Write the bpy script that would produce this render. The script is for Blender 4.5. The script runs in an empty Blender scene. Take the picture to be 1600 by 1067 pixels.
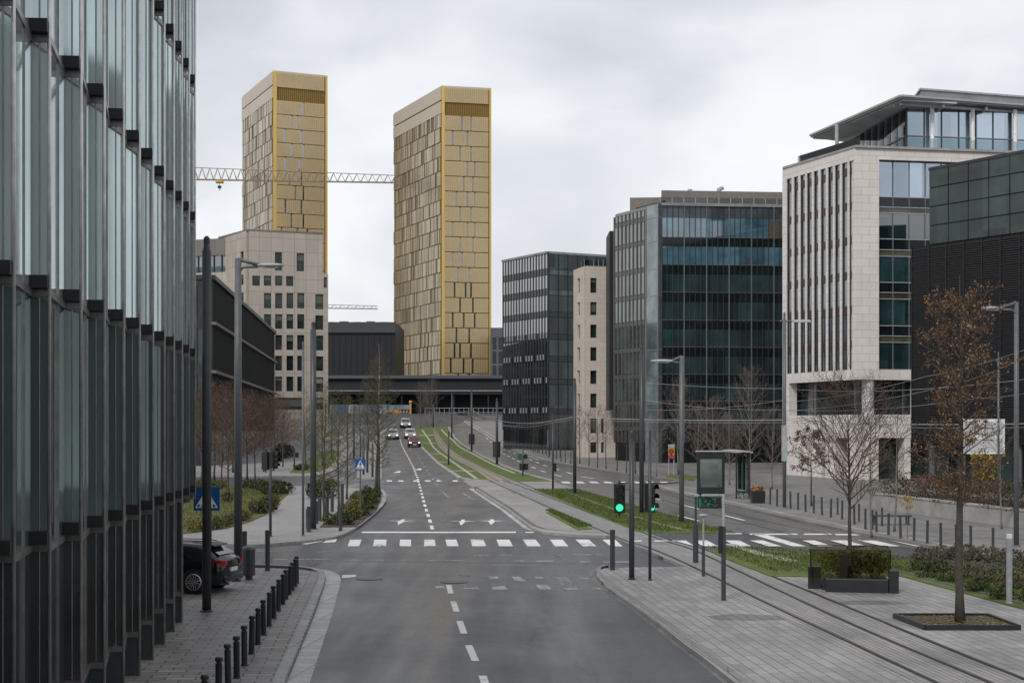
import bpy, bmesh, math, random
from mathutils import Vector, Matrix
from mathutils.geometry import tessellate_polygon

R = math.radians
scene = bpy.context.scene
COL = scene.collection
CX, HZ, F, CAMZ = 800.0, 676.0, 2400.0, 5.6      # lens and eye level of the viewpoint

# ---------------------------------------------------------------- terrain
def zg(Y):
    z = .015 * Y
    if Y > 215:
        d = min(Y, 290) - 215
        z += .0006 * d * d
    if Y > 290:
        d = min(Y, 320) - 290
        z += .09 * d - .0014 * d * d
    if Y > 320:
        z -= .01 * (Y - 320)
    return z

def ray(px, py, Y):
    return Vector(((px - CX) / F * Y, Y, CAMZ - (py - HZ) / F * Y))

def G(px, py, h=0.0):
    """ground point seen at a point of the photograph"""
    lo, hi = 8.0, 345.0
    t = (py - HZ) / F
    f = lambda Y: CAMZ - t * Y - (zg(Y) + h)
    for _ in range(60):
        m = (lo + hi) / 2
        if f(m) > 0: lo = m
        else: hi = m
    Y = (lo + hi) / 2
    return Vector(((px - CX) / F * Y, Y, zg(Y) + h))

def depth(py): return G(800, py).y
def zat(py, Y): return CAMZ - (py - HZ) / F * Y

# ---------------------------------------------------------------- node materials
MATS = {}
def nt(name):
    m = bpy.data.materials.new(name); m.use_nodes = True
    t = m.node_tree
    for n in list(t.nodes): t.nodes.remove(n)
    out = t.nodes.new('ShaderNodeOutputMaterial')
    MATS[name] = m
    return m, t, out

def link(t, a, b): t.links.new(a, b)
def node(t, typ, **kw):
    n = t.nodes.new(typ)
    for k, v in kw.items():
        if k.startswith('i_'): n.inputs[k[2:].replace('_', ' ')].default_value = v
        else: setattr(n, k, v)
    return n

def c4(c): return (c[0], c[1], c[2], 1.0)

def principled(t, out, **kw):
    p = t.nodes.new('ShaderNodeBsdfPrincipled')
    for k, v in kw.items():
        p.inputs[k].default_value = v
    link(t, p.outputs[0], out.inputs[0])
    return p

def wpos(t, scale=(1, 1, 1), rot=0.0):
    g = t.nodes.new('ShaderNodeNewGeometry')
    m = t.nodes.new('ShaderNodeMapping')
    m.inputs['Scale'].default_value = scale
    m.inputs['Rotation'].default_value = (0, 0, rot)
    link(t, g.outputs['Position'], m.inputs['Vector'])
    return m.outputs[0]

def ramp(t, fac, stops):
    r = t.nodes.new('ShaderNodeValToRGB')
    el = r.color_ramp.elements
    while len(el) < len(stops): el.new(.5)
    for e, (p, c) in zip(el, stops):
        e.position = p; e.color = c4(c) if len(c) == 3 else c
    link(t, fac, r.inputs[0])
    return r.outputs[0]

def noise(t, vec, scale, detail=4, rough=.6):
    n = t.nodes.new('ShaderNodeTexNoise')
    n.inputs['Scale'].default_value = scale
    n.inputs['Detail'].default_value = detail
    n.inputs['Roughness'].default_value = rough
    link(t, vec, n.inputs['Vector'])
    return n.outputs['Fac']

def mixc(t, fac, a, b, mode='MIX'):
    m = t.nodes.new('ShaderNodeMix'); m.data_type = 'RGBA'; m.blend_type = mode
    for s, v in ((0, fac), (6, a), (7, b)):
        if hasattr(v, 'is_output'): link(t, v, m.inputs[s])
        else: m.inputs[s].default_value = v if s == 0 else c4(v)
    return m.outputs[2]

def vary(c, k): return tuple(max(0, x * k) for x in c)

def bump(t, h, p, strength=.3, dist=.02):
    b = t.nodes.new('ShaderNodeBump')
    b.inputs['Strength'].default_value = strength
    b.inputs['Distance'].default_value = dist
    link(t, h, b.inputs['Height']); link(t, b.outputs[0], p.inputs['Normal'])

def m_plain(name, c, rough=.6, metal=0.0, var=.18, scale=3.0, bmp=0.0, spec=.5, ior=1.45):
    m, t, out = nt(name)
    p = principled(t, out, Roughness=rough, Metallic=metal)
    p.inputs['Specular IOR Level'].default_value = spec
    p.inputs['IOR'].default_value = ior
    v = wpos(t)
    n = noise(t, v, scale, 5)
    link(t, ramp(t, n, [(.3, vary(c, 1 - var)), (.7, vary(c, 1 + var))]), p.inputs['Base Color'])
    if bmp: bump(t, noise(t, v, scale * 8, 3), p, bmp)
    return m

def wall_uv(t):
    """(along the wall, height) for any upright face"""
    g = t.nodes.new('ShaderNodeNewGeometry')
    cr = t.nodes.new('ShaderNodeVectorMath'); cr.operation = 'CROSS_PRODUCT'
    cr.inputs[0].default_value = (0, 0, 1); link(t, g.outputs['True Normal'], cr.inputs[1])
    d = t.nodes.new('ShaderNodeVectorMath'); d.operation = 'DOT_PRODUCT'
    link(t, cr.outputs[0], d.inputs[0]); link(t, g.outputs['Position'], d.inputs[1])
    s = t.nodes.new('ShaderNodeSeparateXYZ'); link(t, g.outputs['Position'], s.inputs[0])
    c = t.nodes.new('ShaderNodeCombineXYZ')
    link(t, d.outputs['Value'], c.inputs[0]); link(t, s.outputs[2], c.inputs[1])
    return c.outputs[0], g

def m_stone(name, c, bw, bh, joint=.012, joint_c=None, off=.0, rough=.75, var=.08, stain=.12):
    m, t, out = nt(name)
    p = principled(t, out, Roughness=rough)
    uv, g = wall_uv(t)
    b = t.nodes.new('ShaderNodeTexBrick')
    b.offset = off; b.inputs['Scale'].default_value = 1
    b.inputs['Brick Width'].default_value = bw; b.inputs['Row Height'].default_value = bh
    b.inputs['Mortar Size'].default_value = joint
    b.inputs['Color1'].default_value = c4(vary(c, 1 - var)); b.inputs['Color2'].default_value = c4(vary(c, 1 + var))
    b.inputs['Mortar'].default_value = c4(joint_c or vary(c, .5))
    link(t, uv, b.inputs['Vector'])
    mp = t.nodes.new('ShaderNodeMapping'); mp.inputs['Scale'].default_value = (1, 1, .25)
    link(t, g.outputs['Position'], mp.inputs['Vector'])
    n = noise(t, mp.outputs[0], .9, 6)
    st = ramp(t, n, [(.3, (1 - stain,) * 3), (.65, (1, 1, 1))])
    link(t, mixc(t, 1.0, b.outputs['Color'], st, 'MULTIPLY'), p.inputs['Base Color'])
    return m

def m_paving(name, c, bw, bh, rot=0.0, joint=.014, var=.12, rough=(.45, .75), wet=.25, joint_k=.35, off=.5):
    m, t, out = nt(name)
    p = principled(t, out)
    v = wpos(t, rot=rot)
    b = t.nodes.new('ShaderNodeTexBrick')
    b.offset = off; b.inputs['Scale'].default_value = 1
    b.inputs['Brick Width'].default_value = bw; b.inputs['Row Height'].default_value = bh
    b.inputs['Mortar Size'].default_value = joint; b.inputs['Bias'].default_value = 0
    b.inputs['Color1'].default_value = c4(vary(c, 1 - var)); b.inputs['Color2'].default_value = c4(vary(c, 1 + var))
    b.inputs['Mortar'].default_value = c4(vary(c, joint_k))
    link(t, v, b.inputs['Vector'])
    v2 = wpos(t)
    n1 = noise(t, v2, .35, 6); n2 = noise(t, v2, 6, 4)
    st = ramp(t, n1, [(.35, (1 - wet,) * 3), (.62, (1.05, 1.05, 1.05))])
    a = mixc(t, 1.0, b.outputs['Color'], st, 'MULTIPLY')
    a = mixc(t, .5, a, ramp(t, n2, [(.3, (.75,) * 3), (.7, (1.2,) * 3)]), 'MULTIPLY')
    link(t, a, p.inputs['Base Color'])
    rr = ramp(t, n1, [(.38, (rough[0],) * 3), (.6, (rough[1],) * 3)])
    link(t, rr, p.inputs['Roughness'])
    bump(t, b.outputs['Fac'], p, -.25, .01)
    return m

def m_asphalt(name, c=(.044, .044, .047)):
    m, t, out = nt(name)
    p = principled(t, out)
    v = wpos(t)
    vs = wpos(t, (1.0, .10, 1.0), rot=-.085)
    grain = noise(t, v, 28, 3, .8)
    big = noise(t, v, .22, 5)
    streak = noise(t, vs, .62, 7, .55)
    patch = noise(t, v, .09, 3)
    a = ramp(t, grain, [(.25, vary(c, .45)), (.75, vary(c, 1.6))])
    a = mixc(t, 1.0, a, ramp(t, big, [(.3, (.86,) * 3), (.7, (1.12,) * 3)]), 'MULTIPLY')
    a = mixc(t, 1.0, a, ramp(t, streak, [(.35, (1.0,) * 3), (.65, (.95,) * 3)]), 'MULTIPLY')
    mott = noise(t, wpos(t, (1, .45, 1), rot=-.085), 4.5, 7, .8)
    a = mixc(t, 1.0, a, ramp(t, mott, [(.3, (.72,) * 3), (.7, (1.28,) * 3)]), 'MULTIPLY')
    # hairline cracks and sealed joints
    vo = t.nodes.new('ShaderNodeTexVoronoi'); vo.feature = 'DISTANCE_TO_EDGE'
    vo.inputs['Scale'].default_value = .16
    nd = t.nodes.new('ShaderNodeTexNoise'); nd.inputs['Scale'].default_value = 1.2
    link(t, v, nd.inputs['Vector'])
    ad = t.nodes.new('ShaderNodeVectorMath'); ad.operation = 'ADD'
    link(t, v, ad.inputs[0]); link(t, nd.outputs['Color'], ad.inputs[1])
    link(t, ad.outputs[0], vo.inputs['Vector'])
    a = mixc(t, 1.0, a, ramp(t, vo.outputs['Distance'], [(.0, (.40,) * 3), (.012, (1, 1, 1))]), 'MULTIPLY')
    link(t, a, p.inputs['Base Color'])
    ro = t.nodes.new('ShaderNodeMath'); ro.operation = 'ADD'
    link(t, ramp(t, streak, [(.34, (.46,) * 3), (.52, (.33,) * 3), (.70, (.18,) * 3)]), ro.inputs[0])
    link(t, ramp(t, big, [(.3, (.14,) * 3), (.7, (.0,) * 3)]), ro.inputs[1])
    link(t, ro.outputs[0], p.inputs['Roughness'])
    bump(t, grain, p, .35, .006)
    return m

def m_paint(name, c=(.62, .62, .60), worn=.5):
    """road paint worn through to the asphalt"""
    m, t, out = nt(name)
    p = principled(t, out, Roughness=.55)
    v = wpos(t)
    n = noise(t, v, 5, 6, .7)
    n2 = noise(t, v, .8, 3)
    s = t.nodes.new('ShaderNodeMath'); s.operation = 'ADD'
    link(t, n, s.inputs[0]); link(t, n2, s.inputs[1])
    h = t.nodes.new('ShaderNodeMath'); h.operation = 'MULTIPLY'; h.inputs[1].default_value = .5
    link(t, s.outputs[0], h.inputs[0])
    th = .28 + worn * .3
    link(t, ramp(t, h.outputs[0], [(th - .04, (.085, .085, .088)), (th + .05, c)]), p.inputs['Base Color'])
    return m

def m_glass(name, c, rough=.03, ior=1.9, var=.35, cell=(1.5, 2.8), tintspec=None, metal=0.0, wob=.0):
    """coated office glazing: dark room behind, sky and street mirrored"""
    m, t, out = nt(name)
    p = principled(t, out, Roughness=rough, IOR=ior, Metallic=metal)
    uv, g = wall_uv(t)
    b = t.nodes.new('ShaderNodeTexBrick'); b.offset = 0
    b.inputs['Scale'].default_value = 1
    b.inputs['Brick Width'].default_value = cell[0]; b.inputs['Row Height'].default_value = cell[1]
    b.inputs['Mortar Size'].default_value = 0
    b.inputs['Color1'].default_value = c4(vary(c, 1 - var)); b.inputs['Color2'].default_value = c4(vary(c, 1 + var))
    link(t, uv, b.inputs['Vector'])
    n = noise(t, uv, .45, 4)
    a = mixc(t, 1.0, b.outputs['Color'], ramp(t, n, [(.35, (.6,) * 3), (.65, (1.4,) * 3)] if metal < .3 else [(.3, (.94,) * 3), (.7, (1.05,) * 3)]), 'MULTIPLY')
    link(t, a, p.inputs['Base Color'])
    if tintspec: p.inputs['Specular Tint'].default_value = c4(tintspec)
    if wob:
        bump(t, noise(t, uv, .5, 2), p, wob, .05)
    return m

def m_emit(name, c, s):
    m, t, out = nt(name)
    e = t.nodes.new('ShaderNodeEmission'); e.inputs[0].default_value = c4(c); e.inputs[1].default_value = s
    link(t, e.outputs[0], out.inputs[0]); return m

def m_clear(name, tint=(.85, .9, .9), gloss=.12, rough=.02):
    m, t, out = nt(name)
    a = t.nodes.new('ShaderNodeBsdfTransparent'); a.inputs[0].default_value = c4(tint)
    b = t.nodes.new('ShaderNodeBsdfGlossy'); b.inputs['Roughness'].default_value = rough
    fr = t.nodes.new('ShaderNodeLayerWeight'); fr.inputs[0].default_value = gloss
    mx = t.nodes.new('ShaderNodeMixShader')
    link(t, fr.outputs['Fresnel'], mx.inputs[0]); link(t, a.outputs[0], mx.inputs[1]); link(t, b.outputs[0], mx.inputs[2])
    link(t, mx.outputs[0], out.inputs[0]); return m

def m_leaf(name, cols, rough=.6):
    m, t, out = nt(name)
    p = principled(t, out, Roughness=rough)
    p.inputs['Specular IOR Level'].default_value = .25
    v = wpos(t)
    n = noise(t, v, 9, 2)
    n2 = noise(t, v, 1.1, 2)
    a = t.nodes.new('ShaderNodeMath'); a.operation = 'MULTIPLY_ADD'
    a.inputs[1].default_value = .55; link(t, n, a.inputs[0])
    b = t.nodes.new('ShaderNodeMath'); b.operation = 'MULTIPLY'; b.inputs[1].default_value = .45
    link(t, n2, b.inputs[0]); link(t, b.outputs[0], a.inputs[2])
    k = len(cols)
    link(t, ramp(t, a.outputs[0], [(.34 + .32 * i / (k - 1), c) for i, c in enumerate(cols)]), p.inputs['Base Color'])
    return m

# ---------------------------------------------------------------- mesh building
class MB:
    def __init__(s): s.v = []; s.f = []; s.m = []; s.mi = 0
    def face(s, pts):
        b = len(s.v); s.v += [Vector(p) for p in pts]; s.f.append(tuple(range(b, b + len(pts)))); s.m.append(s.mi)
    def add(s, vs, fs):
        b = len(s.v); s.v += [Vector(p) for p in vs]
        s.f += [tuple(b + i for i in f) for f in fs]; s.m += [s.mi] * len(fs)
    def hexa(s, p):      # 4 bottom, 4 top, counter-clockwise seen from above
        s.add(p, [(3, 2, 1, 0), (4, 5, 6, 7), (0, 1, 5, 4), (1, 2, 6, 5), (2, 3, 7, 6), (3, 0, 4, 7)])
    def box(s, x0, x1, y0, y1, z0, z1):
        s.hexa([(x0, y0, z0), (x1, y0, z0), (x1, y1, z0), (x0, y1, z0), (x0, y0, z1), (x1, y0, z1), (x1, y1, z1), (x0, y1, z1)])
    def prism(s, poly, z0, z1):
        n = len(poly)
        a = sum(poly[i][0] * poly[(i + 1) % n][1] - poly[(i + 1) % n][0] * poly[i][1] for i in range(n))
        if a < 0: poly = poly[::-1]
        f0 = (lambda p: z0(p[1])) if callable(z0) else (lambda p: z0)
        f1 = (lambda p: z1(p[1])) if callable(z1) else (lambda p: z1)
        vs = [(p[0], p[1], f0(p)) for p in poly] + [(p[0], p[1], f1(p)) for p in poly]
        fs = [tuple(range(n - 1, -1, -1)), tuple(range(n, 2 * n))]
        fs += [(i, (i + 1) % n, n + (i + 1) % n, n + i) for i in range(n)]
        s.add(vs, fs)
    def tube(s, pts, r, n=8, cap=True, r1=None):
        pts = [Vector(p) for p in pts]; k = len(pts)
        rs = r if isinstance(r, (list, tuple)) else [r + ((r1 if r1 is not None else r) - r) * i / max(1, k - 1) for i in range(k)]
        vs = []; ref = None
        for i, p in enumerate(pts):
            d = (pts[min(i + 1, k - 1)] - pts[max(i - 1, 0)]).normalized()
            if ref is None: ref = Vector((1, 0, 0)) if abs(d.x) < .9 else Vector((0, 1, 0))
            u = (ref - d * ref.dot(d)).normalized(); w = d.cross(u); ref = u
            for j in range(n):
                a = 2 * math.pi * j / n
                vs.append(p + (u * math.cos(a) + w * math.sin(a)) * rs[i])
        fs = [(i * n + j, i * n + (j + 1) % n, (i + 1) * n + (j + 1) % n, (i + 1) * n + j) for i in range(k - 1) for j in range(n)]
        if cap: fs += [tuple(range(n - 1, -1, -1)), tuple((k - 1) * n + j for j in range(n))]
        s.add(vs, fs)
    def lathe(s, prof, o=(0, 0, 0), n=12):   # prof: (r, z)
        vs = []; o = Vector(o)
        for r, z in prof:
            for j in range(n):
                a = 2 * math.pi * j / n; vs.append(o + Vector((r * math.cos(a), r * math.sin(a), z)))
        k = len(prof)
        fs = [(i * n + j, i * n + (j + 1) % n, (i + 1) * n + (j + 1) % n, (i + 1) * n + j) for i in range(k - 1) for j in range(n)]
        fs += [tuple(range(n - 1, -1, -1)), tuple((k - 1) * n + j for j in range(n))]
        s.add(vs, fs)
    def ellipsoid(s, c, rx, ry, rz, n=10, k=7):
        vs = []; c = Vector(c)
        for i in range(1, k):
            t = math.pi * i / k
            for j in range(n):
                a = 2 * math.pi * j / n
                vs.append(c + Vector((rx * math.sin(t) * math.cos(a), ry * math.sin(t) * math.sin(a), rz * math.cos(t))))
        vs += [c + Vector((0, 0, rz)), c - Vector((0, 0, rz))]
        T, B = len(vs) - 2, len(vs) - 1
        fs = [(i * n + j, (i + 1) * n + j, (i + 1) * n + (j + 1) % n, i * n + (j + 1) % n) for i in range(k - 2) for j in range(n)]
        fs += [(T, j, (j + 1) % n) for j in range(n)] + [(B, (k - 2) * n + (j + 1) % n, (k - 2) * n + j) for j in range(n)]
        s.add(vs, fs)
    def build(s, name, mat, parent=None, smooth=False, bevel=0):
        me = bpy.data.meshes.new(name)
        off = Vector()
        q = parent
        while q is not None:
            off += q.location; q = q.parent
        me.from_pydata([v - off for v in s.v], [], s.f)
        mats = mat if isinstance(mat, (list, tuple)) else [mat]
        for m_ in mats: me.materials.append(m_)
        if len(mats) > 1: me.polygons.foreach_set('material_index', s.m)
        if smooth: me.polygons.foreach_set('use_smooth', [True] * len(me.polygons))
        me.update()
        o = bpy.data.objects.new(name, me); COL.objects.link(o)
        if parent is not None: o.parent = parent
        if bevel:
            b = o.modifiers.new('edge', 'BEVEL'); b.width = bevel; b.segments = 2; b.limit_method = 'ANGLE'
        return o

def thing(name, label, cat, loc=(0, 0, 0), group=None):
    o = bpy.data.objects.new(name, None); COL.objects.link(o)
    o.empty_display_size = .3
    o.location = loc; o['label'] = label; o['category'] = cat
    if group: o['group'] = group
    return o

def tag(o, label, cat, group=None):
    o['label'] = label; o['category'] = cat
    if group: o['group'] = group
    return o

def copy_tree(o, parent=None):
    c = o.copy(); COL.objects.link(c)
    if parent is not None: c.parent = parent
    for ch in list(o.children): copy_tree(ch, c)
    return c

USED = {}
def place(proto, loc, rz=0.0, label=None, scale=1.0, group=None, cat=None):
    """the first call moves the prototype itself, later ones copy it with all its parts"""
    key = id(proto) if not isinstance(proto, bpy.types.Object) else proto.name
    if key not in USED: USED[key] = True; o = proto
    else: o = copy_tree(proto)
    o.location = loc; o.rotation_euler = (0, 0, rz)
    o.scale = (scale,) * 3 if not isinstance(scale, (tuple, list)) else scale
    if label: o['label'] = label
    if group: o['group'] = group
    if cat: o['category'] = cat
    return o

def structure(o): o['kind'] = 'structure'; return o
def stuff(o): o['kind'] = 'stuff'; return o
ORD = ['first', 'second', 'third', 'fourth', 'fifth', 'sixth', 'seventh', 'eighth', 'ninth', 'tenth', 'eleventh', 'twelfth', 'thirteenth',
       'fourteenth', 'fifteenth', 'sixteenth', 'seventeenth', 'eighteenth', 'nineteenth', 'twentieth', 'twenty-first', 'twenty-second']

class Facade:
    """an upright wall from A to B (as met from the street, A on its lefthand end)"""
    def __init__(s, A, B):
        s.A = Vector((A[0], A[1])); s.B = Vector((B[0], B[1])); s.u = (s.B - s.A).normalized(); s.L = (s.B - s.A).length
        s.n = Vector((s.u.y, -s.u.x))      # towards the street
    def U(s, px):
        d = Vector(((px - CX) / F, 1.0))
        den = s.u.x * d.y - s.u.y * d.x
        return -(s.A.x * d.y - s.A.y * d.x) / den
    def P(s, u, d=0.0): return s.A + s.u * u + s.n * d
    def Z(s, px, py): return zat(py, s.P(s.U(px)).y)
    def pt(s, u, z, d=0.0):
        p = s.P(u, d); return Vector((p.x, p.y, z))
    def box(s, mb, u0, u1, z0, z1, d0=0.0, d1=.1):
        p = lambda u, d, z: s.pt(u, z, d)
        mb.hexa([p(u0, d1, z0), p(u1, d1, z0), p(u1, d0, z0), p(u0, d0, z0), p(u0, d1, z1), p(u1, d1, z1), p(u1, d0, z1), p(u0, d0, z1)])
    def grid(s, mb, us, zs, z0, z1, w=.05, d0=0.0, d1=.06):
        for u in us: s.box(mb, u - w / 2, u + w / 2, z0, z1, d0, d1)
    def rails(s, mb, zs, u0, u1, h=.06, d0=0.0, d1=.05):
        for z in zs: s.box(mb, u0, u1, z - h / 2, z + h / 2, d0, d1)

def sheet(pts, h, name, mat, skirt=.0, px=True, parent=None, side=None):
    """a piece of ground draped over the terrain; pts are points of the photograph"""
    hh = h if callable(h) else (lambda Y: h)
    P = []
    for p in pts:
        if px:
            g = G(p[0], p[1], 0.0); g = G(p[0], p[1], hh(g.y)); P.append(Vector((g.x, g.y, 0)))
        else: P.append(Vector((p[0], p[1], 0)))
    n = len(P)
    bm = bmesh.new()
    vs = [bm.verts.new(p) for p in P]
    for tri in tessellate_polygon([P]):
        try: bm.faces.new([vs[i] for i in tri])
        except ValueError: pass
    y0, y1 = min(p.y for p in P), max(p.y for p in P)
    cuts = [y for y in range(216, 340, 6)] + [500, 900] + [52, 54, 56, 58, 60, 62, 64, 66, 68, 70]
    for y in cuts:
        if y0 < y < y1:
            bmesh.ops.bisect_plane(bm, geom=bm.verts[:] + bm.edges[:] + bm.faces[:], plane_co=(0, y, 0), plane_no=(0, 1, 0))
    bmesh.ops.remove_doubles(bm, verts=bm.verts[:], dist=.0005)
    for v in bm.verts: v.co.z = zg(v.co.y) + hh(v.co.y)
    for f in bm.faces:
        f.normal_update()
        if f.normal.z < 0: f.normal_flip()
    if skirt:
        ed = [e for e in bm.edges if len(e.link_faces) == 1]
        r = bmesh.ops.extrude_edge_only(bm, edges=ed)
        for v in [g for g in r['geom'] if isinstance(g, bmesh.types.BMVert)]: v.co.z -= skirt
        bmesh.ops.recalc_face_normals(bm, faces=bm.faces[:])
    me = bpy.data.meshes.new(name); bm.to_mesh(me); bm.free()
    me.materials.append(mat)
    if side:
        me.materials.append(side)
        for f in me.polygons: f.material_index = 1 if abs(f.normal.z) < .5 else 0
    o = bpy.data.objects.new(name, me); COL.objects.link(o)
    if parent: o.parent = parent
    return o

def inset(line, w):
    """the polyline (world xy) moved sideways by w (to its left-hand side if positive)"""
    out = []
    for i, p in enumerate(line):
        a = line[max(0, i - 1)]; b = line[min(len(line) - 1, i + 1)]
        d = (Vector(b) - Vector(a)).to_2d().normalized()
        out.append(Vector((p[0] - d.y * w, p[1] + d.x * w)))
    return out

def strip(pxline, w0, w1, h, name, mat, skirt=0.0, side=None):
    L = [G(*p).to_2d() for p in pxline]
    a = inset(L, w0); b = inset(L, w1)
    return sheet([(p.x, p.y) for p in a] + [(p.x, p.y) for p in reversed(b)], h, name, mat, skirt, px=False, side=side)
# ---------------------------------------------------------------- the palette
asphalt = m_asphalt('asphalt')
asphalt2 = m_asphalt('old_asphalt', (.105, .099, .092))
pave_near = m_paving('paving_slabs', (.24, .23, .22), .62, .31, rot=R(-4.4), wet=.38, joint_k=.2, joint=.018, var=.2)
pave_plank = m_paving('plank_paving', (.27, .263, .258), 1.1, .28, rot=R(84.5), wet=.3, var=.15, joint_k=.32, joint=.013)
pave_track = m_paving('track_paving', (.25, .242, .235), 2.4, .14, rot=R(84.5), wet=.25, var=.14, joint_k=.3, joint=.012)
pave_far = m_paving('far_paving', (.25, .243, .235), .8, .4, rot=R(10), wet=.2, var=.07, joint_k=.6)
pale_slab = m_paving('pale_slab', (.27, .26, .245), 3.2, 2.2, rot=R(8), wet=.3, var=.1, joint_k=.5)
tan_slab = m_paving('tan_slab', (.24, .205, .165), 4.0, 1.4, rot=R(90 + 14), wet=.15, var=.06, joint_k=.7)
kerb_m = m_paving('granite_kerb', (.30, .295, .29), 1.0, 5.0, rot=R(98), wet=.25, var=.12)
gutter_m = m_paving('gutter_stone', (.42, .42, .415), .5, .9, rot=R(98), wet=.25, var=.14, joint_k=.45)
paint = m_paint('road_paint', (.66, .66, .64), .42)
paint_old = m_paint('faded_road_paint', (.34, .34, .33), .66)
grass_m = m_leaf('lawn', [(.042, .062, .013), (.070, .105, .020), (.10, .13, .030), (.14, .13, .040)], .8)
grass_dry = m_leaf('autumn_lawn', [(.035, .055, .014), (.06, .08, .020), (.10, .09, .024), (.15, .085, .028)], .8)
soil = m_plain('soil', (.055, .042, .032), .9, var=.4, scale=8, bmp=.6)
rail_m = m_plain('rail_steel', (.10, .092, .085), .32, .7, scale=2)
slot_m = m_plain('rail_slot', (.012, .012, .012), .8)
black_p = m_plain('black_paint', (.016, .018, .021), .38, scale=6)
slate_p = m_plain('slate_paint', (.040, .046, .052), .42, scale=4)
grey_p = m_plain('grey_paint', (.10, .108, .115), .42, scale=4)
light_p = m_plain('light_grey_paint', (.32, .34, .35), .45, scale=4)
white_p = m_plain('white_paint', (.72, .72, .71), .5, scale=4)
steel = m_plain('brushed_steel', (.58, .56, .53), .30, .8, var=.25, scale=2.5)
dark_steel = m_plain('dark_steel', (.22, .215, .21), .34, .8, var=.25, scale=2.5)
black_box = m_plain('black_metal', (.013, .014, .015), .5, scale=8)
blue_sign = m_plain('blue_sign', (.008, .085, .27), .4, var=.08)
yellow_p = m_plain('yellow_paint', (.50, .30, .04), .5)
magenta_p = m_plain('crimson_paint', (.42, .03, .10), .5)
rubber = m_plain('rubber', (.012, .012, .012), .8)
# buildings
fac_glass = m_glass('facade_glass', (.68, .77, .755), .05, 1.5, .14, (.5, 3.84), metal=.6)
fac_dark_refl = m_glass('street_level_glass', (.27, .33, .325), .03, 1.5, .22, (.5, 3.84), metal=.7)  # lower storey: dark street reflection painted into the glass colour
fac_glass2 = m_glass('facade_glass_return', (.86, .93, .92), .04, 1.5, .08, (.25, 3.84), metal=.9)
fac_dark = m_glass('facade_base_panel', (.030, .038, .040), .10, 2.0, .2, (2, 3))
teal_glass = m_glass('teal_glass', (.012, .030, .034), .03, 2.6, .6, (1.42, 2.82), wob=.02)
sky_refl_glass = m_glass('blue_office_glass', (.055, .13, .18), .03, 2.6, .3, (1.42, 2.82), wob=.02)  # top storeys: blue sky reflection put into the glass colour
teal_frit = m_glass('fritted_glass', (.050, .060, .070), .12, 1.6, .2, (1.42, 2.82))
spandrel = m_glass('spandrel_glass', (.008, .012, .014), .10, 1.5, .2, (1.42, 2.82))
grey_glass = m_glass('grey_glass', (.045, .060, .064), .05, 2.8, .6, (1.1, 2.8), wob=.02)
b2_glass = m_glass('reflective_glass', (.018, .024, .027), .03, 4.2, .5, (1.3, 3.1), wob=.03)
b2_side = m_glass('green_black_glass', (.012, .026, .028), .04, 1.55, .7, (1.3, 3.1))
pale_glass = m_glass('pale_corner_glass', (.13, .165, .175), .08, 1.9, .2, (2, 2.82))
win_glass = m_glass('window_glass', (.018, .028, .027), .03, 1.5, .5, (1.2, 2.4))
blind_m = m_plain('roller_blind', (.085, .10, .085), .35, var=.12)
blind_l = m_plain('pale_blind', (.20, .20, .18), .4, var=.12)
win_blue = m_glass('blue_window_glass', (.04, .065, .08), .03, 3.2, .4, (1.2, 2.4))
louv_glass = m_glass('black_green_glass', (.019, .032, .030), .08, 1.5, .4, (1.9, 2.1), wob=.03)
pent_glass = m_glass('penthouse_glass', (.40, .47, .54), .05, 1.5, .25, (1.2, 4), metal=.9)
mull_light = m_plain('light_mullion', (.15, .165, .17), .45, .4)
mull_dark = m_plain('dark_mullion', (.035, .040, .043), .45, .3)
w_stone = m_stone('pale_stone', (.64, .60, .575), 1.25, .62, .016, (.40, .36, .34), .5, var=.05, stain=.1)
c_stone = m_stone('cream_stone', (.52, .465, .415), 1.2, .55, .014, (.40, .35, .31), .5, var=.05, stain=.1)
s_stone = m_stone('sand_stone', (.40, .355, .31), 1.95, 2.2, .04, (.24, .21, .18), .0, var=.05, stain=.14)
s_band = m_stone('grey_cladding', (.165, .155, .15), .4, 5, .03, (.13, .12, .115), .0, var=.06)
brown_clad = m_plain('brown_cladding', (.16, .14, .125), .6)
black_clad = m_plain('black_cladding', (.008, .009, .011), .5, scale=1.2)
dark_clad = m_plain('charcoal_cladding', (.017, .018, .019), .5, scale=1.2)
far_dark = m_plain('far_dark_wall', (.010, .012, .016), .55, scale=.1)
far_grey = m_plain('far_grey_wall', (.075, .085, .098), .5, scale=.1)
concrete = m_plain('concrete', (.30, .29, .275), .8, var=.2, scale=1.2, bmp=.3)
roof_m = m_plain('roof_metal', (.26, .265, .27), .42, .5, scale=.6)
soffit = m_plain('roof_soffit', (.50, .51, .52), .5, .3, scale=.6)
gold_flat = m_plain('gold_cladding', (.66, .545, .35), .42, .6, var=.07, scale=.06)
gold_rib = m_plain('gold_rib', (.51, .405, .235), .42, .6, var=.1, scale=.06)
gold_edge = m_plain('yellow_gold_edge', (.66, .46, .13), .40, .5, var=.05, scale=.05)
gold_dark = m_plain('gold_recess', (.16, .105, .03), .5, .5, var=.15, scale=.1)
bronze = m_plain('bronze_panel', (.42, .345, .24), .24, .85, var=.12, scale=.06)
bronze_lt = m_plain('bright_bronze_panel', (.53, .455, .33), .26, .85, var=.1, scale=.06)
bronze_dk = m_plain('bronze_gap', (.19, .15, .10), .5, .4, var=.1, scale=.06)
grey_top = m_plain('warm_grey_cladding', (.52, .45, .36), .42, .6, var=.05, scale=.05)
crane_m = m_plain('crane_paint', (.26, .20, .14), .6)
crane_w = m_plain('pale_crane_paint', (.42, .44, .46), .6)
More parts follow.
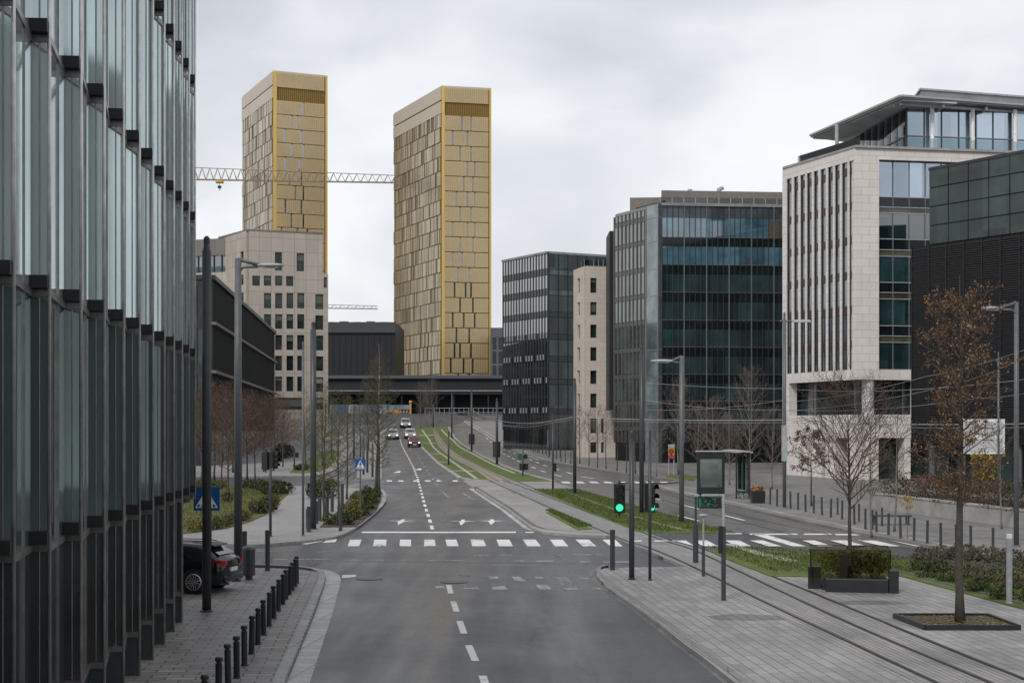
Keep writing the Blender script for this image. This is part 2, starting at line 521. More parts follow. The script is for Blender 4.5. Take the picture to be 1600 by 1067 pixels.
bark = m_plain('bark', (.060, .052, .045), .9, var=.35, scale=14, bmp=.5)
bark_pale = m_plain('pale_bark', (.16, .145, .125), .9, var=.35, scale=9, bmp=.4)
birch = m_plain('birch_bark', (.32, .30, .27), .85, var=.4, scale=7)
twig_m = m_plain('twigs', (.078, .058, .046), .9, var=.3, scale=5)
twig_pale = m_plain('pale_twigs', (.15, .12, .098), .9, var=.3, scale=5)
twig_red = m_plain('reddish_twigs', (.088, .058, .045), .9, var=.3, scale=5)
twig_moss = m_plain('mossy_twigs', (.085, .080, .040), .9, var=.3, scale=5)
leaf_brown = m_leaf('dead_leaves', [(.08, .046, .022), (.15, .085, .038), (.23, .13, .06), (.32, .19, .10)])
leaf_rust = m_leaf('rusty_leaves', [(.045, .026, .019), (.08, .042, .028), (.12, .06, .038), (.16, .085, .055)])
leaf_yellow = m_leaf('yellow_leaves', [(.22, .15, .02), (.40, .27, .03)])
leaf_green = m_leaf('shrub_leaves', [(.016, .026, .010), (.032, .052, .016), (.06, .085, .025), (.095, .115, .035)])
leaf_dark = m_leaf('dark_shrub_leaves', [(.014, .018, .009), (.028, .034, .015), (.05, .055, .024), (.075, .065, .035)])
leaf_olive = m_leaf('olive_shrub_leaves', [(.030, .034, .010), (.075, .075, .016), (.13, .12, .022), (.18, .15, .03)])
leaf_lav = m_leaf('heather_leaves', [(.045, .040, .030), (.075, .070, .042), (.105, .092, .062), (.10, .068, .050)])
red_lens = m_plain('red_lens', (.28, .010, .014), .2)
dark_lens = m_plain('dark_lens', (.010, .012, .014), .25)
green_on = m_emit('green_signal', (.05, .80, .44), .95)
led_green = m_emit('led_display', (.03, .42, .25), .32)
head_on = m_emit('headlamp_light', (1.0, .93, .82), 3.0)
car_black = m_plain('black_car_paint', (.008, .010, .014), .16, var=.05, spec=.7)
car_red = m_plain('dark_red_car_paint', (.10, .014, .016), .2, var=.05)
car_silver = m_plain('silver_car_paint', (.36, .37, .38), .25, .5, var=.05)
car_white = m_plain('grey_white_car_paint', (.30, .30, .31), .25, var=.05)
car_glass = m_glass('car_glass', (.012, .016, .018), .03, 1.8, .1, (9, 9))
alloy = m_plain('alloy', (.50, .50, .50), .3, .8)
clear = m_clear('clear_glass')
pent_clear = m_clear('penthouse_pane', (.62, .72, .78), .30, .03)
balus = m_clear('balustrade_glass', (.72, .78, .80), .25, .03)
amber = m_clear('amber_glass', (.86, .85, .76), .12, .05)
poster = m_glass('display_pane', (.085, .105, .10), .06, 1.9, .12, (1.3, .62))
# ---------------------------------------------------------------- ground, roads, pavements
sheet([(-900, -160), (900, -160), (900, 1800), (-900, 1800)], 0.0, 'ground', asphalt, px=False)['kind'] = 'structure'

KL = [(418, 1210), (444, 1067), (479, 984.5), (493, 950), (504.6, 917), (508, 906), (506, 898.4), (495, 893), (468, 889), (420, 887), (340, 886), (-900, 886)]
structure(sheet(KL + [(-2400, 1210)], .12, 'pavement', pave_near, .3))
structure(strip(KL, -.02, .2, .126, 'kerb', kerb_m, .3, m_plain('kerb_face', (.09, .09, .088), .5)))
structure(strip(KL[:9], -.52, -.02, .006, 'gutter', gutter_m))

KP = [(-700, 847), (291, 847), (358, 849.4), (396, 850.5), (431, 848), (473.7, 844.6), (522, 838.6), (540, 833), (556, 824.5), (577.5, 807.5), (591, 795), (598, 786), (599, 775.6), (595, 768), (586, 765)]
structure(sheet(KP + [(554, 762), (480, 759), (300, 759), (-700, 759)], .12, 'pavement', pave_far, .3))
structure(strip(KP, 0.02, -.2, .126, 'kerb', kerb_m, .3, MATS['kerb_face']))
structure(strip(KP[6:14], .02, .55, .006, 'gutter', gutter_m))
structure(sheet([(-700, 744), (492.5, 743), (511.6, 738.4), (528.6, 731), (543.5, 716), (553, 700), (562, 684), (572, 672), (582, 665), (300, 660), (-700, 660)], .12, 'pavement', pave_far, .3))
KC = [(557, 746), (597, 746.5), (596, 725), (596, 708), (599, 695), (603.6, 682.5), (610, 672), (619, 662)]
structure(sheet(KC + [(610, 662), (598, 671), (585, 684), (572, 700), (562, 720)], .12, 'pavement', pave_far, .3))
structure(strip(KC[1:], .02, .35, .006, 'gutter', gutter_m))

# pavement and track square on the far side of the road
KD = [(1330, 1210), (1150, 1067), (1100, 1027.5), (1070, 1006), (1030, 974), (984, 941.4), (949, 917), (934, 901), (931.5, 895.5), (934, 890.5), (945, 887.6), (981, 886), (1075, 885)]
structure(sheet(KD + [(1092, 868), (1099.5, 859.6), (1177, 859.6), (1272, 864), (1421, 876), (1600, 893), (2600, 990), (2600, 1210)], .12, 'pavement', pave_plank, .3))
kerb_side = m_plain('wet_kerb_face', (.035, .035, .035), .5)  # upright kerb faces coloured darker than the kerb top
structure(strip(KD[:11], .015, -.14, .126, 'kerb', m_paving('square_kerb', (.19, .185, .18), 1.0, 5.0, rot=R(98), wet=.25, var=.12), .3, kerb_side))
structure(strip(KD[:10], .0, .26, .006, 'gutter', m_paving('kerb_drain', (.16, .158, .155), .5, .9, rot=R(98))))

def hoff(Y):
    k = min(1, max(0, (Y - 60) / 6)); k = k * k * (3 - 2 * k)
    return .128 * (1 - k) + .014 * k
R1 = [(1560, 1120), (1447, 1066), (1372.5, 1032), (1307.5, 1001), (1226, 960), (1158, 932.7), (1104, 898.6), (1075, 884), (1039, 869), (998, 853), (965, 839), (918, 821), (869, 798), (827.5, 778), (800, 766), (768, 752)]
R2 = [(1640, 1115), (1532, 1066), (1470, 1041.6), (1392, 1011), (1307.5, 972), (1236, 937.6), (1161, 902), (1110, 872), (1072, 856), (1036, 843), (979, 822), (932, 806), (882, 786), (838, 768), (810, 757), (786, 750)]
R3 = [(1700, 1110), (1593, 1066), (1567.5, 1053), (1480, 1022), (1405, 989.6), (1327, 954), (1275, 933), (1197, 902), (1132, 874), (1099.5, 859), (1060, 847), (1000, 828), (940, 807), (886, 785), (842, 765), (806, 751)]
structure(sheet([(p[0] - 12, p[1]) for p in R1[:6]] + [(p[0] - 5, p[1]) for p in R1[6:]] + [(p[0] + 4, p[1]) for p in reversed(R3[6:])] + [(p[0] + 12, p[1]) for p in reversed(R3[:6])], hoff, 'track_bed', pave_track, .25))
def rail(line, name='tram_rail'):
    L = [G(*p).to_2d() for p in line]
    for _ in range(3): L = [L[0]] + [(L[i - 1] + L[i] * 2 + L[i + 1]) / 4 for i in range(1, len(L) - 1)] + [L[-1]]
    for _ in range(2): L = [L[0]] + [q for a, b in zip(L, L[1:]) for q in (a * .75 + b * .25, a * .25 + b * .75)] + [L[-1]]
    for w0, w1, dz, m in ((-.03, .035, .006, rail_m), (.036, .105, .005, slot_m)):
        a, b = inset(L, w0), inset(L, w1)
        o = sheet([(p.x, p.y) for p in a] + [(p.x, p.y) for p in reversed(b)], lambda Y, dz=dz: hoff(Y) + dz, name if m is rail_m else 'rail_groove', m, px=False)
        structure(o)
for L_ in (R1, R2, R3): rail(L_)
# pale concrete crossing and tan strip up the hill
structure(sheet([(722, 750), (768, 752), (806, 751.6), (861, 751.5), (903, 764), (830, 765), (800, 768), (779, 770), (766, 779), (741, 763)], .010, 'crossing_slab', pale_slab))
TL = [(768, 752), (742.7, 733.5), (708.7, 716.5), (687.5, 699.5), (680, 686), (677, 672), (675, 667)]
TR = [(805, 751.5), (762, 733.5), (719, 712), (700, 697), (688, 682.5), (682, 672), (680, 667)]
structure(sheet(TL + TR[::-1], .014, 'track_bed', tan_slab))
def far_rail(line):
    L = [G(*p).to_2d() for p in line]
    a, b = inset(L, -.06), inset(L, .06)
    structure(sheet([(p.x, p.y) for p in a] + [(p.x, p.y) for p in reversed(b)], .024, 'tram_rail', rail_m, px=False))
far_rail([(p[0] * .72 + q[0] * .28, p[1] * .72 + q[1] * .28) for p, q in zip(TL, TR)])
far_rail([(p[0] * .25 + q[0] * .75, p[1] * .25 + q[1] * .75) for p, q in zip(TL, TR)])
# paved island between road and track
KE = [(741, 763), (766, 779), (793, 796), (814, 812), (831, 824.4), (847, 830), (868, 832.5), (903, 835), (947, 836.5)]
structure(sheet(KE + [(955, 836), (912, 820), (864, 797), (823, 778), (796, 768), (779, 770)], .12, 'traffic_island', pale_slab, .3))
structure(strip(KE, -.015, .2, .126, 'kerb', m_plain('dark_kerb', (.10, .10, .10), .7), .3))
structure(strip(KE[:7], -.0, -.4, .006, 'gutter', gutter_m))
# grass, pavement of the far side
def hG(Y): return .035
def lawn(pts, label, h=.035, m=grass_m):
    o = sheet(pts, h, 'grass', m, .1); stuff(o); o['label'] = label; o['category'] = 'grass'; return pts
GR = []
GR.append(lawn([(646, 669.7), (655.6, 689), (670.5, 709), (687.5, 725), (706.6, 737.7), (721.5, 747.3), (735, 749.6), (766, 751)] + TL[1:], 'strip of short grass on the hill between road and tan tram track'))
GR.append(lawn(TR + [(700, 667), (708.7, 682.5), (730, 699.5), (751, 712), (783, 727), (815, 739), (860.7, 751.5)], 'strip of short grass on the hill beyond the tan tram track'))
GR.append(lawn([(834, 764.6), (886, 785), (940, 808), (996, 829.5), (1050, 831.5), (1149, 832), (1102.5, 821), (1064, 810), (1012, 796), (948.5, 778), (901.8, 764.6)], 'long green grass strip between tram rails and bus lane'))
GR.append(lawn([(852, 800), (863, 799), (926.5, 826), (903, 828)], 'narrow grass strip beside the near tram rail', .135))
GR.append(lawn([(1106, 859.6), (1136, 873), (1203, 899), (1275, 900), (1405, 898.6), (1500, 924), (1600, 950.6), (1800, 1005), (2100, 985), (1600, 895), (1421, 877), (1272, 865), (1177, 860.2)], 'grass behind the square planter beside the crosswalk', .15))
W_ = m_plain('concrete_strip', (.34, .33, .31), .8)
for a in ([(655, 680.5), (678, 680)], [(660, 692.3), (682, 692.5)], [(673, 709), (688, 709.7)], [(685, 722), (700, 722.5)], [(706.6, 736), (743, 736.5)], [(722, 707.5), (730, 707.3)]):
    structure(strip([(a[0][0], a[0][1]), (a[1][0], a[1][1])], -.6, .6, .045, 'concrete_strip', W_))
structure(strip([(660, 672), (670.5, 687), (687.5, 708), (713, 726), (730, 738), (745, 749)], -.15, .15, .05, 'concrete_strip', W_))
structure(strip([(689.6, 671), (708.7, 689), (736.4, 708), (768, 725), (804, 740)], -.15, .15, .05, 'concrete_strip', W_))
structure(strip([(882, 768), (930, 786), (985, 806), (1040, 822), (1080, 831)], -.1, .1, .045, 'concrete_strip', W_))
structure(strip([(1138, 855), (1187, 871), (1240, 883.5)], -.25, .25, .16, 'concrete_strip', W_))
structure(strip([(646, 669.7), (655.6, 689), (670.5, 709), (687.5, 725), (706.6, 737.7), (721.5, 747.3), (735, 750), (768, 752)], -.35, .05, .10, 'kerb', kerb_m, .2))
structure(strip([(700, 667), (708.7, 682.5), (730, 699.5), (751, 712), (783, 727), (815, 739), (862, 752)], -.1, .3, .06, 'kerb', kerb_m, .2))
structure(strip([(1405, 898.6), (1500, 924), (1600, 950.6), (1800, 1005)], -.12, .06, .17, 'kerb', m_plain('bed_kerb', (.10, .10, .10), .8), .2))
KF = [(728, 658), (741, 666), (762, 678), (779, 689), (815, 706), (847, 718.6), (893.6, 727), (937, 734), (992, 741), (1036, 746), (1075, 753), (1040, 756.5), (1014, 757), (1030, 762), (1050, 768), (1102, 780), (1144, 788), (1240, 810), (1290, 820), (1331, 829), (1366, 836), (1412, 844), (1469, 855), (1506, 862.5), (1600, 871), (2300, 950)]
structure(sheet([(706, 666), (730, 699.5), (783, 727), (815, 739), (862, 752), (905, 764.5), (1012, 796.5), (1102, 821.5), (1149, 832.3), (1500, 862)] + KF[22::-1], .003, 'bus_road', asphalt2))
structure(sheet(KF + [(2600, 700), (1400, 668), (900, 658)], .13, 'pavement', m_paving('grey_paving', (.185, .18, .172), .9, .45, rot=R(-30), wet=.25, var=.08, joint_k=.6), .3))
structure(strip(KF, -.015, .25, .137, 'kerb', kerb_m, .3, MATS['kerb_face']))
structure(strip(KF[:10], -.0, -.5, .006, 'gutter', gutter_m))
lawn([(1040, 744), (1050, 741), (1090, 743), (1083, 751), (1062, 748.5)], 'small grass patch around the young trees by the teal office', .16)
# left lawn with autumn leaves
LL = [(230, 838), (295, 832), (354, 824.5), (391, 814), (416, 803), (433, 786), (452, 770), (440, 763), (230, 760)]
GR.append(lawn(LL, 'lawn strewn with autumn leaves beside the wide footpath', .15, grass_dry))
structure(sheet([(499, 823), (556, 823), (588, 798), (596, 780), (595, 769), (586, 766), (556, 766), (535, 790), (520, 806)], .14, 'planting_bed', soil, .1))
GR.append(lawn([(452, 738), (470, 739), (500, 736), (516, 729), (525, 716), (530, 704), (516, 702), (490, 712), (465, 728)], 'mossy grass around the far row of young trees', .15, grass_m))

# ---------------------------------------------------------------- markings
def quad_mark(q, name='road_marking', m=paint, h=.006): structure(sheet(q, h, name, m))
Z1 = []
for bx0, bx1, tx0, tx1 in ((543, 561, 547, 565), (582.7, 603, 585, 604), (624, 642, 625, 642.5), (662.5, 681, 663, 679), (698.5, 716.5, 696, 713), (738, 760, 735, 755), (780, 801.6, 775.5, 796),
                           (824, 845, 816.7, 837), (867, 888, 859, 879), (911, 932, 899, 920), (954, 973, 941, 961)):
    quad_mark([(bx0, 853), (bx1, 853), (tx1, 842.6), (tx0, 842.6)])
quad_mark([(504, 847.5), (524, 846.5), (527, 840.8), (513, 842)])
quad_mark([(471, 849.5), (478, 850), (505, 845.5), (500, 843.5)])
for bx0, bx1, tx0, tx1 in ((993, 1017, 981, 1001), (1032, 1055, 1021.7, 1043), (1065, 1086, 1050, 1071), (1099, 1122, 1082, 1105), (1150, 1174, 1133, 1155), (1200, 1221, 1171, 1192), (1278, 1301, 1254, 1273), (1328, 1355, 1297, 1322), (1381, 1407, 1340, 1366), (1431, 1454, 1389, 1415)):
    quad_mark([(bx0, 853), (bx1, 853), (tx1, 843.8), (tx0, 843.8)], h=.028)
quad_mark([(1239, 853), (1259, 853), (1195, 834), (1174, 834)])
quad_mark([(565, 832.2), (806, 832.2), (806, 830.2), (566, 830.2)])
quad_mark([(822, 832), (834, 832), (833, 830.6), (820, 830.6)])
quad_mark([(1172, 835), (1247, 835), (1245, 833.2), (1171, 833.2)])
quad_mark([(1257, 835), (1300, 835), (1298, 833.2), (1255, 833.2)]); quad_mark([(1306, 835.5), (1346, 836), (1343, 834), (1304, 833.6)])
quad_mark([(1132, 834), (1160, 834), (1158, 832.6), (1131, 832.6)])
for x0, x1, y in ((428, 450, 873.5), (455, 514, 873.5), (543, 560, 874.6), (574, 600, 874.6), (626, 642, 874.6), (670, 724, 875.4), (805, 819, 876), (838, 865, 876), (906, 928, 877.4), (942, 986, 877.4), (496, 518, 862), (536, 556, 862)):
    quad_mark([(x0, y + .7), (x1, y + .7), (x1, y - .7), (x0, y - .7)], m=paint_old)
for x0, x1, y in ((862, 876, 866.5), (896, 940, 866.3), (398, 470, 861), (740, 800, 866.8)):
    quad_mark([(x0, y + .6), (x1, y + .6), (x1, y - .6), (x0, y - .6)], m=paint_old)
# the ghost of an older crossing
for q in ([(717, 900), (737, 900), (735, 898), (716, 898)], [(765, 904), (779, 904), (778, 900), (760, 900)], [(805, 907.5), (822, 907.5), (812, 900.5), (799, 900.5)], [(838, 904), (850, 904), (848, 901), (835, 901)],
          [(881, 921), (904, 921), (886, 901.5), (869, 901.5)], [(905, 904), (920, 904), (918, 902), (904, 902)], [(726, 920), (749, 920), (744, 914), (722, 914)], [(770, 920.5), (794, 920.5), (788, 915), (768, 915)],
          [(843, 920.5), (863, 920.5), (854, 913), (836, 913)], [(926, 920.5), (940, 920.5), (936, 917), (924, 917)], [(682, 919), (697, 919), (693, 915), (679, 915)]):
    quad_mark(q, m=paint_old)
quad_mark([(534, 902.5), (549, 901.5), (557, 900), (556, 897.5), (535, 897.8)])
CL = [(766, 1090), (752, 1050), (738, 1023), (721.7, 981), (706, 933), (703, 921), (677.5, 833), (671, 811), (664, 790), (657.5, 765.6), (653, 749), (646, 730), (637, 713), (630, 700), (626, 690), (624.5, 682)]
CLw = [G(*p).to_2d() for p in CL]
def along(line, s):
    for a, b in zip(line, line[1:]):
        l = (b - a).length
        if s <= l: return a + (b - a) * s / l, (b - a).normalized()
        s -= l
    return None
def wmark(poly, m=paint, h=.007): structure(sheet([(p[0], p[1]) for p in poly], h, 'road_marking', m, px=False))
def dashes(line, s0, dash, pitch, w, stop=1e9, skip=None, m=paint):
    s = s0
    while s < stop:
        a, b = along(line, s), along(line, s + dash)
        if not a or not b: break
        if not (skip and skip(a[0])):
            n = Vector((-a[1].y, a[1].x)) * w / 2
            wmark([a[0] - n, a[0] + n, b[0] + n, b[0] - n], m)
        s += pitch
dashes(CLw, .2, 2.3, 4.2, .17, skip=lambda p: 48.6 < p.y < 68.5)
for (x0, y0), (x1, y1) in (((690, 768), (702, 778)), ((722, 770), (738, 780)), ((678, 745), (690, 752))):
    quad_mark([(x0, y0), (x0 + 2, y0), (x1 + 2, y1), (x1, y1)], m=paint_old)
# lane lines up the hill and on the bus road
LW = [G(*p).to_2d() for p in [(612, 747), (613, 730), (615, 715), (617, 700), (620, 686)]]
dashes([G(*p).to_2d() for p in [(690, 768), (672, 742), (658, 722), (650, 706)]], 0, 2, 9, .2, m=paint_old)
for x in (604, 622, 646, 664, 682, 707): quad_mark([(x, 752), (x + 9, 752), (x + 8, 750), (x, 750)])
for x in range(880, 1080, 22): quad_mark([(x, 754.6), (x + 13, 754.9), (x + 8, 752.3), (x - 4, 752)], h=.008)
for ln in ([(760, 684), (800, 706), (850, 727), (910, 745), (960, 752)], [(770, 700), (815, 723), (850, 737), (880, 745)], [(1010, 775), (1100, 797), (1180, 817), (1240, 831)], [(1000, 789), (1085, 812), (1150, 827)]):
    dashes([G(*p).to_2d() for p in ln], 0, 4, 9, .16, m=paint)
for ln in ([(985, 752), (1085, 786), (1200, 815), (1300, 836)], [(960, 758), (1060, 788), (1170, 818), (1240, 836)]):
    L = [G(*p).to_2d() for p in ln]; a, b = inset(L, -.06), inset(L, .06)
    structure(sheet([(p.x, p.y) for p in a + b[::-1]], .008, 'tram_rail', rail_m, px=False))
def arrow(px, py):
    c = G(px, py).to_2d(); X, Y = c
    for poly in ([(-.09, 2.0), (.09, 2.0), (.09, .9), (-.09, .9)], [(-.75, .95), (.75, .95), (.18, .55), (-.18, .55)], [(-.18, .56), (.18, .56), (0, -1.9)]):
        wmark([(X + a, Y + b) for a, b in poly])
for a in ((626, 815.5), (722, 816), (768, 815.5)): arrow(*a)
for a in ((622, 737), (655, 733)): wmark([(G(*a).x - .3, G(*a).y - 2), (G(*a).x + .3, G(*a).y - 2), (G(*a).x + .12, G(*a).y + 2), (G(*a).x - .12, G(*a).y + 2)], paint)
# repair patches and sealed trenches
patch_d = m_asphalt('patch_asphalt', (.030, .030, .032)); patch_l = m_asphalt('pale_patch_asphalt', (.062, .061, .060))
for pts, m in (([(600, 866), (640, 866), (641, 861), (603, 861)], patch_d), ([(770, 884), (846, 884), (838, 877.5), (766, 877.5)], patch_l), ([(560, 960), (604, 960), (609, 941), (569, 941)], patch_d), ([(830, 980), (868, 980), (850, 962), (814, 962)], patch_l),
               ([(640, 788), (668, 788), (664, 777), (640, 777)], patch_d), ([(700, 806), (760, 806), (742, 792), (688, 792)], patch_l), ([(500, 876.6), (900, 880.6), (900, 879.6), (500, 875.8)], patch_d)):
    structure(sheet(pts, .0035, 'road_patch', m))
stain = m_paving('damp_paving', (.16, .156, .152), 1.1, .28, rot=R(84.5), wet=.35, var=.15, joint_k=.3, joint=.013)
structure(sheet([(1285, 941), (1340, 937.5), (1400, 939), (1422, 943), (1380, 944.5), (1310, 944)], .1235, 'damp_patch', stain))
structure(sheet([(1105, 962), (1150, 958), (1215, 961), (1235, 967), (1170, 969), (1120, 968)], .1235, 'damp_patch', stain))
# metal covers in the road
for (px, py, lab) in ((577, 904, 'round iron cover in the wet road near the pavement corner'), (710, 909, 'round iron cover in the road beside the dashed centre line'), (1078, 1900, '')):
    if not lab: continue
    g = G(px, py)
    t = thing('manhole_cover', lab, 'manhole cover', g, 'manhole covers in the road')
    mb = MB(); mb.lathe([(.46, -.02), (.46, .012), (.36, .012)], g, 20); mb.build('ring', m_plain('iron_ring', (.09, .09, .09), .5, .5), t)
    mb = MB(); mb.lathe([(.355, -.02), (.355, .010)], g, 20); mb.build('lid', m_plain('iron_lid', (.035, .035, .036), .5, .6, bmp=.5), t)
# ================================================================ buildings
def hundred(quads, name, mat, parent, draw):
    """the hundred largest as parts of their own, the rest as one part"""
    for q in quads[:100]:
        mb = MB(); draw(mb, q); mb.build(name, mat, parent)
    if len(quads) > 100:
        mb = MB()
        for q in quads[100:]: draw(mb, q)
        o = mb.build(name, mat, parent); o['kind'] = 'stuff'

# ---------------------------------------------------------------- saw-tooth glass office on the near corner
def glass_office():
    t = thing('glass_office', 'saw-tooth glass office with steel mullions and black vent boxes beside the bollard pavement', 'office building', (-12, 30, zg(30)))
    cols = [(20, 21.2), (76, 23.2), (125.5, 25.5), (162, 27.5), (192, 29.6), (217, 31.7), (238, 33.7), (256, 35.9), (271, 37.95), (283.5, 39.6), (294.5, 41.4), (304, 43.3)]
    P = [Vector(((px - 800) / F * Y, Y)) for px, Y in cols]
    P = [Vector((-6.86, 15.0)), Vector((-6.85, 17.1)), Vector((-6.86, 19.2))] + P
    Q = []
    for i in range(len(P)):
        a = P[max(0, i - 1)]; b = P[min(len(P) - 1, i + 1)]
        d = (b - a).normalized(); Q.append(P[i] + Vector((-d.y, d.x)) * .27)
    zl = [3.87, 7.71, 11.55, 15.39]; top = 20.2; sill = 1.45
    levels = [sill] + zl + [top]
    # solid core behind the glass
    core = MB(); back = [q + Vector((-.55, 0)) for q in Q]; nb_ = len(P) - 3
    core.prism([(p.x, p.y) for p in back] + [(-22, 43.3), (-22, 15)], 3.85, top); core.prism([(p.x, p.y) for p in back[:nb_ + 1]] + [(-22, P[nb_].y), (-22, 15)], -.1, 3.84); core.build('core', m_plain('dark_interior', (.012, .015, .016), .9), t)
    wall = MB(); wall.box(-22, P[-1].x - .05, 43.32, 43.6, 3.8, top); wall.box(-22, P[nb_].x - .04, P[nb_].y + .02, P[nb_].y + .2, 0, 3.8); wall.prism([(p.x - .06, p.y) for p in P[nb_:]] + [(-14, 43.3), (-14, P[nb_].y + .21)], 3.72, 3.80); wall.build('end_wall', dark_clad, t)
    roof = MB(); roof.prism([(p.x + .05, p.y) for p in P] + [(-22, 43.6), (-22, 15)], top, top + .4); roof.build('roof', roof_m, t)
    rnd = random.Random(3)
    for i in range(len(P) - 1):
        a, q, b = P[i], Q[i + 1], P[i + 1]
        m_ = a.lerp(q, .56)
        # base panel and plinth
        low = i < nb_
        mb = MB(); mb.face([(a.x, a.y, .2), (q.x, q.y, .2), (q.x, q.y, sill), (a.x, a.y, sill)]); mb.face([(q.x, q.y, .2), (b.x, b.y, .2), (b.x, b.y, sill), (q.x, q.y, sill)])
        if low: mb.build('base_panel', fac_dark, t)
        for k in range(0 if low else 1, 5):
            z0, z1 = levels[k] + .05, levels[k + 1] - .03
            mb = MB(); j = rnd.uniform(-.012, .012)
            mb.face([(a.x, a.y, z0), (m_.x + j, m_.y, z0), (m_.x + j, m_.y, z1), (a.x, a.y, z1)])
            mb.face([(m_.x + j, m_.y, z0), (q.x, q.y, z0), (q.x, q.y, z1), (m_.x + j, m_.y, z1)])
            w = mb.build('window', (fac_dark, fac_dark_refl, fac_glass, fac_glass, fac_glass)[k], t)
            mb = MB(); mb.face([(q.x, q.y, z0), (b.x, b.y, z0), (b.x, b.y, z1), (q.x, q.y, z1)])
            mb.build('return_pane', (fac_dark, fac_dark_refl, fac_glass2, fac_glass2, fac_glass2)[k], w)
            mb = MB(); d = (q - a).normalized() * .022; n = Vector((d.y, -d.x)) * 1.2
            mb.hexa([(m_.x + n.x - d.x, m_.y + n.y - d.y, z0), (m_.x + n.x + d.x, m_.y + n.y + d.y, z0), (m_.x + d.x - n.x, m_.y + d.y - n.y, z0), (m_.x - d.x - n.x, m_.y - d.y - n.y, z0),
                     (m_.x + n.x - d.x, m_.y + n.y - d.y, z1), (m_.x + n.x + d.x, m_.y + n.y + d.y, z1), (m_.x + d.x - n.x, m_.y + d.y - n.y, z1), (m_.x - d.x - n.x, m_.y - d.y - n.y, z1)])
            e_ = q.lerp(b, .5); mb.tube([(e_.x, e_.y - .01, z0), (e_.x, e_.y - .01, z1)], .012, 4)
            mb.build('glazing_bar', dark_steel, w)
        # storey line: slanting transom, then the black vent box in the notch
        dirn = (b - q).normalized()
        for z in levels[0 if low else 1:-1]:
            mb = MB()
            for s0, s1 in ((a, q), (q, b)):
                d = (s1 - s0).normalized(); n = Vector((d.y, -d.x)) * .035
                mb.hexa([(s0.x + n.x, s0.y + n.y, z - .06), (s1.x + n.x, s1.y + n.y, z - .06), (s1.x - n.x, s1.y - n.y, z - .06), (s0.x - n.x, s0.y - n.y, z - .06),
                         (s0.x + n.x, s0.y + n.y, z + .05), (s1.x + n.x, s1.y + n.y, z + .05), (s1.x - n.x, s1.y - n.y, z + .05), (s0.x - n.x, s0.y - n.y, z + .05)])
            mb.build('transom', dark_steel, t)
            if z > 2:
                back = (q - a).normalized() * -.22
                mb = MB(); e = dirn * .03
                A_, B_ = q - e * 0, b + e * 0
                mb.hexa([(A_.x + back.x, A_.y + back.y, z + .055), (B_.x + back.x, B_.y + back.y, z + .055), (B_.x, B_.y - .02, z + .055), (A_.x, A_.y - .02, z + .055),
                         (A_.x + back.x, A_.y + back.y, z + .25), (B_.x + back.x, B_.y + back.y, z + .25), (B_.x, B_.y - .02, z + .25), (A_.x, A_.y - .02, z + .25)])
                mb.build('vent_box', black_box, t)
    for i, p in enumerate(P):
        mb = MB()
        z_ = zg(p.y) + .1 if i <= nb_ else 3.72
        mb.tube([(p.x + .01, p.y, z_), (p.x + .01, p.y, top)], .031, 8)
        mb.tube([(p.x - .03, p.y + .07, z_), (p.x - .03, p.y + .07, top)], .018, 6)
        mb.build('mullion', steel, t, smooth=True)
glass_office()

